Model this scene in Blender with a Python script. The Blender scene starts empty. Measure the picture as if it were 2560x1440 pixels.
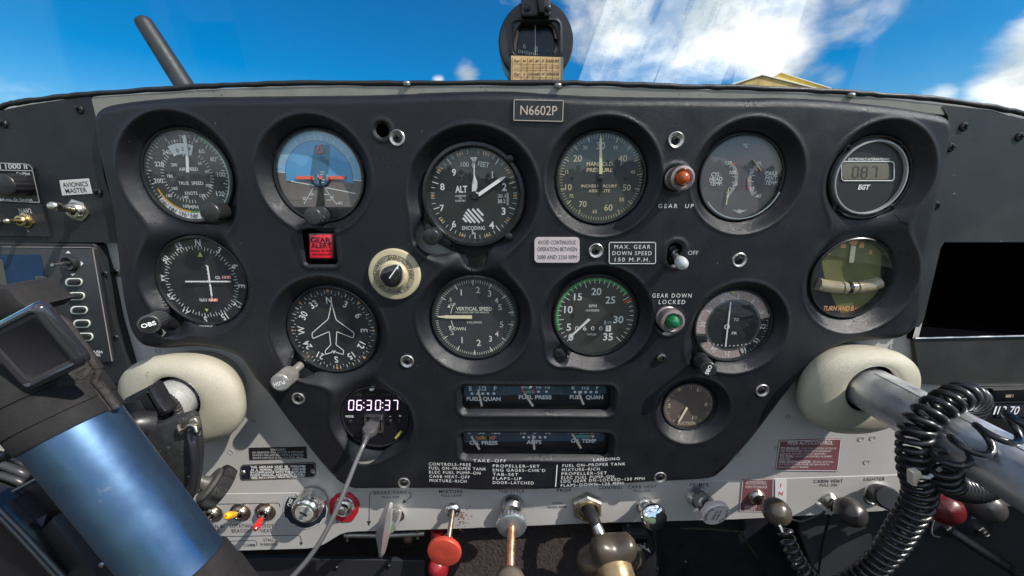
import bpy, bmesh, math, random
import numpy as np
from mathutils import Vector, Matrix
from math import radians, sin, cos, pi

random.seed(7)
sc = bpy.context.scene
COL = sc.collection

# ---------------------------------------------------------------- camera
# plane y = 0 is the instrument panel, x to the right, z up, -y towards the pilot
FPX, PITCH, YAW, DCAM = 960.0, radians(14.5), radians(0.6), 0.36
cam_data = bpy.data.cameras.new("camera")
cam = bpy.data.objects.new("camera", cam_data)
COL.objects.link(cam)
cam.location = (0, -DCAM, 0)
cam.rotation_euler = (radians(90) - PITCH, 0, YAW)
cam_data.sensor_width = 36
cam_data.lens = 36 * FPX / 2560
cam_data.clip_start = 0.01
cam_data.clip_end = 3000
sc.camera = cam

SUN_TRAVEL = Vector((-0.62, 0.30, -0.725)).normalized()      # the way the sunlight travels
sun_el = math.asin(-SUN_TRAVEL.z)
sun_az = math.atan2(-SUN_TRAVEL.x, -SUN_TRAVEL.y)            # clockwise from +y
R3 = Matrix.Rotation(YAW, 3, 'Z') @ Matrix.Rotation(radians(90) - PITCH, 3, 'X')
CAM = Vector((0, -DCAM, 0))


def ray(px, py):
    return R3 @ Vector(((px - 1280) / FPX, (720 - py) / FPX, -1))


def W(px, py, h=0.0):
    """point of the place seen at photo pixel (px, py) on the plane h metres in front of the panel"""
    d = ray(px, py)
    return CAM + d * ((DCAM - h) / d.y)


def SX(px, py, h=0.0):
    return (W(px + .5, py, h) - W(px - .5, py, h)).length


def SZ(px, py, h=0.0):
    return (W(px, py - .5, h) - W(px, py + .5, h)).length


world = bpy.data.worlds.new("World")
sc.world = world
world.use_nodes = True
wn, wl = world.node_tree.nodes, world.node_tree.links
wn.clear()
wout = wn.new("ShaderNodeOutputWorld")
wbg = wn.new("ShaderNodeBackground")
sky = wn.new("ShaderNodeTexSky")
sky.sky_type = 'NISHITA'
sky.sun_disc = False
sky.sun_elevation = sun_el
sky.sun_rotation = sun_az
sky.altitude = 200
sky.air_density = 1.0
sky.dust_density = 0.3
sky.ozone_density = 3.0
SKY_STRENGTH = 0.095
tc = wn.new("ShaderNodeTexCoord")
hsv = wn.new("ShaderNodeHueSaturation")
hsv.inputs["Saturation"].default_value = 1.6
hsv.inputs["Value"].default_value = 0.74
wl.new(sky.outputs[0], hsv.inputs["Color"])


def wmath(op, a, b=None, clamp=False):
    n = wn.new("ShaderNodeMath")
    n.operation = op
    n.use_clamp = clamp
    for i, s in enumerate((a, b)):
        if s is None:
            continue
        if hasattr(s, 'links'):
            wl.new(s, n.inputs[i])
        else:
            n.inputs[i].default_value = s
    return n.outputs[0]


def wnoise(scale, detail, rough, off=0.0, dist=0.0):
    mp = wn.new("ShaderNodeMapping")
    mp.inputs["Location"].default_value = (off, off * .7, off * .3)
    mp.inputs["Scale"].default_value = (1, 1, 1.7)
    wl.new(tc.outputs["Generated"], mp.inputs["Vector"])
    n = wn.new("ShaderNodeTexNoise")
    n.inputs["Scale"].default_value = scale
    n.inputs["Detail"].default_value = detail
    n.inputs["Roughness"].default_value = rough
    n.inputs["Distortion"].default_value = dist
    wl.new(mp.outputs[0], n.inputs["Vector"])
    return n.outputs["Fac"]


n_big = wnoise(2.2, 3, .5, 3.1)
n_fine = wnoise(7.5, 9, .56, 1.7, .3)
dens = wmath('ADD', wmath('MULTIPLY', n_big, .55), wmath('MULTIPLY', n_fine, .75))
# clouds stand where the photograph has them; elsewhere the same noise makes added, unseen ones
blobs = [(1560, 20, 300, .47), (1760, 60, 310, .54), (1960, 70, 240, .54), (2130, 20, 200, .46), (1620, 200, 260, .30),
         (2080, 195, 70, .34), (1170, 195, 60, .42), (1095, 204, 34, .36), (2220, 175, 34, .30), (2350, 240, 60, .34),
         (2590, 190, 150, .5), (2520, 285, 110, .45), (2650, 100, 160, .45), (1300, -60, 130, .25)]
bias = None
for bx_, by_, br_, ba_ in blobs:
    d = ray(bx_, by_).normalized()
    vm = wn.new("ShaderNodeVectorMath")
    vm.operation = 'DISTANCE'
    vm.inputs[1].default_value = d
    wl.new(tc.outputs["Generated"], vm.inputs[0])
    mr = wn.new("ShaderNodeMapRange")
    mr.interpolation_type = 'SMOOTHSTEP'
    mr.inputs["From Min"].default_value = br_ / FPX / 1.15
    mr.inputs["From Max"].default_value = 0.0
    mr.inputs["To Max"].default_value = ba_
    wl.new(vm.outputs["Value"], mr.inputs["Value"])
    bias = mr.outputs[0] if bias is None else wmath('MAXIMUM', bias, mr.outputs[0])
# the half of the sky ahead is clear but for those; unseen clouds behind the camera are thickened for neutral fill light
sep = wn.new("ShaderNodeSeparateXYZ")
wl.new(tc.outputs["Generated"], sep.inputs[0])
mb_ = wn.new("ShaderNodeMapRange")
mb_.interpolation_type = 'SMOOTHSTEP'
mb_.inputs["From Min"].default_value = .45
mb_.inputs["From Max"].default_value = -.25
mb_.inputs["To Max"].default_value = .36
wl.new(sep.outputs["Y"], mb_.inputs["Value"])
dens = wmath('ADD', dens, wmath('MAXIMUM', bias, mb_.outputs[0]))
cm = wn.new("ShaderNodeMapRange")
cm.interpolation_type = 'SMOOTHSTEP'
cm.inputs["From Min"].default_value = .82
cm.inputs["From Max"].default_value = 1.14
wl.new(dens, cm.inputs["Value"])
shade = wn.new("ShaderNodeMapRange")
shade.inputs["From Min"].default_value = .38
shade.inputs["From Max"].default_value = .62
wl.new(wnoise(4.5, 6, .6, 8.4), shade.inputs["Value"])
ccol = wn.new("ShaderNodeMix")
ccol.data_type = 'RGBA'
ccol.inputs["A"].default_value = (2.9, 3.4, 3.8, 1)
ccol.inputs["B"].default_value = (8.6, 8.5, 8.4, 1)
wl.new(shade.outputs[0], ccol.inputs["Factor"])
smix = wn.new("ShaderNodeMix")
smix.data_type = 'RGBA'
wl.new(cm.outputs[0], smix.inputs["Factor"])
wl.new(hsv.outputs[0], smix.inputs["A"])
wl.new(ccol.outputs["Result"], smix.inputs["B"])
wl.new(smix.outputs["Result"], wbg.inputs["Color"])
wbg.inputs["Strength"].default_value = SKY_STRENGTH
wl.new(wbg.outputs[0], wout.inputs[0])

sun_data = bpy.data.lights.new("sun", 'SUN')
sun_data.energy = 3.2
sun_data.angle = radians(0.53)
sun_data.color = (1.0, .94, .86)
sun = bpy.data.objects.new("sun", sun_data)
COL.objects.link(sun)
sun.rotation_euler = SUN_TRAVEL.to_track_quat('-Z', 'Y').to_euler()

sc.view_settings.view_transform = 'Standard'
sc.view_settings.look = 'None'
sc.view_settings.gamma = 1
sc.view_settings.exposure = 1.1
sc.view_settings.use_curve_mapping = False
try:
    sc.cycles.transparent_max_bounces = 24
    sc.cycles.max_bounces = 8
    sc.cycles.use_denoising = True
except Exception:
    pass

# ---------------------------------------------------------------- materials
MATS = {}


def mat(name, col, rough=.5, metal=0.0, bump=None, var=0.0, vscale=40, specks=None, coat=0.0, emit=None, scratch=0.0,
        spec=.5, aniso=0, sheen=0):
    """bump = (kind, scale, strength, distance); colour varies by a noise; specks = (threshold, colour, scale)"""
    if name in MATS:
        return MATS[name]
    m = bpy.data.materials.new(name)
    m.use_nodes = True
    nt = m.node_tree
    N, L = nt.nodes, nt.links
    b = N["Principled BSDF"]
    c4 = (*col, 1)
    b.inputs["Base Color"].default_value = c4
    b.inputs["Roughness"].default_value = rough
    b.inputs["Metallic"].default_value = metal
    b.inputs["Specular IOR Level"].default_value = spec
    if coat:
        b.inputs["Coat Weight"].default_value = coat
        b.inputs["Coat Roughness"].default_value = .08
    if sheen:
        b.inputs["Sheen Weight"].default_value = sheen
    if emit:
        b.inputs["Emission Color"].default_value = (*emit[0], 1)
        b.inputs["Emission Strength"].default_value = emit[1]
    geo = N.new("ShaderNodeNewGeometry")
    pos = geo.outputs["Position"]
    cur = None

    def noise(scale, detail=4, ro=.55):
        n = N.new("ShaderNodeTexNoise")
        n.inputs["Scale"].default_value = scale
        n.inputs["Detail"].default_value = detail
        n.inputs["Roughness"].default_value = ro
        L.new(pos, n.inputs["Vector"])
        return n.outputs["Fac"]

    def maprange(v, a, b_, c, d):
        r = N.new("ShaderNodeMapRange")
        for k, x in zip(("From Min", "From Max", "To Min", "To Max"), (a, b_, c, d)):
            r.inputs[k].default_value = x
        L.new(v, r.inputs["Value"])
        return r.outputs[0]

    def mixc(f, A, B):
        x = N.new("ShaderNodeMix")
        x.data_type = 'RGBA'
        L.new(f, x.inputs["Factor"])
        for k, s in (("A", A), ("B", B)):
            if hasattr(s, 'links'):
                L.new(s, x.inputs[k])
            else:
                x.inputs[k].default_value = s
        return x.outputs["Result"]

    if var:
        f = maprange(noise(vscale, 6, .65), .3, .7, 0, 1)
        cur = mixc(f, tuple(min(1, x * (1 - var)) for x in col) + (1,), tuple(min(1, x * (1 + var)) for x in col) + (1,))
        L.new(cur, b.inputs["Base Color"])
        L.new(maprange(noise(vscale * 1.7, 5), .3, .7, max(0, rough - .12), min(1, rough + .12)), b.inputs["Roughness"])
    if specks:
        th, sc_, sca = specks
        f = maprange(noise(sca, 3, .7), th, th + .02, 0, 1)
        f2 = N.new("ShaderNodeMath")
        f2.operation = 'MULTIPLY'
        L.new(f, f2.inputs[0])
        L.new(maprange(noise(22, 2), .5, .62, 0, 1), f2.inputs[1])
        cur = mixc(f2.outputs[0], cur if cur is not None else c4, (*sc_, 1))
        L.new(cur, b.inputs["Base Color"])
    if bump:
        kind, bs, bstr, bd = bump
        if kind == 'leather':
            v = N.new("ShaderNodeTexVoronoi")
            v.feature = 'DISTANCE_TO_EDGE'
            v.inputs["Scale"].default_value = bs
            nz = N.new("ShaderNodeTexNoise")
            nz.inputs["Scale"].default_value = bs * .6
            nz.inputs["Detail"].default_value = 3
            L.new(pos, nz.inputs["Vector"])
            add = N.new("ShaderNodeVectorMath")
            add.operation = 'MULTIPLY_ADD'
            L.new(nz.outputs["Color"], add.inputs[0])
            add.inputs[1].default_value = (1.2 / bs,) * 3
            L.new(pos, add.inputs[2])
            L.new(add.outputs[0], v.inputs["Vector"])
            hgt = maprange(v.outputs["Distance"], 0, .25, 0, 1)
        elif kind == 'brush':
            mp = N.new("ShaderNodeMapping")
            mp.inputs["Scale"].default_value = (1, .03, 1)
            L.new(pos, mp.inputs["Vector"])
            nz = N.new("ShaderNodeTexNoise")
            nz.inputs["Scale"].default_value = bs
            nz.inputs["Detail"].default_value = 4
            L.new(mp.outputs[0], nz.inputs["Vector"])
            hgt = nz.outputs["Fac"]
        else:
            hgt = noise(bs, 5, .6)
        bm_ = N.new("ShaderNodeBump")
        bm_.inputs["Strength"].default_value = bstr
        bm_.inputs["Distance"].default_value = bd
        L.new(hgt, bm_.inputs["Height"])
        L.new(bm_.outputs[0], b.inputs["Normal"])
    MATS[name] = m
    return m


def glass_mat(name, ior=1.5, tint=(1, 1, 1), boost=1.0, dust=0.0, dustcol=(.6, .6, .6), rough=.01):
    if name in MATS:
        return MATS[name]
    m = bpy.data.materials.new(name)
    m.use_nodes = True
    nt = m.node_tree
    N, L = nt.nodes, nt.links
    N.clear()
    out = N.new("ShaderNodeOutputMaterial")
    tr = N.new("ShaderNodeBsdfTransparent")
    tr.inputs["Color"].default_value = (*tint, 1)
    gl = N.new("ShaderNodeBsdfGlossy")
    gl.inputs["Roughness"].default_value = rough
    geo = N.new("ShaderNodeNewGeometry")
    dt = N.new("ShaderNodeVectorMath")
    dt.operation = 'DOT_PRODUCT'
    L.new(geo.outputs["Normal"], dt.inputs[0])
    L.new(geo.outputs["Incoming"], dt.inputs[1])

    def M_(op, a, b=None):
        n = N.new("ShaderNodeMath")
        n.operation = op
        for k, x in enumerate((a, b)):
            if x is None:
                continue
            if hasattr(x, 'links'):
                L.new(x, n.inputs[k])
            else:
                n.inputs[k].default_value = x
        return n.outputs[0]

    # Schlick's law, the same from both sides of the sheet; boost counts the sheet's several surfaces
    f0 = ((ior - 1) / (ior + 1)) ** 2
    c5 = M_('POWER', M_('SUBTRACT', 1.0, M_('ABSOLUTE', dt.outputs["Value"])), 5.0)
    mm = N.new("ShaderNodeMath")
    mm.operation = 'MULTIPLY'
    mm.use_clamp = True
    mm.inputs[1].default_value = boost
    L.new(M_('ADD', f0, M_('MULTIPLY', c5, (1 - f0) / boost)), mm.inputs[0])
    mix = N.new("ShaderNodeMixShader")
    L.new(mm.outputs[0], mix.inputs[0])
    L.new(tr.outputs[0], mix.inputs[1])
    L.new(gl.outputs[0], mix.inputs[2])
    last = mix.outputs[0]
    if dust:
        df = N.new("ShaderNodeBsdfDiffuse")
        df.inputs["Color"].default_value = (*dustcol, 1)
        nz = N.new("ShaderNodeTexNoise")
        nz.inputs["Scale"].default_value = 60
        nz.inputs["Detail"].default_value = 8
        L.new(geo.outputs["Position"], nz.inputs["Vector"])
        mr = N.new("ShaderNodeMapRange")
        mr.inputs["From Min"].default_value = .35
        mr.inputs["From Max"].default_value = .75
        mr.inputs["To Min"].default_value = dust * .4
        mr.inputs["To Max"].default_value = dust * 1.6
        L.new(nz.outputs["Fac"], mr.inputs["Value"])
        m2 = N.new("ShaderNodeMixShader")
        L.new(mr.outputs[0], m2.inputs[0])
        L.new(last, m2.inputs[1])
        L.new(df.outputs[0], m2.inputs[2])
        last = m2.outputs[0]
    L.new(last, out.inputs[0])
    MATS[name] = m
    return m


VINYL = mat("black grained vinyl", (.0095, .0102, .0140), .37, bump=('leather', 1200, .30, .0004), var=.12, vscale=30,
            specks=(.70, (.22, .22, .22), 420), spec=.42)
BLACKPAINT = mat("black crinkle paint", (.009, .011, .014), .55, bump=('noise', 1800, .35, .0004), var=.15, vscale=20,
                 specks=(.70, (.4, .4, .4), 300))
GREY = mat("warm grey enamel", (.39, .38, .365), .45, bump=('noise', 500, .12, .0004), var=.08, vscale=12,
           specks=(.70, (.12, .10, .08), 160))
RUBBER = mat("black rubber", (.015, .016, .018), .5, bump=('noise', 600, .5, .0005), var=.3, vscale=60)
BLK = mat("black plastic", (.014, .014, .016), .38, bump=('noise', 900, .15, .0003), var=.2, vscale=80)
BLKGLOSS = mat("gloss black plastic", (.012, .012, .014), .16, coat=.5)
CASE = mat("instrument case black", (.012, .013, .015), .33, var=.2, vscale=60)
CHROME = mat("chrome", (.80, .79, .77), .24, 1.0, var=.08, vscale=90)
STEEL = mat("worn steel", (.50, .50, .50), .33, 1.0, bump=('brush', 700, .25, .0003), var=.25, vscale=50)
ALU = mat("brushed aluminium", (.62, .63, .65), .34, 1.0, bump=('brush', 900, .35, .0003), var=.15, vscale=30)
NICKEL = mat("dull nickel", (.5, .47, .42), .3, 1.0, var=.3, vscale=150)
BRASS = mat("dull brass", (.50, .40, .22), .34, 1.0, var=.3, vscale=120)
WINK = mat("white ink", (.74, .74, .72), .6)
WINKDULL = mat("worn white ink", (.42, .42, .42), .6, var=.3, vscale=700)
IVORY = mat("ivory ink", (.62, .52, .33), .6)
PALE = mat("cream lume paint", (.72, .66, .42), .5)
KINK = mat("black ink", (.02, .02, .03), .6)
CREAM = mat("cream grained plastic", (.37, .35, .275), .40, bump=('leather', 900, .45, .0005), var=.10, vscale=25,
            specks=(.69, (.12, .10, .07), 170))
SCREWBLK = mat("black oxide screw", (.02, .02, .022), .38, .3)
VOID = mat("unlit cavity black", (.003, .003, .004), .9, spec=0.0)

# ---------------------------------------------------------------- mesh builder
ORG = {}


class MB:
    def __init__(s):
        s.v, s.f = [], []

    def add(s, vs, fs):
        o = len(s.v)
        s.v.extend([tuple(v) for v in vs])
        s.f.extend([tuple(i + o for i in f) for f in fs])
        return s

    def lathe(s, c, prof, n=40, axis=(0, -1, 0), cap0=False, cap1=False, lobes=None, phase=0, squash=None):
        a = Vector(axis).normalized()
        u = a.cross(Vector((0, 0, 1)))
        if u.length < 1e-4:
            u = Vector((1, 0, 0))
        u.normalize()
        w = u.cross(a).normalized() * -1
        if w.z < 0:
            w = -w
        c = Vector(c)
        vs, fs = [], []
        for k, (r, h) in enumerate(prof):
            for i in range(n):
                t = 2 * pi * i / n + phase
                rr = r
                if lobes and (lobes[2] is None or k in lobes[2]):
                    rr = r * (1 + lobes[1] * cos(lobes[0] * t))
                vs.append(c + a * h + u * (rr * cos(t)) + w * (rr * sin(t)))
        for k in range(len(prof) - 1):
            for i in range(n):
                j = (i + 1) % n
                fs.append((k * n + i, k * n + j, (k + 1) * n + j, (k + 1) * n + i))
        if cap0:
            fs.append(tuple(range(n))[::-1])
        if cap1:
            fs.append(tuple((len(prof) - 1) * n + i for i in range(n)))
        return s.add(vs, fs)

    def tube(s, pts, r, n=10, caps=True):
        pts = [Vector(p) for p in pts]
        m = len(pts)
        rs = r if isinstance(r, (list, tuple)) else [r] * m
        T = []
        for i in range(m):
            t = pts[min(i + 1, m - 1)] - pts[max(i - 1, 0)]
            T.append(t.normalized())
        ref = Vector((0, 0, 1)) if abs(T[0].z) < .9 else Vector((1, 0, 0))
        nn = (ref - T[0] * ref.dot(T[0])).normalized()
        vs, fs = [], []
        for i in range(m):
            nn = (nn - T[i] * nn.dot(T[i]))
            nn.normalize()
            bb = T[i].cross(nn)
            for k in range(n):
                a = 2 * pi * k / n
                vs.append(pts[i] + nn * (rs[i] * cos(a)) + bb * (rs[i] * sin(a)))
        for i in range(m - 1):
            for k in range(n):
                j = (k + 1) % n
                fs.append((i * n + k, i * n + j, (i + 1) * n + j, (i + 1) * n + k))
        if caps:
            fs.append(tuple(range(n))[::-1])
            fs.append(tuple((m - 1) * n + k for k in range(n)))
        return s.add(vs, fs)

    def prism(s, poly, h0, h1, bev=0.0):
        """poly: list of (x, z); extruded from height h0 to h1 towards the pilot, with a bevelled front edge"""
        p = [Vector((a[0], a[1])) for a in poly]
        if sum(p[i].x * p[(i + 1) % len(p)].y - p[(i + 1) % len(p)].x * p[i].y for i in range(len(p))) < 0:
            p.reverse()
        n = len(p)
        ins = []
        for i in range(n):
            e0 = (p[i] - p[i - 1]).normalized()
            e1 = (p[(i + 1) % n] - p[i]).normalized()
            n0, n1 = Vector((-e0.y, e0.x)), Vector((-e1.y, e1.x))
            b = n0 + n1
            if b.length < 1e-6:
                b = n0
            b.normalize()
            ins.append(p[i] + b * (bev / max(.5, b.dot(n0))))
        rings = [[(q.x, -h0, q.y) for q in p], [(q.x, -(h1 - bev), q.y) for q in p]]
        if bev:
            mid = [(p[i] + (ins[i] - p[i]) * .3) for i in range(n)]
            rings.append([(q.x, -(h1 - bev * .3), q.y) for q in mid])
            rings.append([(q.x, -h1, q.y) for q in ins])
        vs = [v for r in rings for v in r]
        fs = []
        for k in range(len(rings) - 1):
            for i in range(n):
                j = (i + 1) % n
                fs.append((k * n + i, k * n + j, (k + 1) * n + j, (k + 1) * n + i))
        fs.append(tuple((len(rings) - 1) * n + i for i in range(n)))
        fs.append(tuple(range(n))[::-1])
        return s.add(vs, fs)

    def box(s, c, hx, hy, hz, R=None):
        vs = []
        for x in (-1, 1):
            for y in (-1, 1):
                for z in (-1, 1):
                    v = Vector((x * hx, y * hy, z * hz))
                    vs.append((R @ v if R else v) + Vector(c))
        return s.add(vs, [(0, 1, 3, 2), (4, 6, 7, 5), (0, 4, 5, 1), (2, 3, 7, 6), (0, 2, 6, 4), (1, 5, 7, 3)])

    def flat(s, poly, h):
        p = [Vector((a[0], a[1])) for a in poly]
        if sum(p[i].x * p[(i + 1) % len(p)].y - p[(i + 1) % len(p)].x * p[i].y for i in range(len(p))) < 0:
            p.reverse()
        return s.add([(q.x, -h, q.y) for q in p], [tuple(range(len(p)))])

    def line(s, a, b, w, h):
        """painted line on the plane between (x, z) points"""
        a, b = Vector(a), Vector(b)
        d = (b - a).normalized()
        n = Vector((-d.y, d.x)) * w / 2
        return s.flat([a + n, b + n, b - n, a - n], h)

    def arc(s, c, r0, r1, a0, a1, h, n=None):
        n = n or max(2, int(abs(a1 - a0) / 5))
        vs, fs = [], []
        for i in range(n + 1):
            a = radians(a0 + (a1 - a0) * i / n)
            for r in (r0, r1):
                vs.append((c[0] + r * sin(a), -h, c[1] + r * cos(a)))
        for i in range(n):
            fs.append((2 * i, 2 * i + 1, 2 * i + 3, 2 * i + 2))
        return s.add(vs, fs)


def catmull(pts, per=8, closed=False):
    P = [Vector(p) for p in pts]
    n = len(P)
    out = []
    segs = n if closed else n - 1
    for i in range(segs):
        p1, p2 = P[i], P[(i + 1) % n]
        p0 = P[i - 1] if (closed or i > 0) else p1
        p3 = P[(i + 2) % n] if (closed or i + 2 < n) else p2
        for k in range(per):
            t = k / per
            out.append(.5 * ((2 * p1) + (p2 - p0) * t + (2 * p0 - 5 * p1 + 4 * p2 - p3) * t * t + (3 * p1 - p0 - 3 * p2 + p3) * t ** 3))
    if not closed:
        out.append(P[-1])
    return out


def props(o, label=None, cat=None, group=None, kind=None):
    if label:
        o["label"] = label
    if cat:
        o["category"] = cat
    if group:
        o["group"] = group
    if kind:
        o["kind"] = kind
    return o


def mesh_from(mb, org, m, smooth):
    me = bpy.data.meshes.new("mesh")
    me.from_pydata([(v[0] - org[0], v[1] - org[1], v[2] - org[2]) for v in mb.v], [], mb.f)
    if smooth:
        bm = bmesh.new()
        bm.from_mesh(me)
        bmesh.ops.recalc_face_normals(bm, faces=bm.faces)
        th = radians(smooth)
        for f in bm.faces:
            f.smooth = True
        for e in bm.edges:
            if len(e.link_faces) == 2 and e.calc_face_angle(0) > th:
                e.smooth = False
        bm.to_mesh(me)
        bm.free()
    me.materials.append(m)
    return me


def part(name, mb, m, parent, smooth=35, label=None, kind=None):
    org = ORG[parent.name]
    o = bpy.data.objects.new(name, mesh_from(mb, org, m, smooth))
    COL.objects.link(o)
    o.parent = parent
    ORG[o.name] = org
    props(o, label=label, kind=kind)
    return o


def thing(name, label, cat, loc, group=None):
    o = bpy.data.objects.new(name, None)
    o.empty_display_size = .01
    COL.objects.link(o)
    o.location = loc
    ORG[o.name] = Vector(loc)
    return props(o, label, cat, group)


def solo(name, mb, m, label=None, cat=None, group=None, kind=None, smooth=35):
    n = len(mb.v)
    c = Vector((sum(v[0] for v in mb.v) / n, sum(v[1] for v in mb.v) / n, sum(v[2] for v in mb.v) / n))
    o = bpy.data.objects.new(name, mesh_from(mb, c, m, smooth))
    o.location = c
    COL.objects.link(o)
    ORG[o.name] = c
    return props(o, label, cat, group, kind)


TCACHE = {}


def glyphs(s, bold, sp=1.0):
    k = (s, bold, sp)
    if k not in TCACHE:
        c = bpy.data.curves.new("t", "FONT")
        c.body = s
        c.size = 1
        c.resolution_u = 3
        c.offset = bold
        c.space_character = sp
        o = bpy.data.objects.new("t", c)
        m = bpy.data.meshes.new_from_object(o)
        TCACHE[k] = ([(v.co.x, v.co.y) for v in m.vertices], [tuple(p.vertices) for p in m.polygons])
        bpy.data.objects.remove(o)
        bpy.data.curves.remove(c)
        bpy.data.meshes.remove(m)
    return TCACHE[k]


def text(mb, s, P, cap, h, rot=0.0, width=None, bold=0.0, align='c', shear=0.0, sx=1.0, sp=1.0):
    """lettering printed on the plane h; P = (x, z) of the middle of the line, cap = capital height in metres"""
    vs, fs = glyphs(s, bold, sp)
    if not vs:
        return
    x0, x1 = min(v[0] for v in vs), max(v[0] for v in vs)
    k = cap / .682
    kx = k * sx if width is None else width / max(.05, x1 - x0)
    xo = {'c': (x0 + x1) / 2, 'l': x0, 'r': x1}[align]
    a = radians(-rot)
    ca, sa = cos(a), sin(a)
    out = []
    for x, y in vs:
        X, Y = (x - xo) * kx, (y - .341) * k
        X += shear * Y
        out.append((P[0] + X * ca - Y * sa, -h, P[1] + X * sa + Y * ca))
    mb.add(out, fs)


def xz(v):
    return (v.x, v.z)


def T(mb, s, px, py, hp, h, w=None, rot=0, bold=.008, align='c', shear=0.0, sx=1.0, sp=1.0):
    P = xz(W(px, py, h))
    text(mb, s, P, hp * SZ(px, py, h), h, rot, None if w is None else w * SX(px, py, h), bold, align, shear, sx, sp)


def PX(pts, h):
    return [xz(W(a, b, h)) for a, b in pts]


def rrect(x0, y0, x1, y1, r, h, n=5):
    """rounded rectangle in photo pixels on plane h"""
    pts = []
    for cx, cy, a0 in ((x1 - r, y0 + r, 0), (x1 - r, y1 - r, 90), (x0 + r, y1 - r, 180), (x0 + r, y0 + r, 270)):
        for i in range(n + 1):
            a = radians(a0 + 90 * i / n)
            pts.append((cx + r * sin(a), cy - r * cos(a)))
    return PX(pts, h)


def lineP(mb, a, b, wpx, h):
    mb.line(xz(W(*a, h)), xz(W(*b, h)), wpx * SX(*a, h), h)


def copy_tree(o, parent=None):
    c = o.copy()
    COL.objects.link(c)
    c.parent = parent
    if o.name in ORG:
        ORG[c.name] = ORG[o.name]
    for ch in list(o.children):
        copy_tree(ch, c)
    return c
# ================================================================ the setting
H0 = -0.006      # plane of the grey sheet metal
HC = 0.014       # front of the padded cover

m_grass = mat("airfield grass", (.055, .085, .025), .9, bump=('noise', 3, .6, .1), var=.35, vscale=.4)
g = MB()
g.add([(-1500, -1500, -1.35), (1500, -1500, -1.35), (1500, 1500, -1.35), (-1500, 1500, -1.35)], [(0, 1, 2, 3)])
solo("ground", g, m_grass, kind="structure", smooth=0)
# tree belt round the field (seen only in the instrument glasses)
rng = random.Random(3)
m_leaf = mat("far foliage", (.03, .05, .018), .9, var=.4, vscale=.2)
tb = MB()
for i in range(2600):
    a = rng.uniform(0, 2 * pi)
    d = rng.uniform(200, 260)
    hh = rng.uniform(5, 13) * (1 + .4 * sin(a * 9))
    c = Vector((d * cos(a), d * sin(a), -1.35))
    for _ in range(9):
        s_ = hh * rng.uniform(.08, .2)
        p = c + Vector((rng.gauss(0, 2.6), rng.gauss(0, 2.6), hh * rng.uniform(.05, 1) ** .8))
        tb.add([p + Vector((s_, 0, 0)), p + Vector((-s_, 0, 0)), p + Vector((0, s_, 0)), p + Vector((0, -s_, 0)),
                p + Vector((0, 0, s_)), p + Vector((0, 0, -s_))],
               [(0, 2, 4), (2, 1, 4), (1, 3, 4), (3, 0, 4), (2, 0, 5), (1, 2, 5), (3, 1, 5), (0, 3, 5)])
solo("tree_belt", tb, m_leaf, kind="stuff", smooth=0)

# cabin shell below the window line: floor, firewall, side walls
m_carpet = mat("brown black carpet", (.020, .013, .012), .95, bump=('noise', 260, 1.0, .004), var=.5, vscale=220)
m_side = mat("dark trim leather", (.03, .027, .027), .6, bump=('leather', 500, .4, .0006), var=.2, vscale=10)
fl = MB()
fl.box((0, -.35, -.80), .72, 1.05, .01)
solo("cabin_floor", fl, m_carpet, kind="structure", smooth=0)
fw = MB()
fw.box((0, .42, -.36), .72, .01, .44)
solo("firewall", fw, mat("firewall dark paint", (.02, .022, .026), .6, var=.3, vscale=8), kind="structure", smooth=0)
for sx_ in (-1, 1):
    sw = MB()
    sw.box((sx_ * .70, -.45, -.47), .015, .90, .33)
    solo("cabin_sidewall", sw, m_side, kind="structure", smooth=0)

# ---------------------------------------------------------------- glareshield deck and its rubber edge
edge_px = [(-60, 296), (0, 268), (50, 255), (120, 246), (250, 233), (480, 218), (640, 211), (850, 207), (1000, 208), (1300, 207),
           (1500, 209), (1700, 216), (1840, 219), (2050, 227), (2200, 237), (2350, 249), (2470, 266), (2560, 284), (2640, 306)]
EDGE = [W(a, b, 0.002) for a, b in edge_px]
EDGE = [Vector(p) for p in catmull(EDGE, 6)]
rng = random.Random(5)
EDGE = [p + Vector((0, 0, rng.uniform(-.00035, .00035))) for p in EDGE]
dk = MB()
vs, fs = [], []
NY = 14
for p in EDGE:
    for k in range(NY + 1):
        vs.append((p.x * (1 + .02 * k / NY), p.y + .46 * k / NY, p.z - .004 - .012 * (k / NY)))
for i in range(len(EDGE) - 1):
    for k in range(NY):
        a = i * (NY + 1) + k
        fs.append((a, a + 1, a + NY + 2, a + NY + 1))
dk.add(vs, fs)
solo("glareshield_deck", dk, mat("matt black deck vinyl", (.012, .012, .014), .75, bump=('noise', 700, .4, .0006), var=.25, vscale=15), "matt black deck running forward above the whole panel to the windshield",
     "glareshield")
tr = MB()
tr.tube(EDGE, [.0019 + .0004 * abs(sin(i * .37)) for i in range(len(EDGE))], 12)
solo("edge_trim", tr, RUBBER, "long black rubber bead along the top edge of the whole panel", "edge trim")
rv0 = thing("trim_fastener", "small silver domed fastener on the black edge bead above the attitude indicator and altimeter gap", "fastener", W(1017, 204, .003))
m_ = MB()
m_.lathe(W(1017, 206, .003), [(.0034, -.002), (.0034, 0), (.0028, .0008), (.0014, .0012), (.0001, .0013)], 20, axis=(0, -.3, 1))
part("dome_head", m_, mat("dull dome steel", (.35, .35, .35), .4, .8), rv0)
m_ = MB()
m_.tube([W(1017, 209, .004), W(1018, 214, .004)], .0006, 6)
part("shank", m_, STEEL, rv0)
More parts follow.
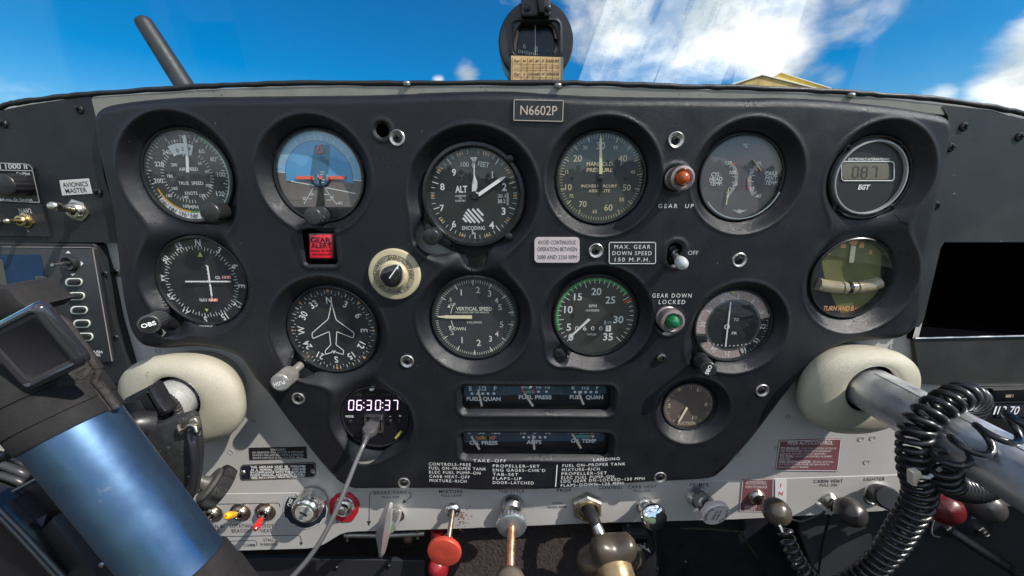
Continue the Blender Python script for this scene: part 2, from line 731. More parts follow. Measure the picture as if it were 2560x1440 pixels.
for px_, py_, lb in ((1395, 208, "small silver domed fastener on the edge bead below right of the compass"), (2128, 232, "small dark domed fastener on the edge bead right of the yellow papers")):
    c = copy_tree(rv0)
    c.location = W(px_, py_ + 1, .003)
    c["label"] = lb
    c["group"] = "fasteners on the edge bead"
rv0["group"] = "fasteners on the edge bead"

# ---------------------------------------------------------------- grey sheet metal behind the cover
top = [(a, b + 6) for a, b in edge_px[1:-1]]
gm = MB()
outline = top + [(2640, 598), (2356, 598), (2296, 846), (2640, 846), (2640, 1210), (2240, 1186), (1840, 1199), (1300, 1222), (885, 1229), (600, 1233), (250, 1240), (-80, 1250), (-80, 900), (-40, 500)]
gm.prism(PX(outline, H0), H0 - .0015, H0, 0)
gpan = solo("sub_panel", gm, GREY, "warm grey enamelled sheet metal panel behind the black padded cover", "metal panel", smooth=20)
STEP = [(-80, 1252), (250, 1241), (600, 1234), (885, 1230), (1300, 1223), (1840, 1200), (2240, 1187), (2640, 1188)]
BOT = [(2640, 1262), (2548, 1265), (2257, 1275), (2007, 1290), (1837, 1299), (1462, 1309), (1240, 1319), (1000, 1327), (900, 1329), (868, 1331), (850, 1337),
       (810, 1361), (790, 1369), (765, 1372), (600, 1377), (250, 1392), (-80, 1405)]
st = MB()
HS = H0 + .0005
st.prism(PX(STEP + BOT, HS), HS - .008, HS, .0006)
strip = solo("switch_panel", st, GREY, "long grey lower panel strip carrying the toggle switches and push pull knobs", "metal panel", smooth=20)
# bright lip between the rubber bead and the cover
lt_px = [(228, 243), (480, 226), (640, 219), (850, 214.5), (1000, 215), (1300, 214), (1500, 216), (1700, 223), (1840, 226), (2050, 234), (2200, 244), (2362, 262)]
lip_mb = MB().prism(PX(lt_px + [(a, b + (26 if a > 300 else 62)) for a, b in reversed(lt_px)], .0025), .0005, .0025, .0004)
part("upper_lip", lip_mb, mat("weathered beige lip", (.23, .225, .19), .4, var=.15, vscale=30, specks=(.64, (.10, .09, .07), 260)), gpan, 20)
# rivets: slightly sunk flush rivet heads of the grey metal
rv = [(635, 1052), (577, 1129), (2152, 1097), (1970, 1042), (2181, 1095), (1942, 1120), (2166, 1155), (2231, 865), (1846, 1137), (395, 878)]
rm = bpy.data.meshes.new("mesh")
tmp = MB().lathe((0, 0, 0), [(.0031, 0.0), (.0030, .0004), (.0026, .0004), (.0024, .0001), (.0015, .0001), (.0001, .0001)], 20)
rmesh = mesh_from(tmp, (0, 0, 0), mat("rivet paint", (.30, .30, .29), .5), 35)
for a, b in rv:
    o = bpy.data.objects.new("rivet", rmesh)
    COL.objects.link(o)
    o.parent = gpan
    o.location = W(a, b, H0 + .0001) - gpan.location

# a worn patch of rust round the mixture control
wm = MB()
rng = random.Random(11)
for _ in range(60):
    cx_, cy_ = rng.gauss(1156, 7), rng.gauss(1292, 16)
    r_ = rng.uniform(.6, 2.6)
    wm.flat(PX([(cx_ + r_ * cos(t) * rng.uniform(.6, 1.3), cy_ + r_ * sin(t) * rng.uniform(.6, 1.3)) for t in np.linspace(0, 5.4, 7)], HS + .0001), HS + .00008 + rng.uniform(0, .00002))
part("rust_stain", wm, mat("rust", (.16, .075, .035), .8, var=.4, vscale=400), strip, 0)

# ---------------------------------------------------------------- gauges: centre and radius of the glass in photo pixels, outer radius of the bowl
HG = 0.0045      # height of the glass
G = {'asi': (469, 441, 111, 150), 'ai': (798, 441, 111, 142), 'alt': (1185, 489, 124, 165), 'map': (1502, 446, 111, 145),
     'temp': (1853, 445, 104, 140), 'egt': (2174, 445, 100, 136), 'cdi': (505, 705, 111, 137), 'dg': (832, 826, 111, 146),
     'vsi': (1187, 796, 107, 143), 'tach': (1488, 791, 104, 138), 'vor': (1832, 814, 96, 122), 'tb': (2130, 697, 102, 140),
     'clock': (938, 1043, 83, 104), 'suct': (1722, 1016, 65, 92)}
GC, GR, GO = {}, {}, {}
for k, (a, b, r, ro) in G.items():
    c = W(a, b, HG)
    GC[k] = (c.x, c.z)
    GR[k] = r * SX(a, b, HG)
    GO[k] = ro * SX(a, b, HC)

cover_px = [(238, 300), (242, 283), (250, 270), (267, 260), (300, 253), (367, 245), (467, 238), (633, 236), (873, 233), (1007, 230),
            (1107, 225), (1273, 223), (1367, 229), (1500, 236), (1700, 238), (1840, 240), (1940, 239), (2040, 243), (2140, 252), (2240, 263),
            (2320, 276), (2353, 284), (2370, 298), (2377, 320), (2374, 350), (2360, 400), (2343, 487), (2326, 567), (2309, 660),
            (2298, 782), (2284, 817), (2257, 841), (2222, 852), (2148, 856), (2107, 861), (2057, 882), (2019, 915), (1986, 952),
            (1886, 1086), (1840, 1138), (1800, 1179), (1762, 1196), (1650, 1203), (1500, 1212), (1387, 1222), (1200, 1225),
            (1125, 1221), (919, 1221), (885, 1220), (844, 1200), (806, 1159), (769, 1114), (712, 1039), (675, 986), (637, 941), (608, 900),
            (580, 884), (540, 874), (486, 869), (417, 875), (375, 870), (354, 858), (337, 837), (325, 810), (312, 747), (305, 695),
            (295, 605), (278, 497), (253, 400), (243, 350)]
CO = np.array([[p[0], p[1]] for p in catmull([Vector((*xz(W(a, b, .006)), 0)) for a, b in cover_px], 4, True)])


def poly_sdf(X, Z, P):
    d2 = np.full(X.shape, 1e9)
    inside = np.zeros(X.shape, bool)
    n = len(P)
    for i in range(n):
        ax, az = P[i]
        bx, bz = P[(i + 1) % n]
        ex, ez = bx - ax, bz - az
        t = np.clip(((X - ax) * ex + (Z - az) * ez) / (ex * ex + ez * ez), 0, 1)
        d2 = np.minimum(d2, (X - ax - t * ex) ** 2 + (Z - az - t * ez) ** 2)
        c = (az > Z) != (bz > Z)
        with np.errstate(divide='ignore', invalid='ignore'):
            inside ^= c & (X < ex * (Z - az) / (ez if ez else 1e-12) + ax)
    d = np.sqrt(d2)
    return np.where(inside, -d, d)


def circ(X, Z, px, py, rpx, h=HG):
    c = W(px, py, h)
    return np.hypot(X - c.x, Z - c.z) - rpx * SX(px, py, h)


def smin(a, b, k):
    h = np.clip(.5 + .5 * (b - a) / k, 0, 1)
    return b + (a - b) * h - k * h * (1 - h)


def rect_sdf(X, Z, x0, y0, x1, y1, r, h=HG):
    a, b = W(x0, (y0 + y1) / 2, h), W(x1, (y0 + y1) / 2, h)
    t, u = W((x0 + x1) / 2, y0, h), W((x0 + x1) / 2, y1, h)
    cx, cz, hx, hz = (a.x + b.x) / 2, (t.z + u.z) / 2, (b.x - a.x) / 2, (t.z - u.z) / 2
    rr = r * SX(x0, y0, h)
    qx, qz = np.abs(X - cx) - hx + rr, np.abs(Z - cz) - hz + rr
    return np.hypot(np.maximum(qx, 0), np.maximum(qz, 0)) + np.minimum(np.maximum(qx, qz), 0) - rr


CELL = 0.00105
x0, x1, z0, z1 = CO[:, 0].min() - .003, CO[:, 0].max() + .003, CO[:, 1].min() - .003, CO[:, 1].max() + .003
nx, nz = int((x1 - x0) / CELL), int((z1 - z0) / CELL)
X, Z = np.meshgrid(np.linspace(x0, x1, nx), np.linspace(z0, z1, nz), indexing='ij')


def fields(X, Z):
    Do = poly_sdf(X, Z, CO)
    C = {k: np.hypot(X - GC[k][0], Z - GC[k][1]) for k in G}
    hol = {k: C[k] - GR[k] * 1.03 for k in G}
    lobes_ = [('alt', 1186, 648, 26, .022), ('alt', 1088, 590, 44, .02), ('cdi', 425, 812, 24, .016), ('dg', 762, 912, 28, .014),
              ('tach', 1400, 884, 18, .008), ('vor', 1757, 888, 26, .012), ('clock', 915, 1120, 30, .02), ('asi', 540, 528, 26, .012),
              ('vor', 1752, 850, 16, .004)]
    for k, a, b, r, kk in lobes_:
        hol[k] = smin(hol[k], circ(X, Z, a, b, r), kk)
    Dh = np.minimum.reduce(list(hol.values()))
    slots = np.minimum(rect_sdf(X, Z, 1157, 960, 1524, 1018, 12), rect_sdf(X, Z, 1157, 1076, 1519, 1130, 12))
    small = np.minimum.reduce([rect_sdf(X, Z, 758, 573, 838, 661, 8, HC), circ(X, Z, 954, 325, 16, HC), rect_sdf(X, Z, 1669, 607, 1705, 662, 17, HC),
                               circ(X, Z, 1688, 446, 27, HC), circ(X, Z, 1672, 806, 29, HC)])
    bowl = {k: C[k] - GO[k] for k in G}
    B = np.minimum.reduce([smin(bowl['asi'], bowl['cdi'], .030), bowl['ai'], smin(bowl['alt'], bowl['vsi'], .030), bowl['map'], bowl['temp'],
                           smin(bowl['egt'], bowl['tb'], .030), smin(bowl['dg'], bowl['clock'], .028), bowl['tach'], bowl['vor'], bowl['suct']])
    B = np.minimum(B, slots - .0042)
    for k, a, b, r, kk in lobes_:
        B = smin(B, circ(X, Z, a, b, r + 14, HC), .012)
    return Do, np.minimum(Dh, slots), small, B, C


Do, Dh, Ds, B, C = fields(X, Z)
D = np.maximum(Do, -np.minimum(Dh, Ds))
gx, gz = np.gradient(D, CELL, CELL)
gl_ = np.maximum(np.hypot(gx, gz), .3)
near = np.abs(D) < CELL * .72
X = np.where(near, X - D * gx / gl_ ** 2, X)
Z = np.where(near, Z - D * gz / gl_ ** 2, Z)
Do, Dh, Ds, B, C = fields(X, Z)
D2 = np.where(near, 0, D)
ins = D2 <= 1e-7
# height
s_ = np.clip(-Do, 0, 1)
r_ = .0105
prof = np.sqrt(np.clip(1 - (1 - np.clip(s_ / r_, 0, 1)) ** 2, 0, 1))
H = -.005 + (HC + .005) * prof
wall = np.clip(-B / .0125, 0, 1)
wall = np.sin(wall * pi / 2) ** 1.25
# crisp outer edge, then the floor
# bowl is only as deep as the distance to the hole lets it be
span = np.clip((Dh + .0005) / .004, 0, 1)
bowlh = HC - .0105 * wall
lip = .0006 * np.exp(-((B - .0010) / .0018) ** 2)
H = np.where(Do > -r_, np.minimum(H, bowlh), bowlh) + lip * np.clip(s_ / .01, 0, 1)
inn = np.minimum(Dh, Ds)
H = H - .0016 * (1 - np.clip(inn / .0012, 0, 1)) ** 2
H = H + .0009 * np.exp(-((Ds - .003) / .002) ** 2)
# the padding is not quite flat
H = H + .0007 * np.sin(X * 23 + 1) * np.sin(Z * 31 + .4)
verts = np.stack([X, -H, Z], -1).reshape(-1, 3)
idx = np.arange(nx * nz).reshape(nx, nz)
a, b, c, d = idx[:-1, :-1], idx[1:, :-1], idx[1:, 1:], idx[:-1, 1:]
ia, ib, ic, id_ = ins[:-1, :-1], ins[1:, :-1], ins[1:, 1:], ins[:-1, 1:]
quads = np.stack([a, b, c, d], -1)[ia & ib & ic & id_]
tris = []
cnt = ia.astype(int) + ib + ic + id_
for miss, t in ((ia, (b, c, d)), (ib, (a, c, d)), (ic, (a, b, d)), (id_, (a, b, c))):
    k = (cnt == 3) & ~miss
    tris.append(np.stack([q[k] for q in t], -1))
tris = np.concatenate(tris)
used = np.zeros(nx * nz, bool)
used[quads.ravel()] = True
used[tris.ravel()] = True
remap = np.cumsum(used) - 1
verts = verts[used]
quads, tris = remap[quads], remap[tris]
cme = bpy.data.meshes.new("mesh")
cme.vertices.add(len(verts))
CORG = Vector((0, -.005, -.1))
cme.vertices.foreach_set("co", (verts - np.array(CORG)).astype(np.float32).ravel())
nl = quads.size + tris.size
cme.loops.add(nl)
cme.loops.foreach_set("vertex_index", np.concatenate([quads.ravel(), tris.ravel()]).astype(np.int32))
cme.polygons.add(len(quads) + len(tris))
ls = np.concatenate([np.arange(len(quads)) * 4, quads.size + np.arange(len(tris)) * 3]).astype(np.int32)
cme.polygons.foreach_set("loop_start", ls)
cme.polygons.foreach_set("use_smooth", np.ones(len(ls), bool))
cme.update(calc_edges=True)
cme.validate()
cme.materials.append(VINYL)
cover = thing("panel_cover", "padded black grained vinyl cover with round cut-outs for all the instruments", "instrument panel", CORG)
o = bpy.data.objects.new("padded_shell", cme)
COL.objects.link(o)
o.parent = cover
ORG[o.name] = CORG
props(o)

# screws with cup washers: built once, copied
def screw_parts(parent, washer=True, m=SCREWBLK, first=None):
    s = bpy.data.objects.new("screw", first[0])
    COL.objects.link(s)
    s.parent = parent
    x = bpy.data.objects.new("cross_slot", first[1])
    COL.objects.link(x)
    x.parent = s
    if washer:
        w = bpy.data.objects.new("washer", first[2])
        COL.objects.link(w)
        w.parent = s
    return s


hd = MB().lathe((0, 0, 0), [(.0037, 0), (.0037, .0006), (.0033, .0012), (.0022, .0016), (.0009, .0017), (.0001, .0017)], 28)
xs = MB()
for q in (0, 1):
    w1, w2 = (.0023, .00055) if q == 0 else (.00055, .0023)
    xs.add([(-w1, -.00178, -w2), (w1, -.00178, -w2), (w1, -.00178, w2), (-w1, -.00178, w2)], [(0, 1, 2, 3)])
    if q:
        xs.v[-4:] = [(v[0], -.00182, v[2]) for v in xs.v[-4:]]
ws = MB().lathe((0, 0, 0), [(.0074, -.0005), (.0073, .0006), (.0066, .0012), (.0050, .0006), (.0040, -.0001), (.0036, -.0002)], 32)
SM = (mesh_from(hd, (0, 0, 0), SCREWBLK, 35), mesh_from(xs, (0, 0, 0), VOID, 0), mesh_from(ws, (0, 0, 0), mat("dulled washer nickel", (.50, .48, .44), .34, .9, var=.25, vscale=300), 35))
SMS = (mesh_from(hd, (0, 0, 0), NICKEL, 35), SM[1], SM[2])
rng = random.Random(2)
for a, b in ((993, 345), (1690, 350), (335, 580), (2285, 577), (1490, 627), (1848, 650), (1018, 903), (1905, 976), (746, 996), (1010, 1207), (1650, 1193)):
    s = screw_parts(cover, True, SCREWBLK, SM)
    s.location = W(a, b, HC + (-.0035 if (a in (335, 2285)) else 0)) - CORG
    s.rotation_euler = (0, rng.uniform(0, 1.5), 0)
    s.scale = (.92, .92, .92)

# white lettering stamped on the cover
pr = MB()
h = HC + .0012
T(pr, "GEAR  UP", 1690, 515, 10, h, 88, bold=.0, sp=1.4)
part("gear_up_lettering", pr, WINK, cover, 0)
pr = MB()
T(pr, "GEAR DOWN", 1680, 739, 10, h, 98, bold=.0, sp=1.35)
T(pr, "LOCKED", 1680, 755, 10, h, 66, bold=.0, sp=1.35)
part("gear_down_lettering", pr, WINK, cover, 0)
pr = MB()
T(pr, "OFF", 1733, 632, 10, h, 26)
part("off_lettering", pr, WINKDULL, cover, 0)
pr = MB()
def tl(s, x0, y, x1, y1=None, hp=7.0):
    ang = math.degrees(math.atan2((y1 - y) if y1 else 0, x1 - x0))
    T(pr, s, (x0 + x1) / 2, (y + (y1 or y)) / 2, hp, h, x1 - x0, rot=ang, bold=-.002, sp=1.25)
tl("TAKE–OFF", 1183, 1152, 1265)
for i, (s, x1_) in enumerate((("CONTROLS–FREE", 1177), ("FUEL ON–PROPER TANK", 1215), ("ELEC FUEL PUMP–ON", 1201), ("CARB HEAT–OFF", 1174), ("MIXTURE–RICH", 1166))):
    tl(s, 1072 + i * .5, 1160 + i * 10.3, x1_, 1162 + i * 10.3)
for i, (s, x1_) in enumerate((("PROPELLER–SET", 1349), ("ENG GAGES–CHK'D", 1363), ("TAB–SET", 1295), ("FLAPS–UP", 1304), ("DOOR–LATCHED", 1334))):
    tl(s, 1232, 1165 + i * 10.4, x1_, 1165.5 + i * 10.4)
part("take_off_lettering", pr, WINK, cover, 0)
pr = MB()
lineP(pr, (1393, 1162), (1389, 1217), 2.2, h)
tl("LANDING", 1483, 1150, 1549, 1146)
for i, (s, x0_, x1_, dy) in enumerate((("FUEL ON–PROPER TANK", 1406, 1563, -7), ("MIXTURE–RICH", 1405, 1499, -4), ("PROPELLER–SET", 1404, 1517, -4), ("ELEC FUEL PUMP–ON", 1403, 1535, -5),
                              ("LDG GEAR DN–LOCKED–150 MPH", 1402, 1611, -11), ("FLAPS–DOWN–125 MPH", 1402, 1558, -9))):
    tl(s, x0_, 1165.5 + i * 10.0, x1_, 1165.5 + i * 10.0 + dy)
lt = part("landing_lettering", pr, WINK, cover, 0)

# cracks in the old vinyl
ck = MB()
def crack(pts, w):
    for p, q in zip(pts, pts[1:]):
        lineP(ck, p, q, w, HC + .0003)
crack([(2236, 537), (2246, 545), (2250, 553), (2262, 558), (2270, 562)], 1.6)
crack([(1180, 668), (1178, 680), (1181, 692)], 2.0)
part("crack", ck, VOID, cover, 0)
# backing behind the small cut-outs
for a, b, r in ((954, 325, 24), (1687, 635, 36), (798, 617, 62), (1688, 446, 34), (1672, 806, 36)):
    bk = MB().flat([(W(a, b, 0).x + r * 1.1 * SX(a, b, 0) * cos(t), W(a, b, 0).z + r * 1.1 * SX(a, b, 0) * sin(t)) for t in np.linspace(0, 6.0, 20)], H0 + .0012)
    part("cavity_backing", bk, VOID, cover, 0)
# ================================================================ instruments
GLASS = glass_mat("instrument glass", 1.45, (.98, .985, .985), 1.5, dust=.012, dustcol=(.5, .5, .5))
HF = 0.0016     # face of the dials
HN = 0.0030      # needles


class Dial:
    def __init__(s, key, name, label, face, rim=True, hf=HF, cat="gauge", glass=GLASS, hub=None, ringmat=CASE, fr=.985):
        s.c, s.R, s.h = GC[key], GR[key], hf
        cx, cz = s.c
        s.root = thing(name, label, cat, (cx, -HG, cz))
        R = s.R
        m = MB()
        m.lathe((cx, 0, cz), [(R * 1.24, H0 + .0014), (R * 1.24, .0012), (R * 1.02, .0022), (R * 1.02, HG + .0006), (R * 1.0, HG + .0012), (R * .975, HG + .0010), (R * .965, HG - .0004), (R * .965, hf - .0003)], 72)
        part("bezel", m, ringmat, s.root)
        m = MB()
        m.flat([(cx + R * fr * cos(t), cz + R * fr * sin(t)) for t in np.linspace(0, 2 * pi, 64, endpoint=False)], hf)
        part("dial_face", m, face, s.root, 0)
        # the face is seen a little deeper than the glass: the print is laid out on the face itself
        s.R *= .955
        s.c = xz(W(G[key][0], G[key][1], hf))
        m = MB()
        m.flat([(cx + R * .966 * cos(t), cz + R * .966 * sin(t)) for t in np.linspace(0, 2 * pi, 64, endpoint=False)], HG)
        if glass:
            part("glass", m, glass, s.root, 0)
        s.mbs = {}

    def mb(s, k):
        return s.mbs.setdefault(k, MB())

    def pt(s, a, r, cc=None):
        cx, cz = cc or s.c
        return (cx + s.R * r * sin(radians(a)), cz + s.R * r * cos(radians(a)))

    def ticks(s, a0, a1, n, r0, r1, w=.012, k='tick_marks', skip=None, every=None, dh=.0002):
        m = s.mb(k)
        for i in range(n + 1):
            if skip and skip(i):
                continue
            if every and i % every:
                continue
            a = a0 + (a1 - a0) * i / n
            m.line(s.pt(a, r0), s.pt(a, r1), w * s.R, s.h + dh)

    def t(s, txt, px, py, hp, w=None, k='numerals', rot=0, bold=.006, dh=.0003, shear=0, dx=1):
        T(s.mb(k), txt, px, py, hp, s.h + dh, w, rot, bold, shear=shear)

    def radial(s, txt, a, r, cap, k='numerals', rot=None, bold=.008, sx=1.0):
        text(s.mb(k), txt, s.pt(a, r), cap * s.R, s.h + .0003, a if rot is None else rot, None, bold, sx=sx)

    def arc(s, r0, r1, a0, a1, k, dh=.0001):
        s.mb(k).arc(s.c, r0 * s.R, r1 * s.R, a0, a1, s.h + dh)

    def needle(s, pts_px, k='needle', h=HN, m=PALE, th=.0005):
        n = MB().prism(PX(pts_px, h), h - th, h, 0)
        part(k, n, m, s.root, 0)

    def done(s, mats, default=WINK):
        for k, m in s.mbs.items():
            nm = k.split('/')[0]
            part(nm, m, mats.get(k, default), s.root, 0)


def bar(a, b, w0, w1=None):
    """needle outline from a to b in pixels"""
    w1 = w0 if w1 is None else w1
    d = Vector((b[0] - a[0], b[1] - a[1])).normalized()
    n = Vector((-d.y, d.x))
    return [(a[0] + n.x * w0 / 2, a[1] + n.y * w0 / 2), (b[0] + n.x * w1 / 2, b[1] + n.y * w1 / 2), (b[0] - n.x * w1 / 2, b[1] - n.y * w1 / 2), (a[0] - n.x * w0 / 2, a[1] - n.y * w0 / 2)]


def knob(parent, name, pf, rpx, hf, hb, m, pb=None, ribs=24, prof=None, capm=None, txt=None, tm=WINK, rot=0, skirt=False):
    """round knob: face centre at pixel pf at height hf, going back to height hb"""
    a = W(*pf, hf)
    r = rpx * SX(*pf, hf)
    b = Vector((a.x, -hb, a.z)) if pb is None else W(*pb, hb)
    ax = (a - b).normalized()
    L = (a - b).length
    k = MB()
    bev = r * .10
    k.lathe(b, [(r * .96, 0), (r * .98, L * .1), (r, L * .2), (r, L - bev * 1.2)], 96 if ribs else 40, axis=ax, lobes=(ribs, .022, None) if ribs else None, cap0=True)
    k.lathe(b, [(r * 1.0, L - bev * 1.2), (r * .95, L - bev * .3), (r * .88, L)], 48, axis=ax, cap1=True)
    o = part(name, k, m, parent, 40)
    st_ = MB()
    st_.tube([b - ax * .004, b + ax * .002], r * .3, 14)
    part("shaft", st_, STEEL, o)
    if capm:
        c = MB()
        c.lathe(b, [(r * .8, L + .0001), (r * .78, L + .0004)], 36, axis=ax, cap1=True)
        part("cap", c, capm, o)
    if txt:
        t_ = MB()
        # lettering lies on the knob's face: built flat, then turned to the axis
        vs0 = MB()
        text(vs0, txt, (0, 0), r * .42, 0, rot, r * 1.25, .02)
        q = Vector((0, -1, 0)).rotation_difference(ax)
        t_.add([q @ Vector(v) + a + ax * .0007 for v in vs0.v], vs0.f)
        part("lettering", t_, tm, o, 0)
    return o


# ---- airspeed
m_face = mat("slate dial face", (.036, .038, .038), .55, var=.1, vscale=60)
m_face2 = mat("black dial face", (.013, .014, .016), .55, var=.15, vscale=60)
m_olive = mat("olive dial face", (.14, .135, .045), .6, var=.2, vscale=60)
m_brownface = mat("umber dial face", (.12, .085, .078), .5, var=.12, vscale=60)
AMBER = mat("amber ink", (.62, .34, .03), .6)
GREENI = mat("green ink", (.05, .30, .09), .6)
PGREEN = mat("pale green ink", (.38, .55, .45), .6)
REDI = mat("red ink", (.50, .03, .03), .6)
d = Dial('asi', "airspeed_indicator", "round airspeed indicator at the top left with yellow and green arcs and a white crescent", m_face)
d.ticks(22, 338, 64, .90, .985, .011)
d.ticks(22, 338, 16, .84, .985, .018)
d.arc(.955, .985, 28, 150, 'range_arc/w')
d.arc(.955, .99, 252, 280, 'range_arc/y')
d.arc(.80, .84, 186, 250, 'range_arc/y')
d.arc(.80, .84, 158, 186, 'range_arc/g')
d.arc(.93, .97, 28, 60, 'range_arc/g2')
d.arc(.975, .99, 280, 284, 'range_arc/r')
d.arc(.845, .99, 172, 236, 'scale_window/w')
d.ticks(176, 232, 12, .85, .92, .012, 'scale_window/k', dh=.0004)
for s, a in (("160", 182), ("170", 198), ("180", 214), ("190", 229)):
    text(d.mb('scale_window/k'), s, d.pt(a, .93), .085 * d.R, d.h + .0004, a + 180, None, .004)
for s, x, y in (("240", 417, 380), ("60", 504, 378), ("80", 533, 398), ("100", 553, 436), ("120", 551, 484), ("220", 398, 410), ("200", 396, 452)):
    d.t(s, x, y, 11)
for s, x, y in (("200", 435, 412), ("60", 500, 408), ("80", 518, 429), ("100", 522, 464), ("120", 506, 489), ("140", 464, 493), ("160", 437, 471), ("180", 425, 440), ("180", 423, 489), ("160", 465, 515)):
    d.t(s, x, y, 7.5)
d.ticks(40, 320, 40, .54, .62, .012, 'tick_marks', skip=lambda i: 16 < i < 19)
d.t("AIRSPEED", 471, 423, 8, 48)
d.t("TRUE  SPEED", 477, 458, 8, 62)
d.t("KNOTS", 478, 483, 8, 31)
d.t("MPH", 484, 518, 9, 24)
d.t("TEMP °C", 461, 342, 7, 27)
d.t("30", 436, 352, 6)
d.t("30", 491, 353, 6)
d.t("P.ALT.", 468, 388, 5.5, 22)
d.ticks(-20, 20, 8, .76, .82, .014, 'tick_marks')
d.arc(.50, .74, -26, 22, 'altitude_window/w')
for s, x, y in (("0", 443, 376), ("2", 456, 372), ("4", 473, 372), ("6", 488, 374)):
    d.t(s, x, y, 9, k='altitude_window/k', dh=.0005)
d.done({'range_arc/w': PGREEN, 'range_arc/y': AMBER, 'range_arc/g': GREENI, 'range_arc/g2': GREENI, 'range_arc/r': REDI, 'scale_window/k': KINK, 'altitude_window/k': KINK})
d.needle([(457, 345), (459, 337), (462, 337), (465, 345), (470, 384), (472, 431), (465, 431), (464, 384)], m=WINK)
knob(d.root, "setting_knob", (523, 531), 24, .022, .006, mat("worn black knob", (.02, .02, .02), .4, var=.3, vscale=100, specks=(.55, (.6, .58, .5), 300)), ribs=30)

# ---- attitude
m_sky = mat("attitude sky blue", (.12, .38, .66), .45, var=.08, vscale=40)
m_sky2 = mat("attitude pale blue", (.28, .50, .66), .45, var=.06, vscale=40)
m_earth = mat("attitude earth brown", (.14, .06, .04), .5, var=.1, vscale=40)
m_earth2 = mat("attitude dull brown", (.20, .17, .155), .5, var=.1, vscale=40)
ORANGE = mat("orange red paint", (1.0, .17, .09), .5)
d = Dial('ai', "attitude_indicator", "round attitude indicator with blue sky above brown ground and an orange aircraft symbol", m_earth)
cx, cz = d.c
R = d.R
d.arc(.80, 1.0, -84, 96, 'roll_ring/s')
d.arc(.80, 1.0, 96, 276, 'roll_ring/e')
d.mb('horizon_ball/s').arc(d.c, 0, .79 * R, -98, 98, d.h + .0002)
d.mb('horizon_ball/s').flat([(cx - .79 * R, cz - .1 * R), (cx + .79 * R, cz - .17 * R), (cx + .79 * R, cz), (cx - .79 * R, cz)], d.h + .00019)
d.mb('horizon_ball/e').arc(d.c, 0, .79 * R, 101, 255, d.h + .00025)
d.mb('horizon_ball/e').flat(PX([(716, 456), (796, 466), (888, 484), (884, 500), (720, 500)], d.h + .0003), d.h + .0003)
# darker central strip of the ball
d.mb('horizon_ball/c').flat(PX([(786, 362), (826, 362), (818, 466), (772, 462)], d.h + .00035), d.h + .00035)
lineP(d.mb('horizon_line'), (727, 453), (800, 466), 2.5, d.h + .0005)
lineP(d.mb('horizon_line'), (800, 466), (889, 484), 2.5, d.h + .0005)
for a in (-60, -45, -30, -20, -10, 0, 10, 20, 30, 45, 60):
    d.mb('tick_marks').line(d.pt(a, .82), d.pt(a, .97 if a % 30 == 0 else .92), .014 * R, d.h + .0003)
d.mb('tick_marks').line(d.pt(-84, .8), d.pt(-84, 1), .02 * R, d.h + .0003)
d.mb('tick_marks').line(d.pt(96, .8), d.pt(96, 1), .02 * R, d.h + .0003)
for p, q in (((783, 469), (760, 510)), ((812, 470), (842, 512)), ((778, 486), (786, 486)), ((810, 486), (824, 486)), ((766, 497), (780, 497)), ((816, 500), (830, 500)), ((838, 508), (850, 508)), ((757, 500), (770, 497)),
             ((800, 430), (812, 430)), ((800, 436), (810, 436)), ((800, 449), (812, 449)), ((800, 456), (810, 456))):
    lineP(d.mb('pitch_ladder'), p, q, 1.6, d.h + .0005)
for s, x, y in (("10", 778, 485), ("20", 761, 496), ("10", 830, 493), ("20", 851, 508), ("2", 795, 439), ("0", 818, 440), ("1", 795, 455)):
    d.t(s, x, y, 7, dh=.0006)
d.done({'roll_ring/s': m_sky2, 'roll_ring/e': m_earth2, 'horizon_ball/s': m_sky, 'horizon_ball/e': m_earth2, 'horizon_ball/c': mat("attitude deep blue", (.07, .20, .32), .5)})
mk = MB()
hm = .003
for pts in (bar((740, 444.5), (781, 444), 8), bar((821, 444), (863, 444), 8), bar((779, 443), (784, 450), 6), bar((822, 443), (818, 450), 6)):
    mk.prism(PX(pts, hm), hm - .0006, hm, 0)
mk.lathe(W(801, 444, hm), [(4.6 * SX(801, 444, hm), -.0006), (4.6 * SX(801, 444, hm), 0)], 16, cap1=True)
for p, q in (((799, 361), (791, 381)), ((799, 361), (807, 381)), ((790, 380.5), (808, 380.5))):
    mk.prism(PX(bar(p, q, 2.2), hm), hm - .0003, hm, 0)
part("aircraft_symbol", mk, ORANGE, d.root, 0)
mk = MB()
arcp = [W(802 + 22 * cos(radians(t)), 449 + 17 * sin(radians(t)), .0026) for t in range(0, 181, 20)]
mk.tube(arcp, .0010, 8)
mk.prism(PX([(797, 462), (807, 462), (812, 516), (790, 516)], .0024), .0018, .0024, 0)
mk.tube([W(801, 448, .0026), W(801, 468, .0026)], .0008, 8)
part("symbol_bracket", mk, BLK, d.root, 35)
mk = MB()
mk.prism([d.pt(a, 1.05) for a in range(132, 230, 6)], HF, .0034, .0004)
part("lower_mask", mk, CASE, d.root, 35)
knob(d.root, "cage_knob", (780, 541), 22, .024, .006, mat("worn grey black knob", (.03, .03, .032), .42, var=.3, vscale=90, specks=(.62, (.45, .44, .4), 300)), ribs=30)

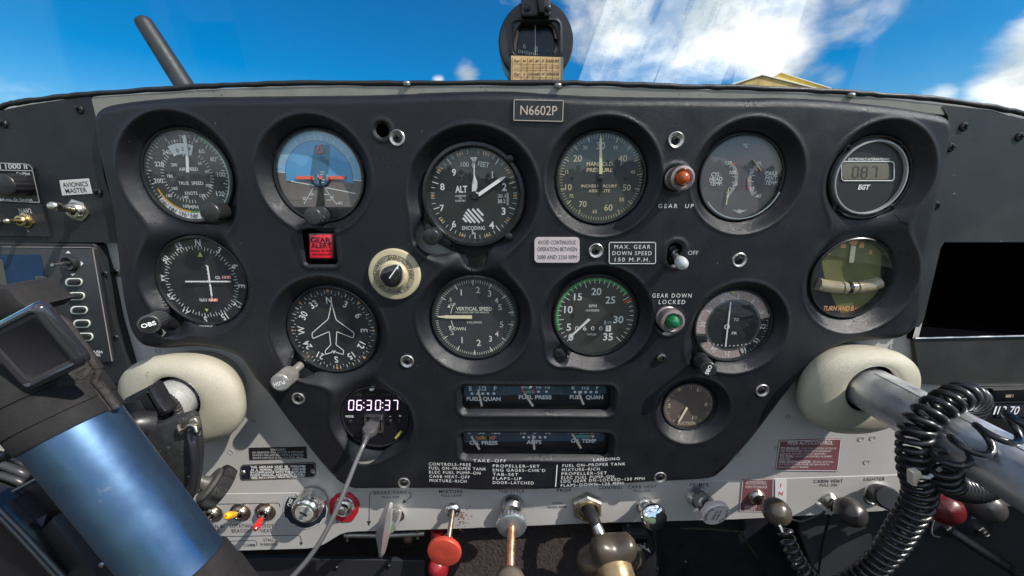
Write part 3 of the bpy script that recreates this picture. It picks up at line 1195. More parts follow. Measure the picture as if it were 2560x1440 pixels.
# ---- altimeter
d = Dial('alt', "altimeter", "large black altimeter with FEET scale, striped window and a small knob at its lower left", m_face2, fr=.97)
cx, cz = d.c
R0 = GR['alt']
m = MB()
m.lathe((cx, 0, cz), [(R0 * 1.03, .003), (R0 * 1.03, .0075), (R0 * 1.01, .0086), (R0 * .955, .0088), (R0 * .935, .0078), (R0 * .91, .0056), (R0 * .905, HF)], 72)
part("raised_ring", m, mat("semi gloss black ring", (.016, .016, .018), .28, var=.2, vscale=50), d.root)
m = MB()
for a, b in ((1274, 398), (1272, 592)):
    m.lathe(W(a, b, .008), [(.0036, -.002), (.0034, .001), (.002, .0018), (.0001, .0019)], 18)
part("ring_screw", m, SCREWBLK, d.root)
d.R = GR['alt'] * .89
d.ticks(0, 360, 50, .90, .985, .011, skip=lambda i: i % 5 == 0)
d.ticks(0, 360, 10, .84, .985, .02)
for i in range(10):
    a = i * 36 + 18
    c0 = d.pt(a, .93)
    u = Vector((sin(radians(a)), cos(radians(a))))
    v = Vector((u.y, -u.x))
    c0 = Vector(c0)
    d.mb('lume_wedge').flat([c0 - u * .045 * R, c0 + u * .045 * R + v * .04 * R, c0 + u * .045 * R - v * .04 * R], d.h + .0003)
for s, x, y, hp in (("1", 1231, 437, 17), ("2", 1261, 467, 17), ("3", 1259, 528, 17), ("4", 1229, 563, 17), ("5", 1182, 581, 9), ("6", 1135, 560, 15), ("7", 1105, 520, 15), ("8", 1106, 467, 16), ("9", 1135, 431, 16)):
    d.t(s, x, y, hp, bold=.02)
d.t("100", 1162, 411, 11, 20)
d.t("FEET", 1209, 411, 12, 28, rot=8)
d.t("0", 1184, 413, 14)
d.t("ALT", 1153, 473, 16, 30, bold=.03)
d.t("CALIBRATED", 1151, 490, 4.5, 27)
d.t("TO", 1151, 496, 4)
d.t("20,000 FEET", 1151, 502, 4.5, 27)
d.t("ENCODING", 1184, 570, 9, 57)
for p_, q_ in (((1157, 545), (1167, 555)), ((1160, 537), (1178, 557)), ((1164, 530), (1188, 557)), ((1169, 523), (1199, 557)), ((1181, 522), (1208, 553)), ((1193, 522), (1208, 539))):
    lineP(d.mb('hatch_window'), p_, q_, 5, d.h + .0003)
lineP(d.mb('hatch_window'), (1254, 477), (1268, 477), 1, d.h + .0003)
d.t("30.1", 1254, 490, 9, 19)
d.t("30.2", 1254, 503, 9, 19)
for i in range(12):
    lineP(d.mb('tick_marks'), (1266, 483 + i * 2.6), (1272, 483 + i * 2.6), 1.1, d.h + .0003)
d.done({'lume_wedge': mat("orange lume", (.55, .30, .14), .6)}, WINK)
d.needle([(1184, 396), (1186, 396), (1187, 455), (1184, 455)], 'thin_needle', HN + .001, WINK)
d.needle([(1175, 393), (1194, 393), (1185, 409)], 'pointer_triangle', HN + .001, WINK)
d.needle([(1186, 436), (1193, 456), (1193, 470), (1188, 481), (1180, 480), (1180, 458)], 'short_needle', HN, WINK)
d.needle([(1193, 484), (1198, 491), (1257, 450), (1264, 441), (1252, 443)], 'long_needle', HN + .002, WINK)
m = MB().prism(PX([(1180, 472), (1190, 470), (1196, 486), (1190, 506), (1178, 504), (1174, 488)], .0028), .0018, .0028, 0)
m.lathe(W(1186, 489, HN + .002), [(.004, -.003), (.004, 0), (.003, .0008)], 20, cap1=True)
part("hub", m, BLK, d.root)
m = MB().prism(PX([(1058, 570), (1068, 556), (1110, 590), (1130, 606), (1126, 618), (1098, 612), (1070, 598)], .006), .001, .006, .001)
part("knob_arm", m, BLK, d.root)
knob(d.root, "pressure_knob", (1077, 593), 21, .028, .010, mat("worn gloss black", (.016, .016, .018), .3, var=.5, vscale=140, specks=(.58, (.4, .4, .38), 350)), ribs=32)
m = MB().prism(PX([(1120, 612), (1250, 612), (1215, 634), (1206, 648), (1203, 664), (1188, 668), (1172, 664), (1170, 650), (1160, 634)], .0035), .001, .0035, .0006)
part("lower_flange", m, CASE, d.root)

# ---- manifold pressure
d = Dial('map', "manifold_pressure_gauge", "round manifold pressure gauge with ivory numerals and a pale needle pointing straight up at 30", m_face)
d.ticks(-148, 148 + 0, 74, .91, .985, .010)
d.ticks(-148, 148, 14, .86, .985, .018)
d.ticks(150, 210, 16, .91, .985, .010)
for s, x, y, hp in (("10", 1421, 468, 15), ("15", 1417, 430, 8), ("20", 1444, 396, 16), ("25", 1463, 369, 8.5), ("30", 1502, 364, 17), ("35", 1539, 369, 8.5), ("40", 1557, 396, 16),
                    ("45", 1582, 430, 8.5), ("50", 1567, 469, 15), ("55", 1554, 499, 8.5), ("60", 1521, 519, 15), ("65", 1487, 529, 8.5), ("70", 1457, 510, 14), ("75", 1428, 490, 8.5)):
    d.t(s, x, y, hp)
d.t("MANIFOLD", 1499, 410, 9.5, 65, bold=.02)
d.t("PRESSURE", 1499, 425, 9.5, 65, bold=.02)
d.t("INCHES MERCURY", 1498, 465, 7, 90, bold=.015)
d.t("ABSOLUTE", 1498, 477, 7, 54, bold=.015)
for a, b in ((1431, 446), (1565, 445)):
    c = W(a, b, d.h)
    d.mb('face_screw').lathe(c, [(.0016, 0), (.0014, .0004)], 12, cap1=True)
d.done({'face_screw': SCREWBLK}, IVORY)
d.needle([(1498, 435), (1506, 435), (1505, 350), (1502, 337), (1499, 350)], m=PALE)
m = MB().prism(PX([(1498, 436), (1506, 436), (1507, 480), (1502, 486), (1497, 480)], .0026), .002, .0026, 0)
m.lathe(W(1501, 446, .0030), [(.0025, -.001), (.0025, 0), (.001, .0006)], 18, cap1=True)
part("needle_tail", m, BLK, d.root)

# ---- dual temperature
m_f3 = mat("mauve grey dial face", (.105, .095, .105), .45, var=.12, vscale=50)
d = Dial('temp', "dual_temperature_gauge", "twin temperature gauge lettered CYL HEAD TEMP and CARB MIXT TEMP", m_f3)
d.t("°C", 1864, 364, 9, 13)
for s, x, y in (("150", 1822, 407), ("100", 1832, 431), ("50", 1838, 460), ("0", 1819, 491), ("40", 1896, 408), ("20", 1880, 427), ("0", 1871, 451), ("-20", 1877, 473), ("-40", 1895, 490)):
    d.t(s, x, y, 8.5)
for i, s in enumerate(("CYL.", "HEAD", "TEMP.")):
    d.t(s, 1790, 436 + i * 11.5, 9.5, 24 if i == 0 else 32, bold=.014, shear=.1)
for i, s in enumerate(("CARB.", "MIXT.", "TEMP.")):
    d.t(s, 1929, 434 + i * 11.5, 9.5, 32, bold=.014, shear=.1)
cL, cR = W(1928, 449, d.h), W(1786, 449, d.h)
rL = 58 * SX(1850, 450, d.h)
for i in range(26):
    for c_, a0, a1 in (((cL.x, cL.z), 228, 318), ((cR.x, cR.z), 48, 132)):
        a = a0 + (a1 - a0) * i / 25
        r1 = rL - (.0050 if i % 5 == 0 else .0028)
        u = Vector((sin(radians(a)), cos(radians(a))))
        d.mb('tick_marks').line(Vector(c_) + u * rL, Vector(c_) + u * r1, .0004, d.h + .0003)
d.mb('range_arc/r').arc((cL.x, cL.z), rL * .99, rL * 1.04, 244, 268, d.h + .0004)
d.mb('range_arc/y').arc((cL.x, cL.z), rL * .99, rL * 1.04, 268, 276, d.h + .0004)
d.mb('range_arc/r').arc((cR.x, cR.z), rL * .98, rL * 1.04, 48, 55, d.h + .0004)
d.mb('maker_mark').flat(PX([(1829, 524), (1843, 526), (1849, 522), (1855, 526), (1869, 524), (1855, 531), (1849, 534), (1843, 531)], d.h + .0003), d.h + .0003)
d.done({'range_arc/r': REDI, 'range_arc/y': AMBER, 'maker_mark': WINKDULL}, WINK)
d.needle(bar((1904, 427), (1883, 398), 3.5, 1.5), m=mat("salmon lume", (.62, .42, .28), .5))
d.needle(bar((1816, 512), (1822, 470), 2.5, 1.2), 'cylinder_needle', m=PALE)
m = MB()
m.arc(d.c, GR['temp'] * .955, GR['temp'] * .985, 110, 235, HG + .0014)
part("bright_rim", m, ALU, d.root, 0)

# ---- EGT
d = Dial('egt', "exhaust_temperature_gauge", "small black digital gauge with a white ring and the letters EGT under its display", mat("fine black plate", (.022, .020, .023), .45, bump=('noise', 1500, .2, .0003)), glass=None, hf=HG - .001)
R = GR['egt']
m = MB()
c2 = W(2174, 445, HG + .002)
m.lathe((c2.x, 0, c2.z), [(R * .90, HG - .001), (R * .90, HG + .0035), (R * .885, HG + .004), (R * .86, HG + .004), (R * .85, HG + .0032), (R * .85, HG + .0006)], 64)
part("white_ring", m, mat("silver white ring", (.34, .35, .35), .35), d.root)
m = MB()
m.flat([(c2.x + R * .87 * cos(t), c2.z + R * .87 * sin(t)) for t in np.linspace(0, 2 * pi, 56, endpoint=False)], HG + .0008)
part("front_plate", m, mat("fine black plate", (.02, .02, .02)), d.root, 0)
h = HG + .0012
pr = MB()
T(pr, "ELECTRONICS INTERNATIONAL", 2173, 398, 6, h, 104, bold=.02, shear=.25)
T(pr, "EGT", 2160, 468, 11, h, 28, bold=.04, shear=.1)
part("lettering", pr, WINK, d.root, 0)
fr_ = MB()
fr_.tube([Vector((x, -h, z)) for x, z in rrect(2104, 404, 2235, 452, 8, h)] + [Vector((rrect(2104, 404, 2235, 452, 8, h)[0][0], -h, rrect(2104, 404, 2235, 452, 8, h)[0][1]))], .0004, 6)
part("display_frame", fr_, WINK, d.root)
m = MB().flat(rrect(2107, 407, 2222, 449, 8, h), h)
part("display", m, mat("tan liquid crystal", (.15, .135, .10), .22, coat=.3), d.root, 0)


def seg7(mb, ch, px, py, w, hgt, h, slant=0.0, th=.16, gap=.0):
    S = {'0': 'abcdef', '1': 'bc', '2': 'abged', '3': 'abgcd', '4': 'fgbc', '5': 'afgcd', '6': 'afgedc', '7': 'abc', '8': 'abcdefg', '9': 'abcdfg', 'C': 'adef', 'n': 'ceg'}[ch]
    hw, hh = w / 2, hgt / 2
    t = w * th
    g = t * .35
    P = {'a': ((-hw + g, -hh), (hw - g, -hh)), 'g': ((-hw + g, 0), (hw - g, 0)), 'd': ((-hw + g, hh), (hw - g, hh)), 'f': ((-hw, -hh + g), (-hw, -g)),
         'b': ((hw, -hh + g), (hw, -g)), 'e': ((-hw, g), (-hw, hh - g)), 'c': ((hw, g), (hw, hh - g))}
    for s in S:
        (ax, ay), (bx, by) = P[s]
        lineP(mb, (px + ax - ay * slant, py + ay), (px + bx - by * slant, py + by), t, h)


sg = MB()
for ch, x in (('0', 2140), ('8', 2162), ('7', 2186)):
    seg7(sg, ch, x, 430, 13, 27, h + .0003, .1, .2)
part("digits", sg, mat("liquid crystal segment", (.07, .06, .06), .3), d.root, 0)
for a, b in ((2117, 372), (2244, 374), (2090, 519), (2226, 519)):
    s = screw_parts(d.root, False, SCREWBLK, SM)
    s.location = W(a, b, .004) - ORG[d.root.name]
    s.rotation_euler = (0, .5, 0)

# ---- course deviation
CDIY = mat("yellow green marker", (.45, .60, .08), .5)
d = Dial('cdi', "course_deviation_indicator", "black course indicator with compass letters round it and white crossed needles", m_face2, fr=.985)
for i in range(72):
    a = i * 5 + 6
    d.mb('tick_marks').line(d.pt(a, .76 if i % 2 == 0 else .80), d.pt(a, .86), .013 * d.R, d.h + .0003)
for i, s in enumerate("N 3 6 E 12 15 S 21 24 W 30 33".split()):
    d.radial(s, i * 30 + 6, .935, .15, bold=.02, sx=.85)
for k in range(-4, 5):
    if k:
        for vert in (0, 1):
            q = (523 + (k * 1.6 if vert else k * 11), 704 + (k * 10 if vert else 0))
            c = W(*q, d.h)
            d.mb('deviation_dots').arc((c.x, c.z), 0, .0008, 0, 360, d.h + .0003, 8)
d.t("GS", 544, 694, 7, 12)
d.t("NAV", 509, 750, 8, 19)
d.mb('centre_ring').arc(xz(W(523, 704, d.h)), .0014, .0019, 0, 360, d.h + .0003)
d.done({})
d.needle(bar((518, 665), (529, 741), 3), 'vertical_needle', HN, WINK)
d.needle(bar((463, 704), (577, 704), 3), 'horizontal_needle', HN + .0008, WINK)
m = MB().flat(PX([(500, 629), (494, 642), (507, 642)], .0024), .0024)
m.flat(PX([(512, 772), (521, 772), (517, 780)], .0024), .0024)
part("course_marker", m, CDIY, d.root, 0)
for nm, x, y in (("glideslope_flag", 566, 693), ("nav_flag", 533, 750)):
    m = MB().flat(PX([(x - 11, y - 3.5), (x + 11, y - 3.5), (x + 11, y + 3.5), (x - 11, y + 3.5)], .0022), .0022)
    f = part(nm, m, WINK, d.root, 0)
    m = MB()
    for q in (-8, 0, 8):
        m.flat(PX([(x + q - 3, y + 3.5), (x + q + 1, y + 3.5), (x + q + 4, y - 3.5), (x + q, y - 3.5)], .0024), .0024)
    part("stripe", m, ORANGE, f, 0)
m = MB().prism(rrect(482, 809, 536, 824, 3, .006), .002, .006, .0006)
p = part("name_plate", m, BLK, d.root)
m = MB()
T(m, "BENDIX/KING", 508, 817, 6.5, .0063, 48, bold=.01)
part("lettering", m, WINK, p, 0)
KN = mat("grey black knurled knob", (.035, .037, .04), .38, var=.2, vscale=90)
knob(d.root, "course_knob", (372, 811), 23, .045, .018, KN, pb=(400, 797), ribs=18, capm=BLKGLOSS, txt="OBS", rot=-12)
m = MB().tube([W(432, 812, .003), W(400, 797, .018)], .006, 14)
part("knob_boss", m, BLK, d.root)

# ---- heading indicator
d = Dial('dg', "heading_indicator", "black heading indicator with a white outlined aircraft in the middle of its compass card", m_face2)
d.ticks(0, 360, 72, .905, .985, .012)
d.ticks(0, 360, 36, .87, .985, .013)
for i, s in enumerate("N 3 6 E 12 15 S 21 24 W 30 33".split()):
    d.radial(s, i * 30, .745, .155, bold=.015, sx=.9)
for i in range(8):
    a = i * 45
    u = Vector((sin(radians(a)), cos(radians(a))))
    v = Vector((u.y, -u.x))
    c0 = Vector(d.c) + u * d.R * .95
    d.mb('lume_wedge').flat([c0 - u * .045 * d.R, c0 + u * .045 * d.R + v * .04 * d.R, c0 + u * .045 * d.R - v * .04 * d.R], d.h + .0004)
pl = [(829, 757), (839, 795), (841, 800), (884, 831), (885, 838), (882, 845), (842, 829), (840, 862), (859, 876), (858, 886), (840, 881), (837, 876), (835, 884), (832, 876), (829, 881), (814, 886), (813, 877), (827, 862), (823, 829), (783, 846), (780, 840), (781, 832), (819, 799), (821, 795), (829, 757)]
for p, q in zip(pl, pl[1:]):
    lineP(d.mb('aircraft_outline'), p, q, 2.0, HN)
d.done({'lume_wedge': mat("orange lume", (.5, .3, .15))})
SILV = mat("worn silver knob", (.32, .31, .28), .35, .6, var=.3, vscale=120)
m = MB().tube([W(752, 912, .002), W(735, 927, .012)], .0042, 14)
part("knob_shaft", m, SILV, d.root)
k_ = knob(d.root, "caging_knob", (699, 958), 23, .034, .014, SILV, pb=(726, 935), ribs=36, capm=mat("grey cap", (.20, .20, .2), .4), txt="PUSH", rot=165)

# ---- vertical speed
d = Dial('vsi', "vertical_speed_indicator", "dark vertical speed gauge with a cream needle pointing left at zero", mat("indigo dial face", (.030, .030, .042), .5, var=.15, vscale=60))
for sgn in (1, -1):
    d.ticks(-90 + sgn * 4, -90 + sgn * 175, 50, .90, .97, .011)
    d.ticks(-90 + sgn * 34, -90 + sgn * 170, 5, .84, .97, .02)
for s, x, y, hp in (("1", 1153, 731, 15), ("2", 1195, 725, 15), ("3", 1224, 734, 15), ("4", 1241, 751, 13), ("5", 1250, 768, 14), ("5", 1254, 811, 14), ("4", 1242, 835, 12), ("3", 1226, 847, 14), ("2", 1197, 857, 15),
                    ("1", 1155, 850, 15), (".5", 1125, 749, 9), (".5", 1130, 833, 9), ("UP", 1133, 761, 7), ("DOWN", 1144, 822, 8), ("0", 1116, 792, 9)):
    d.t(s, x, y, hp)
d.t("VERTICAL SPEED", 1185, 772, 8.5, 90, bold=.02)
d.t("THOUSAND FEET PER MINUTE", 1180, 781, 4, 84)
d.t("KOLLSMAN", 1186, 806, 5, 37)
d.mb('direction_arrow').arc(xz(W(1190, 792, d.h)), .0245, .0252, 278, 300, d.h + .0003)
d.mb('direction_arrow').arc(xz(W(1190, 792, d.h)), .0245, .0252, 240, 262, d.h + .0003)
for pts in ([(1118, 768), (1126, 770), (1124, 760)], [(1120, 816), (1128, 814), (1127, 824)]):
    d.mb('direction_arrow').flat(PX(pts, d.h + .0003), d.h + .0003)
d.done({}, mat("warm white ink", (.66, .65, .55), .6))
d.needle([(1180, 789), (1180, 797), (1118, 796), (1094, 793), (1094, 791), (1118, 789)], m=PALE)

# ---- tachometer
d = Dial('tach', "tachometer", "engine speed gauge with a green arc, hour meter window and white needle at zero", mat("warm black dial face", (.038, .033, .034), .5, var=.15, vscale=60))
for i in range(36):
    a = -134 + i * 268 / 35
    d.mb('tick_marks').line(d.pt(a, .80 if i % 5 == 0 else .87), d.pt(a, .97), .016 * d.R, d.h + .0004)
d.arc(.93, 1.0, -113, 52, 'range_arc/g')
d.mb('range_arc/r').line(d.pt(62, .80), d.pt(62, 1.0), .05 * d.R, d.h + .0005)
for s, x, y in (("0", 1427, 843), ("5", 1422, 818), ("10", 1421, 774), ("15", 1445, 742), ("20", 1491, 729), ("25", 1526, 750), ("30", 1546, 799), ("35", 1520, 842)):
    d.t(s, x, y, 17, bold=.015)
d.t("RPM", 1482, 765, 7, 19)
d.t("HUNDREDS", 1481, 776, 5, 33)
d.t("HOURS", 1480, 836, 5.5, 22)
d.t("1", 1512, 806, 11, dh=.0004)
d.t("1/10", 1521, 806, 6)
for s, x in (("0", 1442), ("6", 1462), ("0", 1482), ("0", 1502)):
    d.t(s, x, 821, 10, 9, k='hour_counter/w', dh=.0006)
d.mb('hour_counter/b').flat(PX([(1514, 813), (1527, 813), (1527, 828), (1514, 828)], d.h), d.h + .0004)
d.t("1", 1521, 821, 10, k='hour_counter/k', dh=.0006)
for a, b in ((1432, 789), (1530, 788)):
    d.mb('face_screw').lathe(W(a, b, d.h), [(.0018, 0), (.0016, .0005)], 12, cap1=True)
d.done({'range_arc/g': mat("green ink"  , (.05, .3, .09)), 'range_arc/r': REDI, 'hour_counter/k': KINK, 'face_screw': SCREWBLK})
d.needle([(1471, 796), (1476, 800), (1429, 842), (1424, 845), (1424, 841)], m=WINK)
m = MB().prism(PX([(1384, 884), (1390, 872), (1404, 872), (1418, 890), (1412, 896), (1392, 898)], .005), .001, .005, .001)
m.lathe(W(1396, 884, .005), [(.0030, 0), (.003, .0012), (.0017, .0012), (.0017, 0)], 16)
part("mounting_ear", m, BLK, d.root)

# ---- VOR
m_pink = mat("rose haze tint", (.42, .31, .29), .5, var=.12, vscale=70)  # pinkish haze reflected in the glass is put into this colour
d = Dial('vor', "omni_bearing_indicator", "course indicator with a dull rose outer ring, TO and FR windows and one white needle", m_face2)
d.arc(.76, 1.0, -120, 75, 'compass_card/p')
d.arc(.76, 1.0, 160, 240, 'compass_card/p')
d.arc(.70, .76, -180, 180, 'compass_card/q')
for i in range(72):
    a = i * 5
    d.mb('tick_marks').line(d.pt(a, .90 if i % 2 == 0 else .93), d.pt(a, .98), .012 * d.R, d.h + .0004)
for i, s in enumerate("3 6 9 12 15 18 21 24 27 30 33 0".split()):
    d.radial(s, i * 30 + 2, .83, .13, bold=.01, sx=.9)
d.t("TO", 1841, 799, 7, 13)
d.t("FR", 1836, 833, 7, 13)
for i in range(11):
    c = W(1774 + i * 10, 858 + 6 * (1 - ((i - 5) / 5) ** 2), d.h)
    d.mb('deviation_dots').arc((c.x, c.z), 0, .0007, 0, 360, d.h + .0004, 8)
d.mb('centre_ring').arc(xz(W(1816, 816, d.h)), .0018, .0026, 0, 360, HN - .0003)
d.mb('index_mark').flat(PX([(1829, 728), (1837, 728), (1833, 738)], d.h), d.h + .0006)
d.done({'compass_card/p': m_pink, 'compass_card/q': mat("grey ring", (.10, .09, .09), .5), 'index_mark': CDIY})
d.needle(bar((1827, 756), (1814, 867), 3.2), m=WINK)
m = MB().prism(PX([(1740, 838), (1768, 838), (1770, 856), (1742, 858)], .006), .001, .006, .0006)
part("side_tab", m, BLK, d.root)
m = MB().tube([W(1748, 896, .002), W(1756, 906, .016)], .0075, 18)
part("knob_boss", m, BLK, d.root)
knob(d.root, "course_knob", (1771, 924), 20, .036, .016, BLK, pb=(1758, 908), ribs=28, capm=BLKGLOSS, txt="OBS", rot=110)

# ---- turn and bank
d = Dial('tb', "turn_and_bank_indicator", "olive faced turn and bank indicator with a curved liquid tube across its middle", mat("black well", (.012, .013, .018), .5), hf=-.003)
SAL = mat("salmon ink", (.80, .36, .16), .6)
d.mb('face_plate').flat(PX([(2052, 640), (2078, 612), (2118, 597), (2150, 600), (2182, 612), (2204, 632), (2200, 700), (2190, 748), (2176, 772), (2130, 792), (2104, 786), (2088, 760), (2060, 690)], d.h), d.h + .0001)
for pts in ([(2101, 603), (2107, 606), (2114, 610), (2114, 620), (2101, 620)], [(2122, 598), (2143, 598), (2143, 608), (2133, 616), (2123, 608)], [(2147, 620), (2147, 613), (2155, 605), (2161, 612), (2158, 620)]):
    d.mb('bank_mark').flat(PX(pts, d.h), d.h + .0003)
d.t("L", 2074, 631, 10, k='lettering', bold=.02)
d.t("R", 2178, 631, 11, k='lettering', bold=.02)
d.t("TURN AND BANK", 2110, 771, 11, 104, k='lettering', bold=.014, shear=.05)
d.done({'bank_mark': SAL, 'lettering': SAL, 'face_plate': m_olive})
d.needle([(2123, 656), (2128, 615), (2140, 615), (2135, 656), (2128, 657)], m=PALE, h=-.001)
tube_px = [(2042, 710), (2060, 714), (2080, 717), (2100, 719), (2120, 720), (2140, 719), (2160, 716), (2180, 712), (2196, 706)]
m = MB().tube([W(a, b, -.0024) for a, b in tube_px], .0062, 18)
gt = part("liquid_tube", m, mat("liquid filled tube", (.36, .30, .19), .08, coat=.7, var=.2, vscale=90), d.root)
m = MB()
for a in (2100, 2137):
    m.lathe(W(a, 719, -.0024), [(.0064, -.0006), (.0067, 0), (.0064, .0006)], 24, axis=(1, 0, -.03))
part("reference_wire", m, mat("dark reference wire", (.08, .08, .04), .4), d.root)
m = MB().lathe(W(2118, 719.5, -.0022), [(.0001, -.0066), (.004, -.0052), (.0064, -.0015), (.0064, .0015), (.004, .0052), (.0001, .0066)], 20)
part("ball", m, BLKGLOSS, d.root)

# ---- suction
d = Dial('suct', "suction_gauge", "smallest round gauge on the panel, umber face lettered SUCTION, cream needle near zero", m_brownface)
d.ticks(-140, 140, 50, .88, .97, .014)
d.ticks(-140, 140, 10, .80, .97, .022)
for s, x, y in (("2", 1673, 1014), ("4", 1697, 974), ("6", 1745, 974), ("8", 1765, 1011), ("10", 1737, 1044), ("0", 1699, 1043)):
    d.t(s, x, y, 9, bold=.014)
d.t("SUCTION", 1717, 1058, 7, 46, bold=.014)
d.done({}, IVORY)
d.needle(bar((1718, 1019), (1697, 1055), 5.5, 4.5), m=PALE)

# ---- clock
d = Dial('clock', "digital_clock", "round black digital clock reading 06:30:37 with a charging port below the digits", mat("black clock glass", (.008, .008, .012), .12, coat=.4), glass=None, hf=HG)
h = HG + .0004
sg = MB()
for ch, x in zip("063037", (878, 898, 922, 945, 968, 988)):
    seg7(sg, ch, x, 1013, 12, 24, h, .05, .17)
for x in (909.5, 956.5):
    for y in (1007, 1019):
        lineP(sg, (x - 1.3, y), (x + 1.3, y), 2.6, h)
part("digits", sg, mat("lit violet white segments", (.5, .4, .5), .5, emit=((.86, .62, .95), .9)), d.root, 0)
m = MB()
T(m, "MODE", 874, 1041, 5, h, 20, bold=.02)
T(m, "–", 976, 1040, 5, h, 6, bold=.03)
T(m, "+", 1000, 1040, 7, h, 7, bold=.03)
m.flat([(W(930, 971, h).x + .0027 * cos(t), W(930, 971, h).z + .0026 * sin(t) + .0012 * cos(t)) for t in np.linspace(0, 6, 18)], h)
part("lettering", m, WINK, d.root, 0)
m = MB()
for s, x in (("UTC", 897), ("FLIGHT", 930), ("TIMER", 965)):
    T(m, s, x, 987, 5, h, 14 if s == "UTC" else 24)
part("mode_legend", m, mat("unlit legend", (.05, .05, .06), .6), d.root, 0)
for x, y in ((876, 1053), (976, 1052), (999, 1052)):
    m = MB().lathe(W(x, y, HG), [(.0019, -.001), (.0019, .0014), (.0015, .0018)], 16, cap1=True)
    part("button", m, BLK, d.root)
m = MB()
o_, i_ = rrect(911, 1036, 959, 1081, 1.5, h), rrect(917, 1042, 953, 1075, 1, h)
n = len(o_)
m.add([(x, -h - .001, z) for x, z in o_] + [(x, -h - .001, z) for x, z in i_] + [(x, -h + .001, z) for x, z in o_] + [(x, -h + .0002, z) for x, z in i_],
      [(i, (i + 1) % n, n + (i + 1) % n, n + i) for i in range(n)] + [(i, 2 * n + i, 2 * n + (i + 1) % n, (i + 1) % n) for i in range(n)] + [(n + i, n + (i + 1) % n, 3 * n + (i + 1) % n, 3 * n + i) for i in range(n)])
part("port_frame", m, STEEL, d.root, 0)
m = MB().flat(PX([(1026 - 40, 1095), (1002, 1075), (1006, 1080), (990, 1098)], HG + .0016), HG + .0016)
part("yellow_tag", m, mat("faded yellow", (.35, .32, .08), .6), d.root, 0)
m = MB().flat(PX([(986, 976), (998, 976), (996, 984)], HG + .0004), HG + .0004)
part("corner_mark", m, VOID, d.root, 0)

# ---- the two strip gauges
def strip_gauge(name, label, x0, y0, x1, y1, meters):
    c = W((x0 + x1) / 2, (y0 + y1) / 2, HG)
    root = thing(name, label, "gauge", c)
    m = MB().prism(rrect(x0 - 8, y0 - 6, x1 + 8, y1 + 6, 8, -.004), H0 + .0012, -.004, 0)
    part("dial_face", m, mat("strip gauge black", (.010, .011, .014), .4), root, 0)
    m = MB()
    m.flat(PX([(x0 + 2, y0 - 8), (x1 - 8, y0 - 12), (x1 - 8, y0 + 22), (x1 - 14, y0 + 27), (x0 + 170, y0 + 27), (x0 + 2, y0 + 30)], -.0036), -.0038)
    part("scale_band", m, mat("strip gauge slate blue", (.05, .085, .115), .3, var=.3, vscale=25), root, 0)
    m = MB().flat(rrect(x0 - 5, y0 - 4, x1 + 5, y1 + 4, 8, .0018), .0018)
    part("glass", m, GLASS, root, 0)
    h = -.0033
    a, b_ = MB(), MB()
    g_, r_, y_ = MB(), MB(), MB()
    for (tops, ty, name_, nx, ny, nw, dots, dy, nd, bars) in meters:
        for s, x in tops:
            T(a, s, x, ty, 10, h, None, bold=.03)
        T(a, name_, nx, ny, 9, h, nw, bold=.03)
        for x in dots:
            q = W(x, dy, h)
            a.arc((q.x, q.z), 0, 3.6 * SX(x, dy, h), 0, 360, h + .0001, 12)
        for (bx0, bx1, mb_i, w_) in bars:
            lineP((g_, r_, y_)[mb_i], (bx0[0], bx0[1]), (bx1[0], bx1[1]), w_, h + (.0002 if mb_i != 1 else .0003))
        part("needle", MB().prism(PX(bar(nd[0], nd[1], 4.5, 5.5), -.001), -.0014, -.001, 0), mat("pale pink lume", (.78, .66, .55), .5), root, 0)
    part("lettering", a, mat("bright strip ink", (.8, .8, .8)), root, 0)
    for mm, c_ in ((g_, GREENI), (r_, mat("rose ink", (.5, .14, .12), .6)), (y_, mat("ochre ink", (.5, .26, .06), .6))):
        if mm.v:
            part("range_bar", mm, c_ if c_ is not GREENI else mat("teal ink", (.10, .32, .27), .6), root, 0)


strip_gauge("fuel_gauge_cluster", "upper of the two wide slot gauges, lettered FUEL QUAN and FUEL PRESS", 1157, 960, 1524, 1018, [
    ((("E", 1176), ("1/2", 1207), ("F", 1238)), 971, "FUEL  QUAN", 1209, 997, 85, (1180, 1194, 1207, 1220, 1235), 984, ((1195, 974), (1205, 1016)), ()),
    ((("0", 1307), ("5", 1326), ("10", 1347), ("15", 1369)), 966, "FUEL PRESS", 1338, 993, 82, (1346, 1366), 979, ((1311, 984), (1333, 1016)),
     (((1313, 980), (1332, 980), 0, 8), ((1306, 974), (1313, 985), 1, 6), ((1334, 974), (1334, 984), 1, 6))),
    ((("E", 1433), ("1/2", 1464), ("F", 1494)), 968, "FUEL  QUAN", 1466, 993, 83, (1437, 1452, 1464, 1477, 1491), 980, ((1446, 978), (1459, 1012)), ())])
strip_gauge("oil_and_ammeter_cluster", "lower of the two wide slot gauges, lettered OIL PRESS, AMPS and OIL TEMP", 1157, 1076, 1519, 1130, [
    ((("0", 1173), ("50", 1204), ("100", 1240)), 1080, "OIL PRESS", 1209, 1107, 70, (1180, 1206, 1234), 1093, ((1181, 1096), (1199, 1124)),
     (((1196, 1095), (1234, 1095), 2, 8), ((1216, 1095), (1223, 1095), 0, 8), ((1190, 1090), (1195, 1099), 1, 6), ((1239, 1090), (1232, 1099), 1, 6))),
    ((("10", 1308), ("0", 1337), ("10", 1371)), 1080, "AMPS", 1335, 1105, 37, (1309, 1322, 1336, 1350, 1363), 1093, ((1332, 1088), (1336, 1124)), ()),
    ((("100", 1432), ("200", 1460), ("250", 1487)), 1079, "OIL TEMP", 1459, 1102, 63, (1458, 1482), 1091, ((1431, 1086), (1453, 1121)),
     (((1438, 1091), (1478, 1091), 0, 8), ((1480, 1086), (1476, 1095), 1, 5)))])
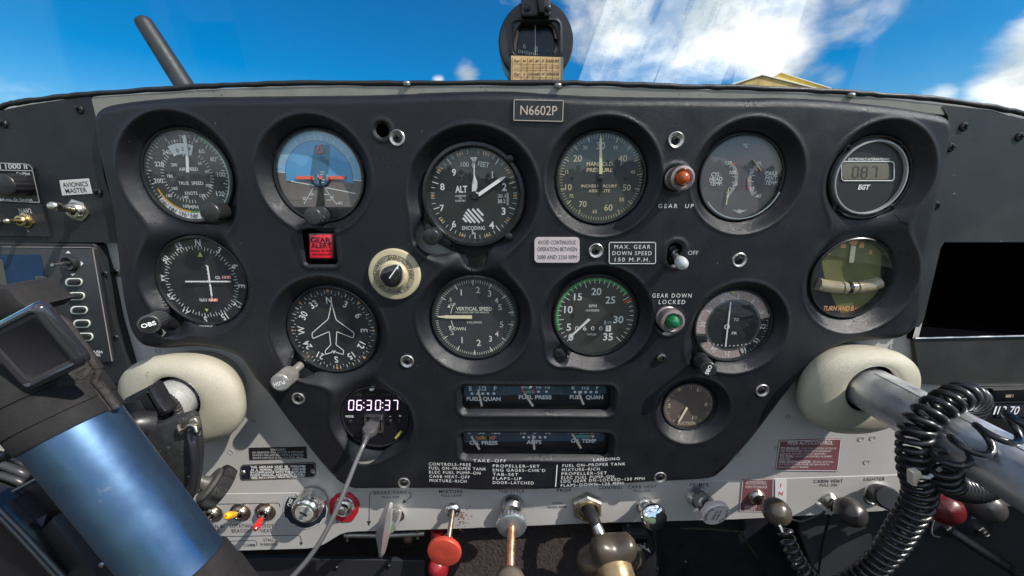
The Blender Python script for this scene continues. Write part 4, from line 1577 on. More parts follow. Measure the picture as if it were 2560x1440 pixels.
# ================================================================ placards, lamps and switches on the panel
def plate(name, label, cat, poly_px, h, th, m, edge=None, bev=.0002, parent=None):
    mb = MB().prism(PX(poly_px, h), h - th, h, bev)
    c = W(sum(p[0] for p in poly_px) / len(poly_px), sum(p[1] for p in poly_px) / len(poly_px), h)
    root = thing(name, label, cat, c)
    part("plate", mb, m, root, 20)
    return root


def rr_px(x0, y0, x1, y1, r, skew=0, n=5):
    pts = []
    for cx, cy, a0 in ((x1 - r, y0 + r, 0), (x1 - r, y1 - r, 90), (x0 + r, y1 - r, 180), (x0 + r, y0 + r, 270)):
        for i in range(n + 1):
            a = radians(a0 + 90 * i / n)
            x, y = cx + r * sin(a), cy - r * cos(a)
            pts.append((x, y + skew * (x - x0) / (x1 - x0)))
    return pts


def outline(mb, poly_px, w, h):
    for p, q in zip(poly_px, poly_px[1:] + poly_px[:1]):
        if p != q:
            lineP(mb, p, q, w, h)


h = HC + .0022
pp = [(1284, 247), (1410, 250), (1408, 305), (1283, 302)]
r = plate("registration_plate", "black plate engraved N6602P standing at the top middle of the panel below the compass", "plate", pp, h, .004, mat("black engraved plate", (.018, .018, .02), .4, var=.2, vscale=80, specks=(.66, (.3, .25, .2), 300)))
m = MB()
T(m, "N6602P", 1347, 276, 23, h + .0002, 92, rot=1, bold=.0)
part("lettering", m, mat("pinkish engraving", (.60, .47, .38), .5), r, 0)
m = MB()
outline(m, [(1285.5, 249), (1408.5, 251.5), (1406.5, 303.5), (1284.5, 300.5)], 2.2, h + .0002)
part("border", m, mat("brass edge", (.50, .42, .32), .4, .5), r, 0)

h = HC + .0014
r = plate("rpm_placard", "pinkish white sticker reading AVOID CONTINUOUS OPERATION", "placard", rr_px(1336, 593, 1449, 657, 10), h, .0008, mat("crinkled silver white sticker", (.60, .50, .51), .5, bump=('noise', 500, .5, .0005), var=.12, vscale=60))
m = MB()
for i, (s, x, y, w) in enumerate((("AVOID CONTINUOUS", 1392, 606, 94), ("OPERATION BETWEEN", 1393, 623, 99), ("2000 AND 2250 RPM", 1392, 643, 99))):
    T(m, s, x, y, 10, h + .00015, w, bold=-.004)
part("lettering", m, KINK, r, 0)
r = plate("gear_speed_placard", "black label with white border reading MAX. GEAR DOWN SPEED 150 M.P.H.", "placard", rr_px(1521, 604, 1641, 660, 4), h, .0008, mat("black label", (.02, .02, .022), .45, var=.1))
m = MB()
outline(m, rr_px(1523, 606, 1639, 659, 4), 1.8, h + .00015)
T(m, "MAX. GEAR", 1581, 617, 9.5, h + .00015, 90, bold=.0, sp=1.3)
T(m, "DOWN SPEED", 1580, 633, 9.5, h + .00015, 98, bold=.0, sp=1.25)
T(m, "150 M.P.H.", 1581, 649, 9.5, h + .00015, 88, bold=.0, sp=1.25)
part("lettering", m, WINK, r, 0)

h = H0 + .0008
r = plate("brake_warning_placard", "small black WARNING placard about braking, above the airplane category placard", "placard", [(622, 1120), (765, 1117), (767, 1146), (624, 1150)], h, .0006, BLKGLOSS)
m = MB()
for i, (s, w, hp) in enumerate((("WARNING", 38, 5.5), ("NO BRAKING WILL OCCUR IF AIRCRAFT", 130, 4.6), ("BRAKES ARE APPLIED WHILE PARKING", 128, 4.6), ("BRAKE HANDLE IS PULLED AND HELD", 126, 4.6))):
    T(m, s, 695, 1124 + i * 6.7, hp, h + .00015, w, rot=-1.2, bold=.01)
part("lettering", m, WINKDULL, r, 0)
r = plate("category_placard", "black placard with rounded silver border reading THIS AIRPLANE MUST BE OPERATED", "placard", rr_px(601, 1163, 789, 1201, 7, -7), h, .0008, mat("navy black plate", (.012, .015, .025), .3))
m = MB()
outline(m, rr_px(602.5, 1164.5, 787.5, 1199.5, 6, -7), 2, h + .00015)
part("border", m, ALU, r, 0)
m = MB()
for i, s in enumerate(("THIS  AIRPLANE  MUST  BE  OPERATED", "AS  A  NORMAL  CATEGORY  AIRPLANE", "IN COMPLIANCE WITH THE AIRPLANE", "FLIGHT MANUAL. ACROBATIC MANEU-", "VERS INCLUDING SPINS PROHIBITED.")):
    T(m, s, 695, 1167 + i * 6.7, 5, h + .00015, 138, rot=-1.5, bold=.035)
part("lettering", m, WINK, r, 0)
for x, y in ((608, 1181), (782, 1177)):
    m = MB().lathe(W(x, y, h), [(.0028, 0), (.0024, .0010), (.001, .0014), (.0001, .0014)], 20)
    part("rivet", m, ALU, r)
MAROON = mat("maroon plate", (.16, .065, .075), .42, var=.1, vscale=30)
pp = [(1948, 1101), (2105, 1096), (2095, 1179), (1938, 1177)]
r = plate("autocontrol_placard", "maroon placard with a white border headed AUTOCONTROL on the grey metal right of the cover", "placard", pp, h, .0006, MAROON)
m = MB()
outline(m, [(1949.5, 1103), (2103, 1098), (2093.5, 1177), (1939.5, 1175.5)], 2, h + .00015)
T(m, "PIPER AUTOCONTROL", 2026, 1107, 9, h + .00015, 113, rot=-1, bold=.02)
for i, (s1, s2, w2) in enumerate((("TO ENGAGE:", "PUSH TURN CONTROL AT D.G. IN", 86), (None, "AND CENTER KNOBS. THEN PUSH IN ENGAGING", 127), (None, "CONTROL, ROCKING WHEEL IF NECESSARY.", 116), ("TO TURN:", "MOVE TURN CONTROL IN DESIRED", 90),
                               (None, "DIRECTION.", 28), ("FOR HEADING LOCK:", "SET D.G. AT 0° PULL", 52), (None, "OUT TURN CONTROL KNOB. USE TRIM KNOB TO", 125), (None, "MAINTAIN EXACT 0° HEADING.", 76))):
    y = 1121 + i * 6.7
    x = 1951 - i * .7
    if s1:
        w1 = {"TO ENGAGE:": 48, "TO TURN:": 36, "FOR HEADING LOCK:": 80}[s1]
        T(m, s1, x, y, 6, h + .00015, w1, rot=-.5, bold=.03, align='l')
        x += w1 + 5
    T(m, s2, x, y, 4, h + .00015, w2, rot=-.5, bold=.01, align='l')
part("lettering", m, mat("pinkish white ink", (.62, .55, .55), .6), r, 0)
h = HS + .0007
r = plate("autocontrol_knob_placard", "maroon and white tag behind the first egg knob, with IN in red letters", "placard", [(1856, 1199), (1934, 1197), (1932, 1280), (1849, 1279)], h, .0005, MAROON)
m = MB().flat(PX([(1938, 1197), (1967, 1196), (1966, 1260), (1938, 1262)], h), h)
part("white_tab", m, mat("white tab", (.62, .60, .60), .5), r, 0)
m = MB()
T(m, "I", 1952, 1213, 9, h + .00015)
T(m, "N", 1952, 1234, 9, h + .00015)
part("red_lettering", m, REDI, r, 0)
m = MB()
T(m, "PIPER", 1892, 1198, 6, h + .00015, 26)
T(m, "AUTOCONTROL", 1891, 1207, 8, h + .00015, 52, bold=.01)
T(m, "PUSH TO ENGAGE", 1891, 1217.5, 6, h + .00015, 54)
T(m, "DISENGAGE", 1877, 1267, 6, h + .00015, 30)
T(m, "TAKE OFF &", 1874, 1274, 6, h + .00015, 28)
outline(m, [(1857, 1200), (1933, 1198), (1931, 1279), (1850, 1278)], 1.4, h + .0001)
part("lettering", m, mat("pinkish white ink", (.6, .5, .5)), r, 0)

# gear alert annunciator
r = thing("gear_alert_light", "square red GEAR ALERT warning light set in a rough cut square hole", "warning light", W(802, 616, .006))
m = MB().prism(rrect(769, 583, 836, 650, 4, .009), .0, .009, .001)
part("housing", m, BLKGLOSS, r)
m = MB().prism(rrect(774, 587, 831, 645, 2, .0105), .009, .0105, .0004)
part("lens", m, mat("red lens", (.80, .02, .045), .3, coat=.4, var=.08), r, label="bright red square lens")
m = MB()
h = .0107
T(m, "GEAR", 801, 600, 12, h, 50, bold=.03)
T(m, "ALERT", 803, 614, 12, h, 52, bold=.03)
T(m, "GROUND TEST: PRESS", 803, 627, 5, h, 52, bold=.02)
T(m, "AND LOWER FLAPS", 803, 636, 5, h, 46, bold=.02)
part("lettering", m, mat("dark red ink", (.06, .005, .008), .5), r, 0)

# letter dial
LD = mat("aged cream plastic", (.42, .37, .24), .45, var=.12, vscale=40)
c = W(985, 687, HC + .004)
r = thing("letter_dial", "round cream dial with a ring of letters and a small black pointer knob", "dial", c)
R = 65 * SX(985, 687, HC + .004)
m = MB().lathe((c.x, -(HC), c.z), [(R, 0), (R, .003), (R * .97, .0042), (R * .93, .0045), (R * .4, .0045), (R * .4, .003)], 72)
part("disc", m, LD, r)
m = MB()
for i in range(26):
    a = (i - .5) * 360 / 25.6 - 3
    u = (sin(radians(a)), cos(radians(a)))
    m.line((c.x + u[0] * R * .60, c.z + u[1] * R * .60), (c.x + u[0] * R * .77, c.z + u[1] * R * .77), .0005, HC + .0048)
    a2 = i * 360 / 25.6 - 3
    text(m, "ABCDEFGHIJKLMNOPQRSTUVWXYZ"[i % 26], (c.x + sin(radians(a2)) * R * .685, c.z + cos(radians(a2)) * R * .685), R * .11, HC + .0048, a2, None, .02)
m.arc((c.x, c.z), R * .59, R * .605, 0, 360, HC + .0047)
m.arc((c.x, c.z), R * .765, R * .78, 0, 360, HC + .0047)
part("lettering", m, KINK, r, 0)
m = MB().lathe((c.x, -(HC + .0045), c.z), [(R * .55, -.001), (R * .54, .003), (R * .48, .0045), (R * .4, .0048)], 48)
part("collar", m, LD, r)
m = MB()
kn = []
for i in range(36):
    a = 2 * pi * i / 36
    rr_ = R * .40 * (1 + .28 * max(0, cos(a - radians(52))) ** 8)
    kn.append((c.x + rr_ * cos(a), c.z + rr_ * sin(a)))
m.prism(kn, HC + .003, HC + .016, .003)
part("pointer_knob", m, BLKGLOSS, r, 60)
m = MB().line((c.x - R * .02, c.z - R * .02), (c.x + R * .42, c.z + R * .55), .0010, HC + .0163)
m.line((c.x + R * .30, c.z + R * .38), (c.x + R * .46, c.z + R * .60), .0008, HC + .0162)
part("pointer_line", m, WINK, r, 0)

# indicator lamps
def lamp(label, a, b, col, nm):
    base = W(*b, HC - .004)
    tip = W(*a, HC + .016)
    base = Vector((tip.x, base.y, tip.z))
    r = thing("indicator_lamp", label, "indicator lamp", base, "indicator lamps of the landing gear")
    R = 31 * SX(*a, HC + .016)
    m = MB().lathe(base, [(R * .9, 0), (R * .95, .006), (R * .85, .007), (R * .85, .010), (R, .011), (R, .017), (R * .96, .0195), (R * .8, .020), (R * .62, .0185), (R * .56, .017)], 80, lobes=(40, .02, (4, 5)))
    part("barrel", m, mat("lamp barrel metal", (.32, .27, .26), .4, .6, var=.2, vscale=90), r, 30)
    m = MB().lathe(base, [(R * .60, .015), (R * .55, .0205), (R * .40, .0235), (R * .2, .0248), (R * .001, .025)], 12)
    part("jewel", m, mat(nm + " jewel", col, .12, coat=.8, var=.35, vscale=260), r, 5)
    m = MB()
    for i, ch in enumerate("PRESS TO TEST"):
        an = 235 - i * 9.5
        text(m, ch, (base.x + sin(radians(an)) * R * .84, base.z + cos(radians(an)) * R * .84), R * .14, -base.y + .0203, an + 180, None, .01)
    part("lettering", m, KINK, r, 0)
    return r


lamp("lit looking amber jewel lamp above the words GEAR UP", (1708, 445), (1690, 447), (.50, .085, .012), "amber")
lamp("dark green jewel lamp below the words GEAR DOWN LOCKED", (1683, 806), (1670, 807), (.006, .13, .045), "green")

# gear switch
def toggle(name, label, base, hb, tip, ht, r_nut, rb, rt, mt=None, sleeve=None, tipcol=None, group=None, hexnut=True, cat="toggle switch", nutm=None, tipball=1.0):
    nutm = nutm or NICKEL
    B_ = W(*base, hb)
    r = thing(name, label, cat, B_, group)
    R = r_nut * SX(*base, hb)
    m = MB().lathe(B_, [(R * 1.15, .0), (R * 1.15, .0012), (R * .95, .0016)], 6 if hexnut else 32, phase=.3, cap1=True)
    part("nut", m, nutm, r, 20)
    m = MB().lathe(B_, [(R * .80, .0012), (R * .82, .0020), (R * .76, .0024), (R * .80, .0030), (R * .76, .0036), (R * .80, .0042), (R * .76, .0050), (R * .70, .0058), (R * .45, .0060), (R * .40, .0045)], 32)
    part("bushing", m, nutm, r, 50)
    m = MB().lathe(B_, [(R * .42, .0048), (R * .001, .0049)], 16)
    part("bushing_hole", m, VOID, r, 0)
    A = B_ + Vector((0, -.0035, 0))
    E_ = W(*tip, ht)
    n = 9
    pts = [A.lerp(E_, i / (n - 1)) for i in range(n)]
    rad = [rb + (rt - rb) * (i / (n - 1)) for i in range(n)]
    rad[-1] *= .55
    pts[-2] = A.lerp(E_, .95)
    m = MB().tube(pts, rad, 16)
    part("lever", m, mt or nutm, r, 60)
    if sleeve:
        pts = [A.lerp(E_, t) for t in (.38, .41, .5, .7, .85, .93, .975, 1.0)]
        m = MB().tube(pts, [sleeve[1] * k for k in (.82, .95, 1.0, 1.08, 1.05, .92, .65, .2)], 18)
        part("sleeve", m, sleeve[0], r, 70)
    return r


r = thing("gear_switch", "landing gear switch with a pale grey ball tipped lever beside the word OFF", "switch", W(1687, 636, HC))
m = MB().prism(rrect(1672, 612, 1704, 662, 14, .004), .0, .004, .001)
part("switch_body", m, BLK, r)
m = MB().lathe(W(1686, 634, .004), [(.0052, 0), (.0050, .006), (.0040, .007), (.0034, .006)], 28)
part("bushing", m, CHROME, r)
A, E_ = W(1686, 636, .008), W(1703, 657, .030)
m = MB().tube([A.lerp(E_, t) for t in (0, .5, .72)], [.0024, .0030, .0033], 18)
part("lever", m, mat("grey lever metal", (.36, .38, .38), .35, .7), r, 60)
m = MB().lathe(A, [(.0032, .0160), (.0046, .0172), (.0052, .020), (.0054, .023), (.0052, .026), (.0040, .0288), (.0020, .0300), (.0001, .0303)], 28, axis=(E_ - A))
part("ball_tip", m, mat("pale grey plastic ball", (.50, .52, .50), .35, var=.08), r, 60)

# small jack
r = thing("small_jack", "tiny round socket below the green lamp on the black cover", "jack", W(1653, 895, HC))
m = MB().lathe(W(1653, 895, HC + .0005), [(.0048, -.001), (.0046, .0016), (.0036, .0022), (.0024, .0022), (.0020, .001), (.0018, -.002)], 28)
part("ring", m, mat("dark nickel", (.22, .22, .22), .3, 1.0), r)
m = MB().lathe(W(1653, 895, HC + .0005), [(.0012, -.002), (.0010, .001), (.0001, .0011)], 12)
part("contact", m, BRASS, r)

# ================================================================ left side
HL = .003
lp = [(-80, 292), (0, 276), (70, 262), (130, 253), (212, 241), (221, 239), (226, 243), (231, 262), (240, 300), (253, 400), (262, 450), (278, 497), (292, 606), (100, 607), (-80, 608)]
r = plate("avionics_plate", "black painted plate at the far left carrying the intercom and the avionics master switch", "panel plate", lp, HL, .003, BLACKPAINT, bev=.0003)
for a, b in ((199, 274), (10, 310), (246, 482)):
    s = screw_parts(r, False, SCREWBLK, SM)
    s.location = W(a, b, HL) - ORG[r.name]
    s.rotation_euler = (0, rng.uniform(0, 1.5), 0)
r = plate("avionics_master_label", "off white label reading AVIONICS MASTER above a silver toggle", "label", [(148, 451), (221, 446), (230, 484), (155, 489)], HL + .0005, .0004, mat("off white label", (.58, .58, .56), .5))
m = MB()
T(m, "AVIONICS", 188, 461, 11, HL + .0007, 64, rot=-3)
T(m, "MASTER", 190, 476, 11, HL + .0007, 54, rot=-3)
part("lettering", m, KINK, r, 0)
toggle("avionics_master_switch", "large silver toggle below the AVIONICS MASTER label, its lever pointing left", (196, 526), HL, (129, 514), .034, 24, .0024, .0042, mt=mat("worn pale brass", (.60, .57, .48), .28, 1.0, var=.2, vscale=120), hexnut=True)
# intercom
r = plate("intercom_panel", "black intercom faceplate lettered 1000 II with a rotary knob, cut by the left edge", "intercom", rr_px(-90, 408, 88, 504, 8, 8)[:0] + [(-90, 402), (66, 408), (76, 411), (82, 420), (101, 508), (-90, 500)], HL + .002, .002, BLKGLOSS)
h = HL + .0023
m = MB()
outline(m, [(-88, 404), (65, 410), (74, 413), (80, 421), (98.5, 506), (-88, 498)], 1.6, h)
lineP(m, (-80, 423), (82, 427), 1.6, h)
T(m, "PM 1000 II", 22, 416, 11, h, 92, rot=0, bold=.03, shear=.15)
T(m, "Co-Pilot", 58, 434, 7, h, 34, bold=.03)
T(m, "Volume -O- Squelch", 38, 499, 6.5, h, 84, bold=.03)
part("lettering", m, mat("silver ink", (.5, .5, .5), .5), r, 0)
knob(r, "volume_knob", (8, 462), 27, .020, HL + .002, BLK, ribs=14)
m = MB().flat(PX([(3, 483), (45, 487), (43, 494), (5, 491)], .012), .012)
s = screw_parts(r, False, NICKEL, SMS)
s.location = W(64, 466, HL + .002) - ORG[r.name]
# nav2 panel
r = plate("nav_switch_plate", "small black plate lettered NAV2 below the intercom", "switch plate", [(-80, 507), (104, 511), (123, 592), (-80, 588)], HL + .002, .002, BLACKPAINT)
m = MB()
T(m, "NAV2", 63, 527, 11, HL + .0023, 32, bold=.02)
lineP(m, (66, 572), (72, 580), 1.4, HL + .0023)
part("lettering", m, WINKDULL, r, 0)
toggle("nav_toggle", "small brassy toggle under the NAV2 lettering", (67, 551), HL + .002, (14, 553), .026, 17, .0014, .0024, mt=mat("brassy nickel", (.55, .50, .38), .3, 1.0, var=.2, vscale=150), nutm=BRASS)
toggle("edge_toggle", "toggle tip cut off by the left edge of the photo under the intercom", (-24, 551), HL + .002, (-4, 553), .020, 17, .0014, .0024, mt=NICKEL, nutm=BRASS)
# navigator unit
HG2 = .004
gp = [(-90, 606), (232, 610), (240, 616), (262, 690), (285, 800), (325, 935), (328, 960), (-90, 960)]
r = plate("moving_map_unit", "black navigator with a blue grey screen, five white rimmed keys and a small stick", "navigator", gp, HG2, .012, mat("satin black bezel", (.016, .018, .02), .4, var=.15, vscale=30), bev=.001)
m = MB().prism(PX([(-90, 616), (227, 618), (234, 624), (279, 905), (-90, 915)], HG2 + .003), HG2 - .001, HG2 + .003, .0012)
part("front_bezel", m, mat("satin dark bezel", (.022, .025, .028), .45, var=.15, vscale=30), r, 30)
m = MB().tube([W(232, 624, HG2 + .0032), W(280, 903, HG2 + .0032)], .0005, 8)
m.tube([W(-80, 617, HG2 + .0032), W(226, 619, HG2 + .0032)], .0004, 8)
part("edge_line", m, mat("pinkish grey edge", (.2, .18, .18), .4), r)
h = HG2 + .0032
m = MB().flat(PX([(-90, 635), (100, 637), (106, 660), (132, 790), (-90, 790)], h), h)
sc_ = part("screen", m, mat("dark blue screen", (.008, .030, .085), .15, coat=.3, var=.3, vscale=20), r, 0)
m = MB()
m.flat(PX([(-90, 648), (6, 648), (18, 712), (-90, 710)], h + .0002), h + .0002)
m.flat(PX([(-90, 718), (64, 719), (74, 765), (-90, 765)], h + .0002), h + .0002)
for i, y in enumerate((690, 722, 755)):
    m.flat(PX([(87 + i * 6, y), (116 + i * 6, y), (122 + i * 6, y + 27), (92 + i * 6, y + 27)], h + .0002), h + .0002)
part("screen_block", m, mat("screen grey", (.075, .080, .075), .3), sc_, 0)
m = MB()
for i, (y, s1, s2) in enumerate(((698, "MAIN", "MENU"), (731, "UTIL", "TARG"), (764, "DISP", "MENU"))):
    T(m, s1, 106 + i * 6, y, 6, h + .0004, 22)
    T(m, s2, 108 + i * 6, y + 11, 6, h + .0004, 22)
part("screen_lettering", m, mat("dim screen text", (.02, .02, .025), .5), sc_, 0)
m = MB()
for tri in ([(164, 633), (177, 633), (170, 627)], [(202, 653), (202, 665), (209, 659)], [(175, 684), (188, 684), (181, 690)]):
    m.flat(PX(tri, h), h)
T(m, "PUSH", 243, 880, 6.5, h, 25)
T(m, "ON", 243, 888, 6.5, h, 14)
part("lettering", m, WINK, r, 0)
m = MB().lathe(W(176, 658, h), [(.0075, 0), (.0074, .002), (.006, .003), (.0045, .002), (.0030, .0018)], 32)
b_ = part("stick_boot", m, BLK, r)
m = MB().tube([W(178, 657, h), W(150, 660, .018), W(136, 662, .024), W(130, 662.5, .0265)], [.0016, .0020, .0026, .0012], 14)
part("stick", m, STEEL, b_, 60)
for i in range(5):
    x, y = 183 + i * 6.8, 706 + i * 34.3
    if i:
        x, y = (183, 189, 196, 203, 210)[i], (706, 741, 776, 810, 843)[i]
    m = MB().prism(rrect(x - 21, y - 10, x + 21, y + 10, 9.5, h + .001), h, h + .001, .0003)
    k_ = part("key", m, mat("pale key rim", (.50, .54, .48), .4), r, 30)
    m = MB().prism(rrect(x - 17, y - 7, x + 13, y + 7, 6.5, h + .0032), h + .001, h + .0032, .0008)
    part("key_cap", m, BLK, k_, 30)
for a, b in ((263, 684), (290, 843)):
    s = screw_parts(r, False, SCREWBLK, SM)
    s.location = W(a, b, HG2 - .0004) - ORG[r.name]
    s.scale = (.8, .8, .8)
s = screw_parts(gpan, False, NICKEL, SMS)
s.location = W(293, 681, H0) - gpan.location
s.scale = (1.15, 1, 1.15)
# transponder below
r = plate("transponder", "black radio below the navigator showing one glowing red digit", "radio", [(-90, 912), (294, 912), (320, 955), (345, 1060), (-90, 1060)], .003, .010, BLK, bev=.0005)
m = MB()
outline(m, [(200, 922), (272, 924), (280, 985), (200, 985)], 1.6, .0034)
part("edge_line", m, mat("grey edge line", (.12, .12, .12), .4), r, 0)
m = MB()
seg7(m, '0', 258, 942, 10, 15, .0034, 0, .2)
m.flat(PX([(256, 954), (262, 954), (262, 956), (256, 956)], .0034), .0034)
part("digit", m, mat("red display segment", (.3, .01, .01), .5, emit=((1, .05, .05), 1.2)), r, 0)

# ================================================================ right side
rp = [(2370, 292), (2355, 268), (2362, 262), (2480, 275), (2560, 300), (2650, 330), (2650, 606), (2361, 606), (2352, 620), (2310, 800), (2298, 818), (2280, 818), (2306, 660), (2340, 487), (2366, 350)]
r = plate("right_plate", "dark grey painted plate right of the cover, above the open black bay", "panel plate", rp, HL, .003, mat("dark slate crinkle paint", (.018, .023, .026), .5, bump=('noise', 1800, .35, .0004), var=.15, vscale=20, specks=(.72, (.4, .4, .4), 200)), bev=.0003)
for a, b in ((2409, 317), (2548, 342), (2376, 369), (2340, 514)):
    s = screw_parts(r, False, SCREWBLK, SM)
    s.location = W(a, b, HL) - ORG[r.name]
    s.rotation_euler = (0, rng.uniform(0, 1.5), 0)
# open bay
r = thing("open_bay", "empty black equipment bay at the right edge below the slate plate", "equipment bay", W(2430, 720, 0))
A = [W(2352, 600, 0), W(2700, 600, 0), W(2700, 850, 0), W(2280, 850, 0)]
Bk = [p + Vector((0, .13, 0)) for p in A]
m = MB().add(A + Bk, [(0, 1, 5, 4), (1, 2, 6, 5), (2, 3, 7, 6), (3, 0, 4, 7), (4, 5, 6, 7)])
part("bay_liner", m, VOID, r, 0)
sh = [(2287, 846), (2420, 843), (2650, 838)]
m = MB().tube([W(a, b, .001) for a, b in sh], .0009, 8)
part("lower_lip", m, ALU, r)
m = MB().prism(PX([(2285, 848), (2650, 841), (2650, 968), (2440, 966), (2300, 960)], .0), -.004, .0, .0004)
r2 = solo("lower_right_plate", m, mat("dark olive grey paint", (.025, .027, .026), .5, bump=('noise', 1500, .3, .0004), var=.15, vscale=15), "plain dark plate under the open bay behind the right column collar", "panel plate", smooth=20)
r = plate("radio", "black radio at the right edge lettered NAV1 showing 113.70", "radio", [(2420, 964), (2650, 962), (2650, 1090), (2440, 1090)], .004, .02, BLK, bev=.0008)
m = MB().prism(PX([(2486, 975), (2650, 972), (2650, 1002), (2486, 1004)], .008), .004, .008, .001)
part("key_bar", m, BLKGLOSS, r)
m = MB().prism(PX([(2486, 1008), (2650, 1006), (2650, 1042), (2490, 1043)], .005), .004, .005, .0002)
dsp = part("display", m, mat("grey black display", (.035, .034, .045), .2, coat=.3), r)
m = MB()
T(m, "13.70", 2522, 1026, 19, .0053, 52, bold=-.005)
T(m, "1", 2488, 1026, 19, .0053)
part("digits", m, mat("pale display digits", (.55, .55, .58), .5, emit=((.8, .8, .9), .25)), dsp, 0)
m = MB()
T(m, "NAV 1", 2524, 990, 7, .0083, 18, bold=.02)
part("lettering", m, mat("cream ink", (.6, .52, .38), .6), r, 0)
m = MB()
for y0_, y1_ in ((969, 966), (1006, 1004)):
    lineP(m, (2450, y0_), (2640, y1_), 1.6, .0086 if y0_ < 970 else .0052)
part("edge_line", m, mat("pale edge wear", (.25, .24, .22), .4), r, 0)
# ================================================================ compass, rod, papers, windshield
HCO = -.040
c = W(1340, 104, HCO)
r = thing("magnetic_compass", "round black compass standing above the middle of the panel, its card window reading 3", "compass", c)
R = 93 * SX(1340, 104, HCO)
CB = mat("compass casting black", (.020, .020, .022), .42, bump=('noise', 900, .4, .0004), var=.15, vscale=40)
m = MB().lathe(c, [(R * .90, -.048), (R * .985, -.044), (R, -.036), (R, -.010), (R * 1.015, -.009), (R * 1.015, -.003), (R * .99, 0), (R * .97, .0008), (R * .60, .0008), (R * .60, -.010)], 72, cap0=True)
part("housing", m, CB, r)
wx = [(1340 + 1.0 * (a - 1338), b) for a, b in rr_px(1282, 54, 1395, 138, 14)]
inner = PX(wx, HCO + .0015)
m = MB()
n = len(inner)
ring = [(c.x + R * .80 * cos(t), c.z + R * .80 * sin(t)) for t in [math.atan2(z - c.z, x - c.x) for x, z in inner]]
yF, yB = -(HCO + .0016), -(HCO - .010)
mid = [(x + (x - c.x) * .07, z + (z - c.z) * .07) for x, z in inner]
m.add([(x, -(HCO + .0004), z) for x, z in ring] + [(x, -(HCO + .0026), z) for x, z in mid] + [(x, -(HCO + .0012), z) for x, z in inner] + [(x, yB, z) for x, z in inner],
      [(k * n + i, k * n + (i + 1) % n, (k + 1) * n + (i + 1) % n, (k + 1) * n + i) for k in range(3) for i in range(n)])
part("face_frame", m, CB, r, 40)
m = MB().flat([(c.x + (x - c.x) * 1.1, c.z + (z - c.z) * 1.1) for x, z in inner], HCO - .0098)
part("bowl_interior", m, mat("compass inside", (.006, .007, .010), .2), r, 0)
h = HCO - .0085
m = MB()
T(m, "6", 1311, 115, 12, h, bold=-.01)
T(m, "3", 1341, 123, 14, h, bold=-.01)
lineP(m, (1338, 57), (1338, 140), 1.2, h + .003)
for i in range(11):
    lineP(m, (1297 + i * 4.6, 124 + i * .9), (1297 + i * 4.6, 131 + i * .9 - (0 if i % 2 else -2)), 1.2, h)
part("card_marks", m, mat("warm white ink", (.6, .6, .6)), r, 0)
m = MB()
T(m, "N", 1369, 128, 10, h, bold=-.012)
part("dim_card_mark", m, mat("shaded print", (.12, .12, .12), .6), r, 0)
m = MB()
for pts in ([(1284, 60), (1293, 57), (1291, 70), (1298, 80), (1292, 110), (1290, 134), (1284, 128), (1285, 100), (1290, 82), (1284, 72)], [(1366, 56), (1378, 56), (1390, 66), (1393, 98), (1388, 96), (1382, 70)], [(1392, 112), (1393, 126), (1384, 136), (1386, 126)]):
    m.prism(PX(pts, h + .004), h + .003, h + .004, 0)
part("peeling_strip", m, mat("peeling pinkish gasket", (.34, .22, .18), .7, var=.2, vscale=150), r, 0)
m = MB().prism(rrect(1303, -12, 1377, 40, 6, HCO + .007), HCO, HCO + .007, .0015)
br = part("mount_bracket", m, CB, r)
m = MB().prism(PX([(1334, -60), (1364, -60), (1362, 31), (1346, 31)], HCO + .014), HCO + .006, HCO + .014, .002)
m.tube([W(1352, -70, HCO + .01), W(1350, -400, HCO)], .007, 14)
part("mount_post", m, mat("satin black metal", (.03, .03, .03), .25, .6), br)
for a, b in ((1317, 20), (1369, 21)):
    m = MB().lathe(W(a, b, HCO + .007), [(.0030, 0), (.0028, .001), (.002, .0016), (.0001, .0017)], 20)
    part("rivet", m, SCREWBLK, br)
cc = HCO + .006
m = MB().prism(PX([(1272, 142), (1409, 143), (1408, 262), (1276, 262)], cc), cc - .004, cc, .0003)
hld = part("card_holder", m, CB, r)
m = MB().prism(PX([(1402, 143), (1408, 143), (1407, 262), (1401, 262)], cc + .001), cc, cc + .001, 0)
part("holder_edge", m, mat("grey holder edge", (.16, .16, .16), .4), hld, 0)
m = MB().flat(PX([(1278, 139), (1403, 143), (1401, 262), (1277, 262)], cc + .0008), cc + .0008)
card = part("correction_card", m, mat("tan card", (.70, .46, .22), .7, var=.12, vscale=90), r, 0)
m = MB()
h = cc + .0012
for y in (161, 176, 193, 208):
    lineP(m, (1284, y - 1.5), (1398, y + 2), 1.0, h)
lineP(m, (1281, 144), (1282, 230), 1, h)
for x in (1303, 1319, 1334, 1351, 1366, 1382, 1398):
    lineP(m, (x, 145), (x - 1, 230), 1.0, h)
for row, y, hp in ((("For", "N", "30", "60", "E", "120", "150"), 152, 6), (("Steer", "005", "030", "060", "085", "120", "150"), 169, 7), (("For", "S", "210", "240", "W", "300", "330"), 185, 6), (("Steer", "185", "210", "240", "270", "300", "330"), 200, 7)):
    for s, x in zip(row, (1293, 1311, 1327, 1342.5, 1358, 1374, 1390)):
        T(m, s, x, y, hp if s != "Steer" else 5, h, 14 if len(s) > 2 else None, bold=.03 if hp == 6 else -.01)
part("card_print", m, mat("brown black ink", (.05, .03, .02), .6), card, 0)

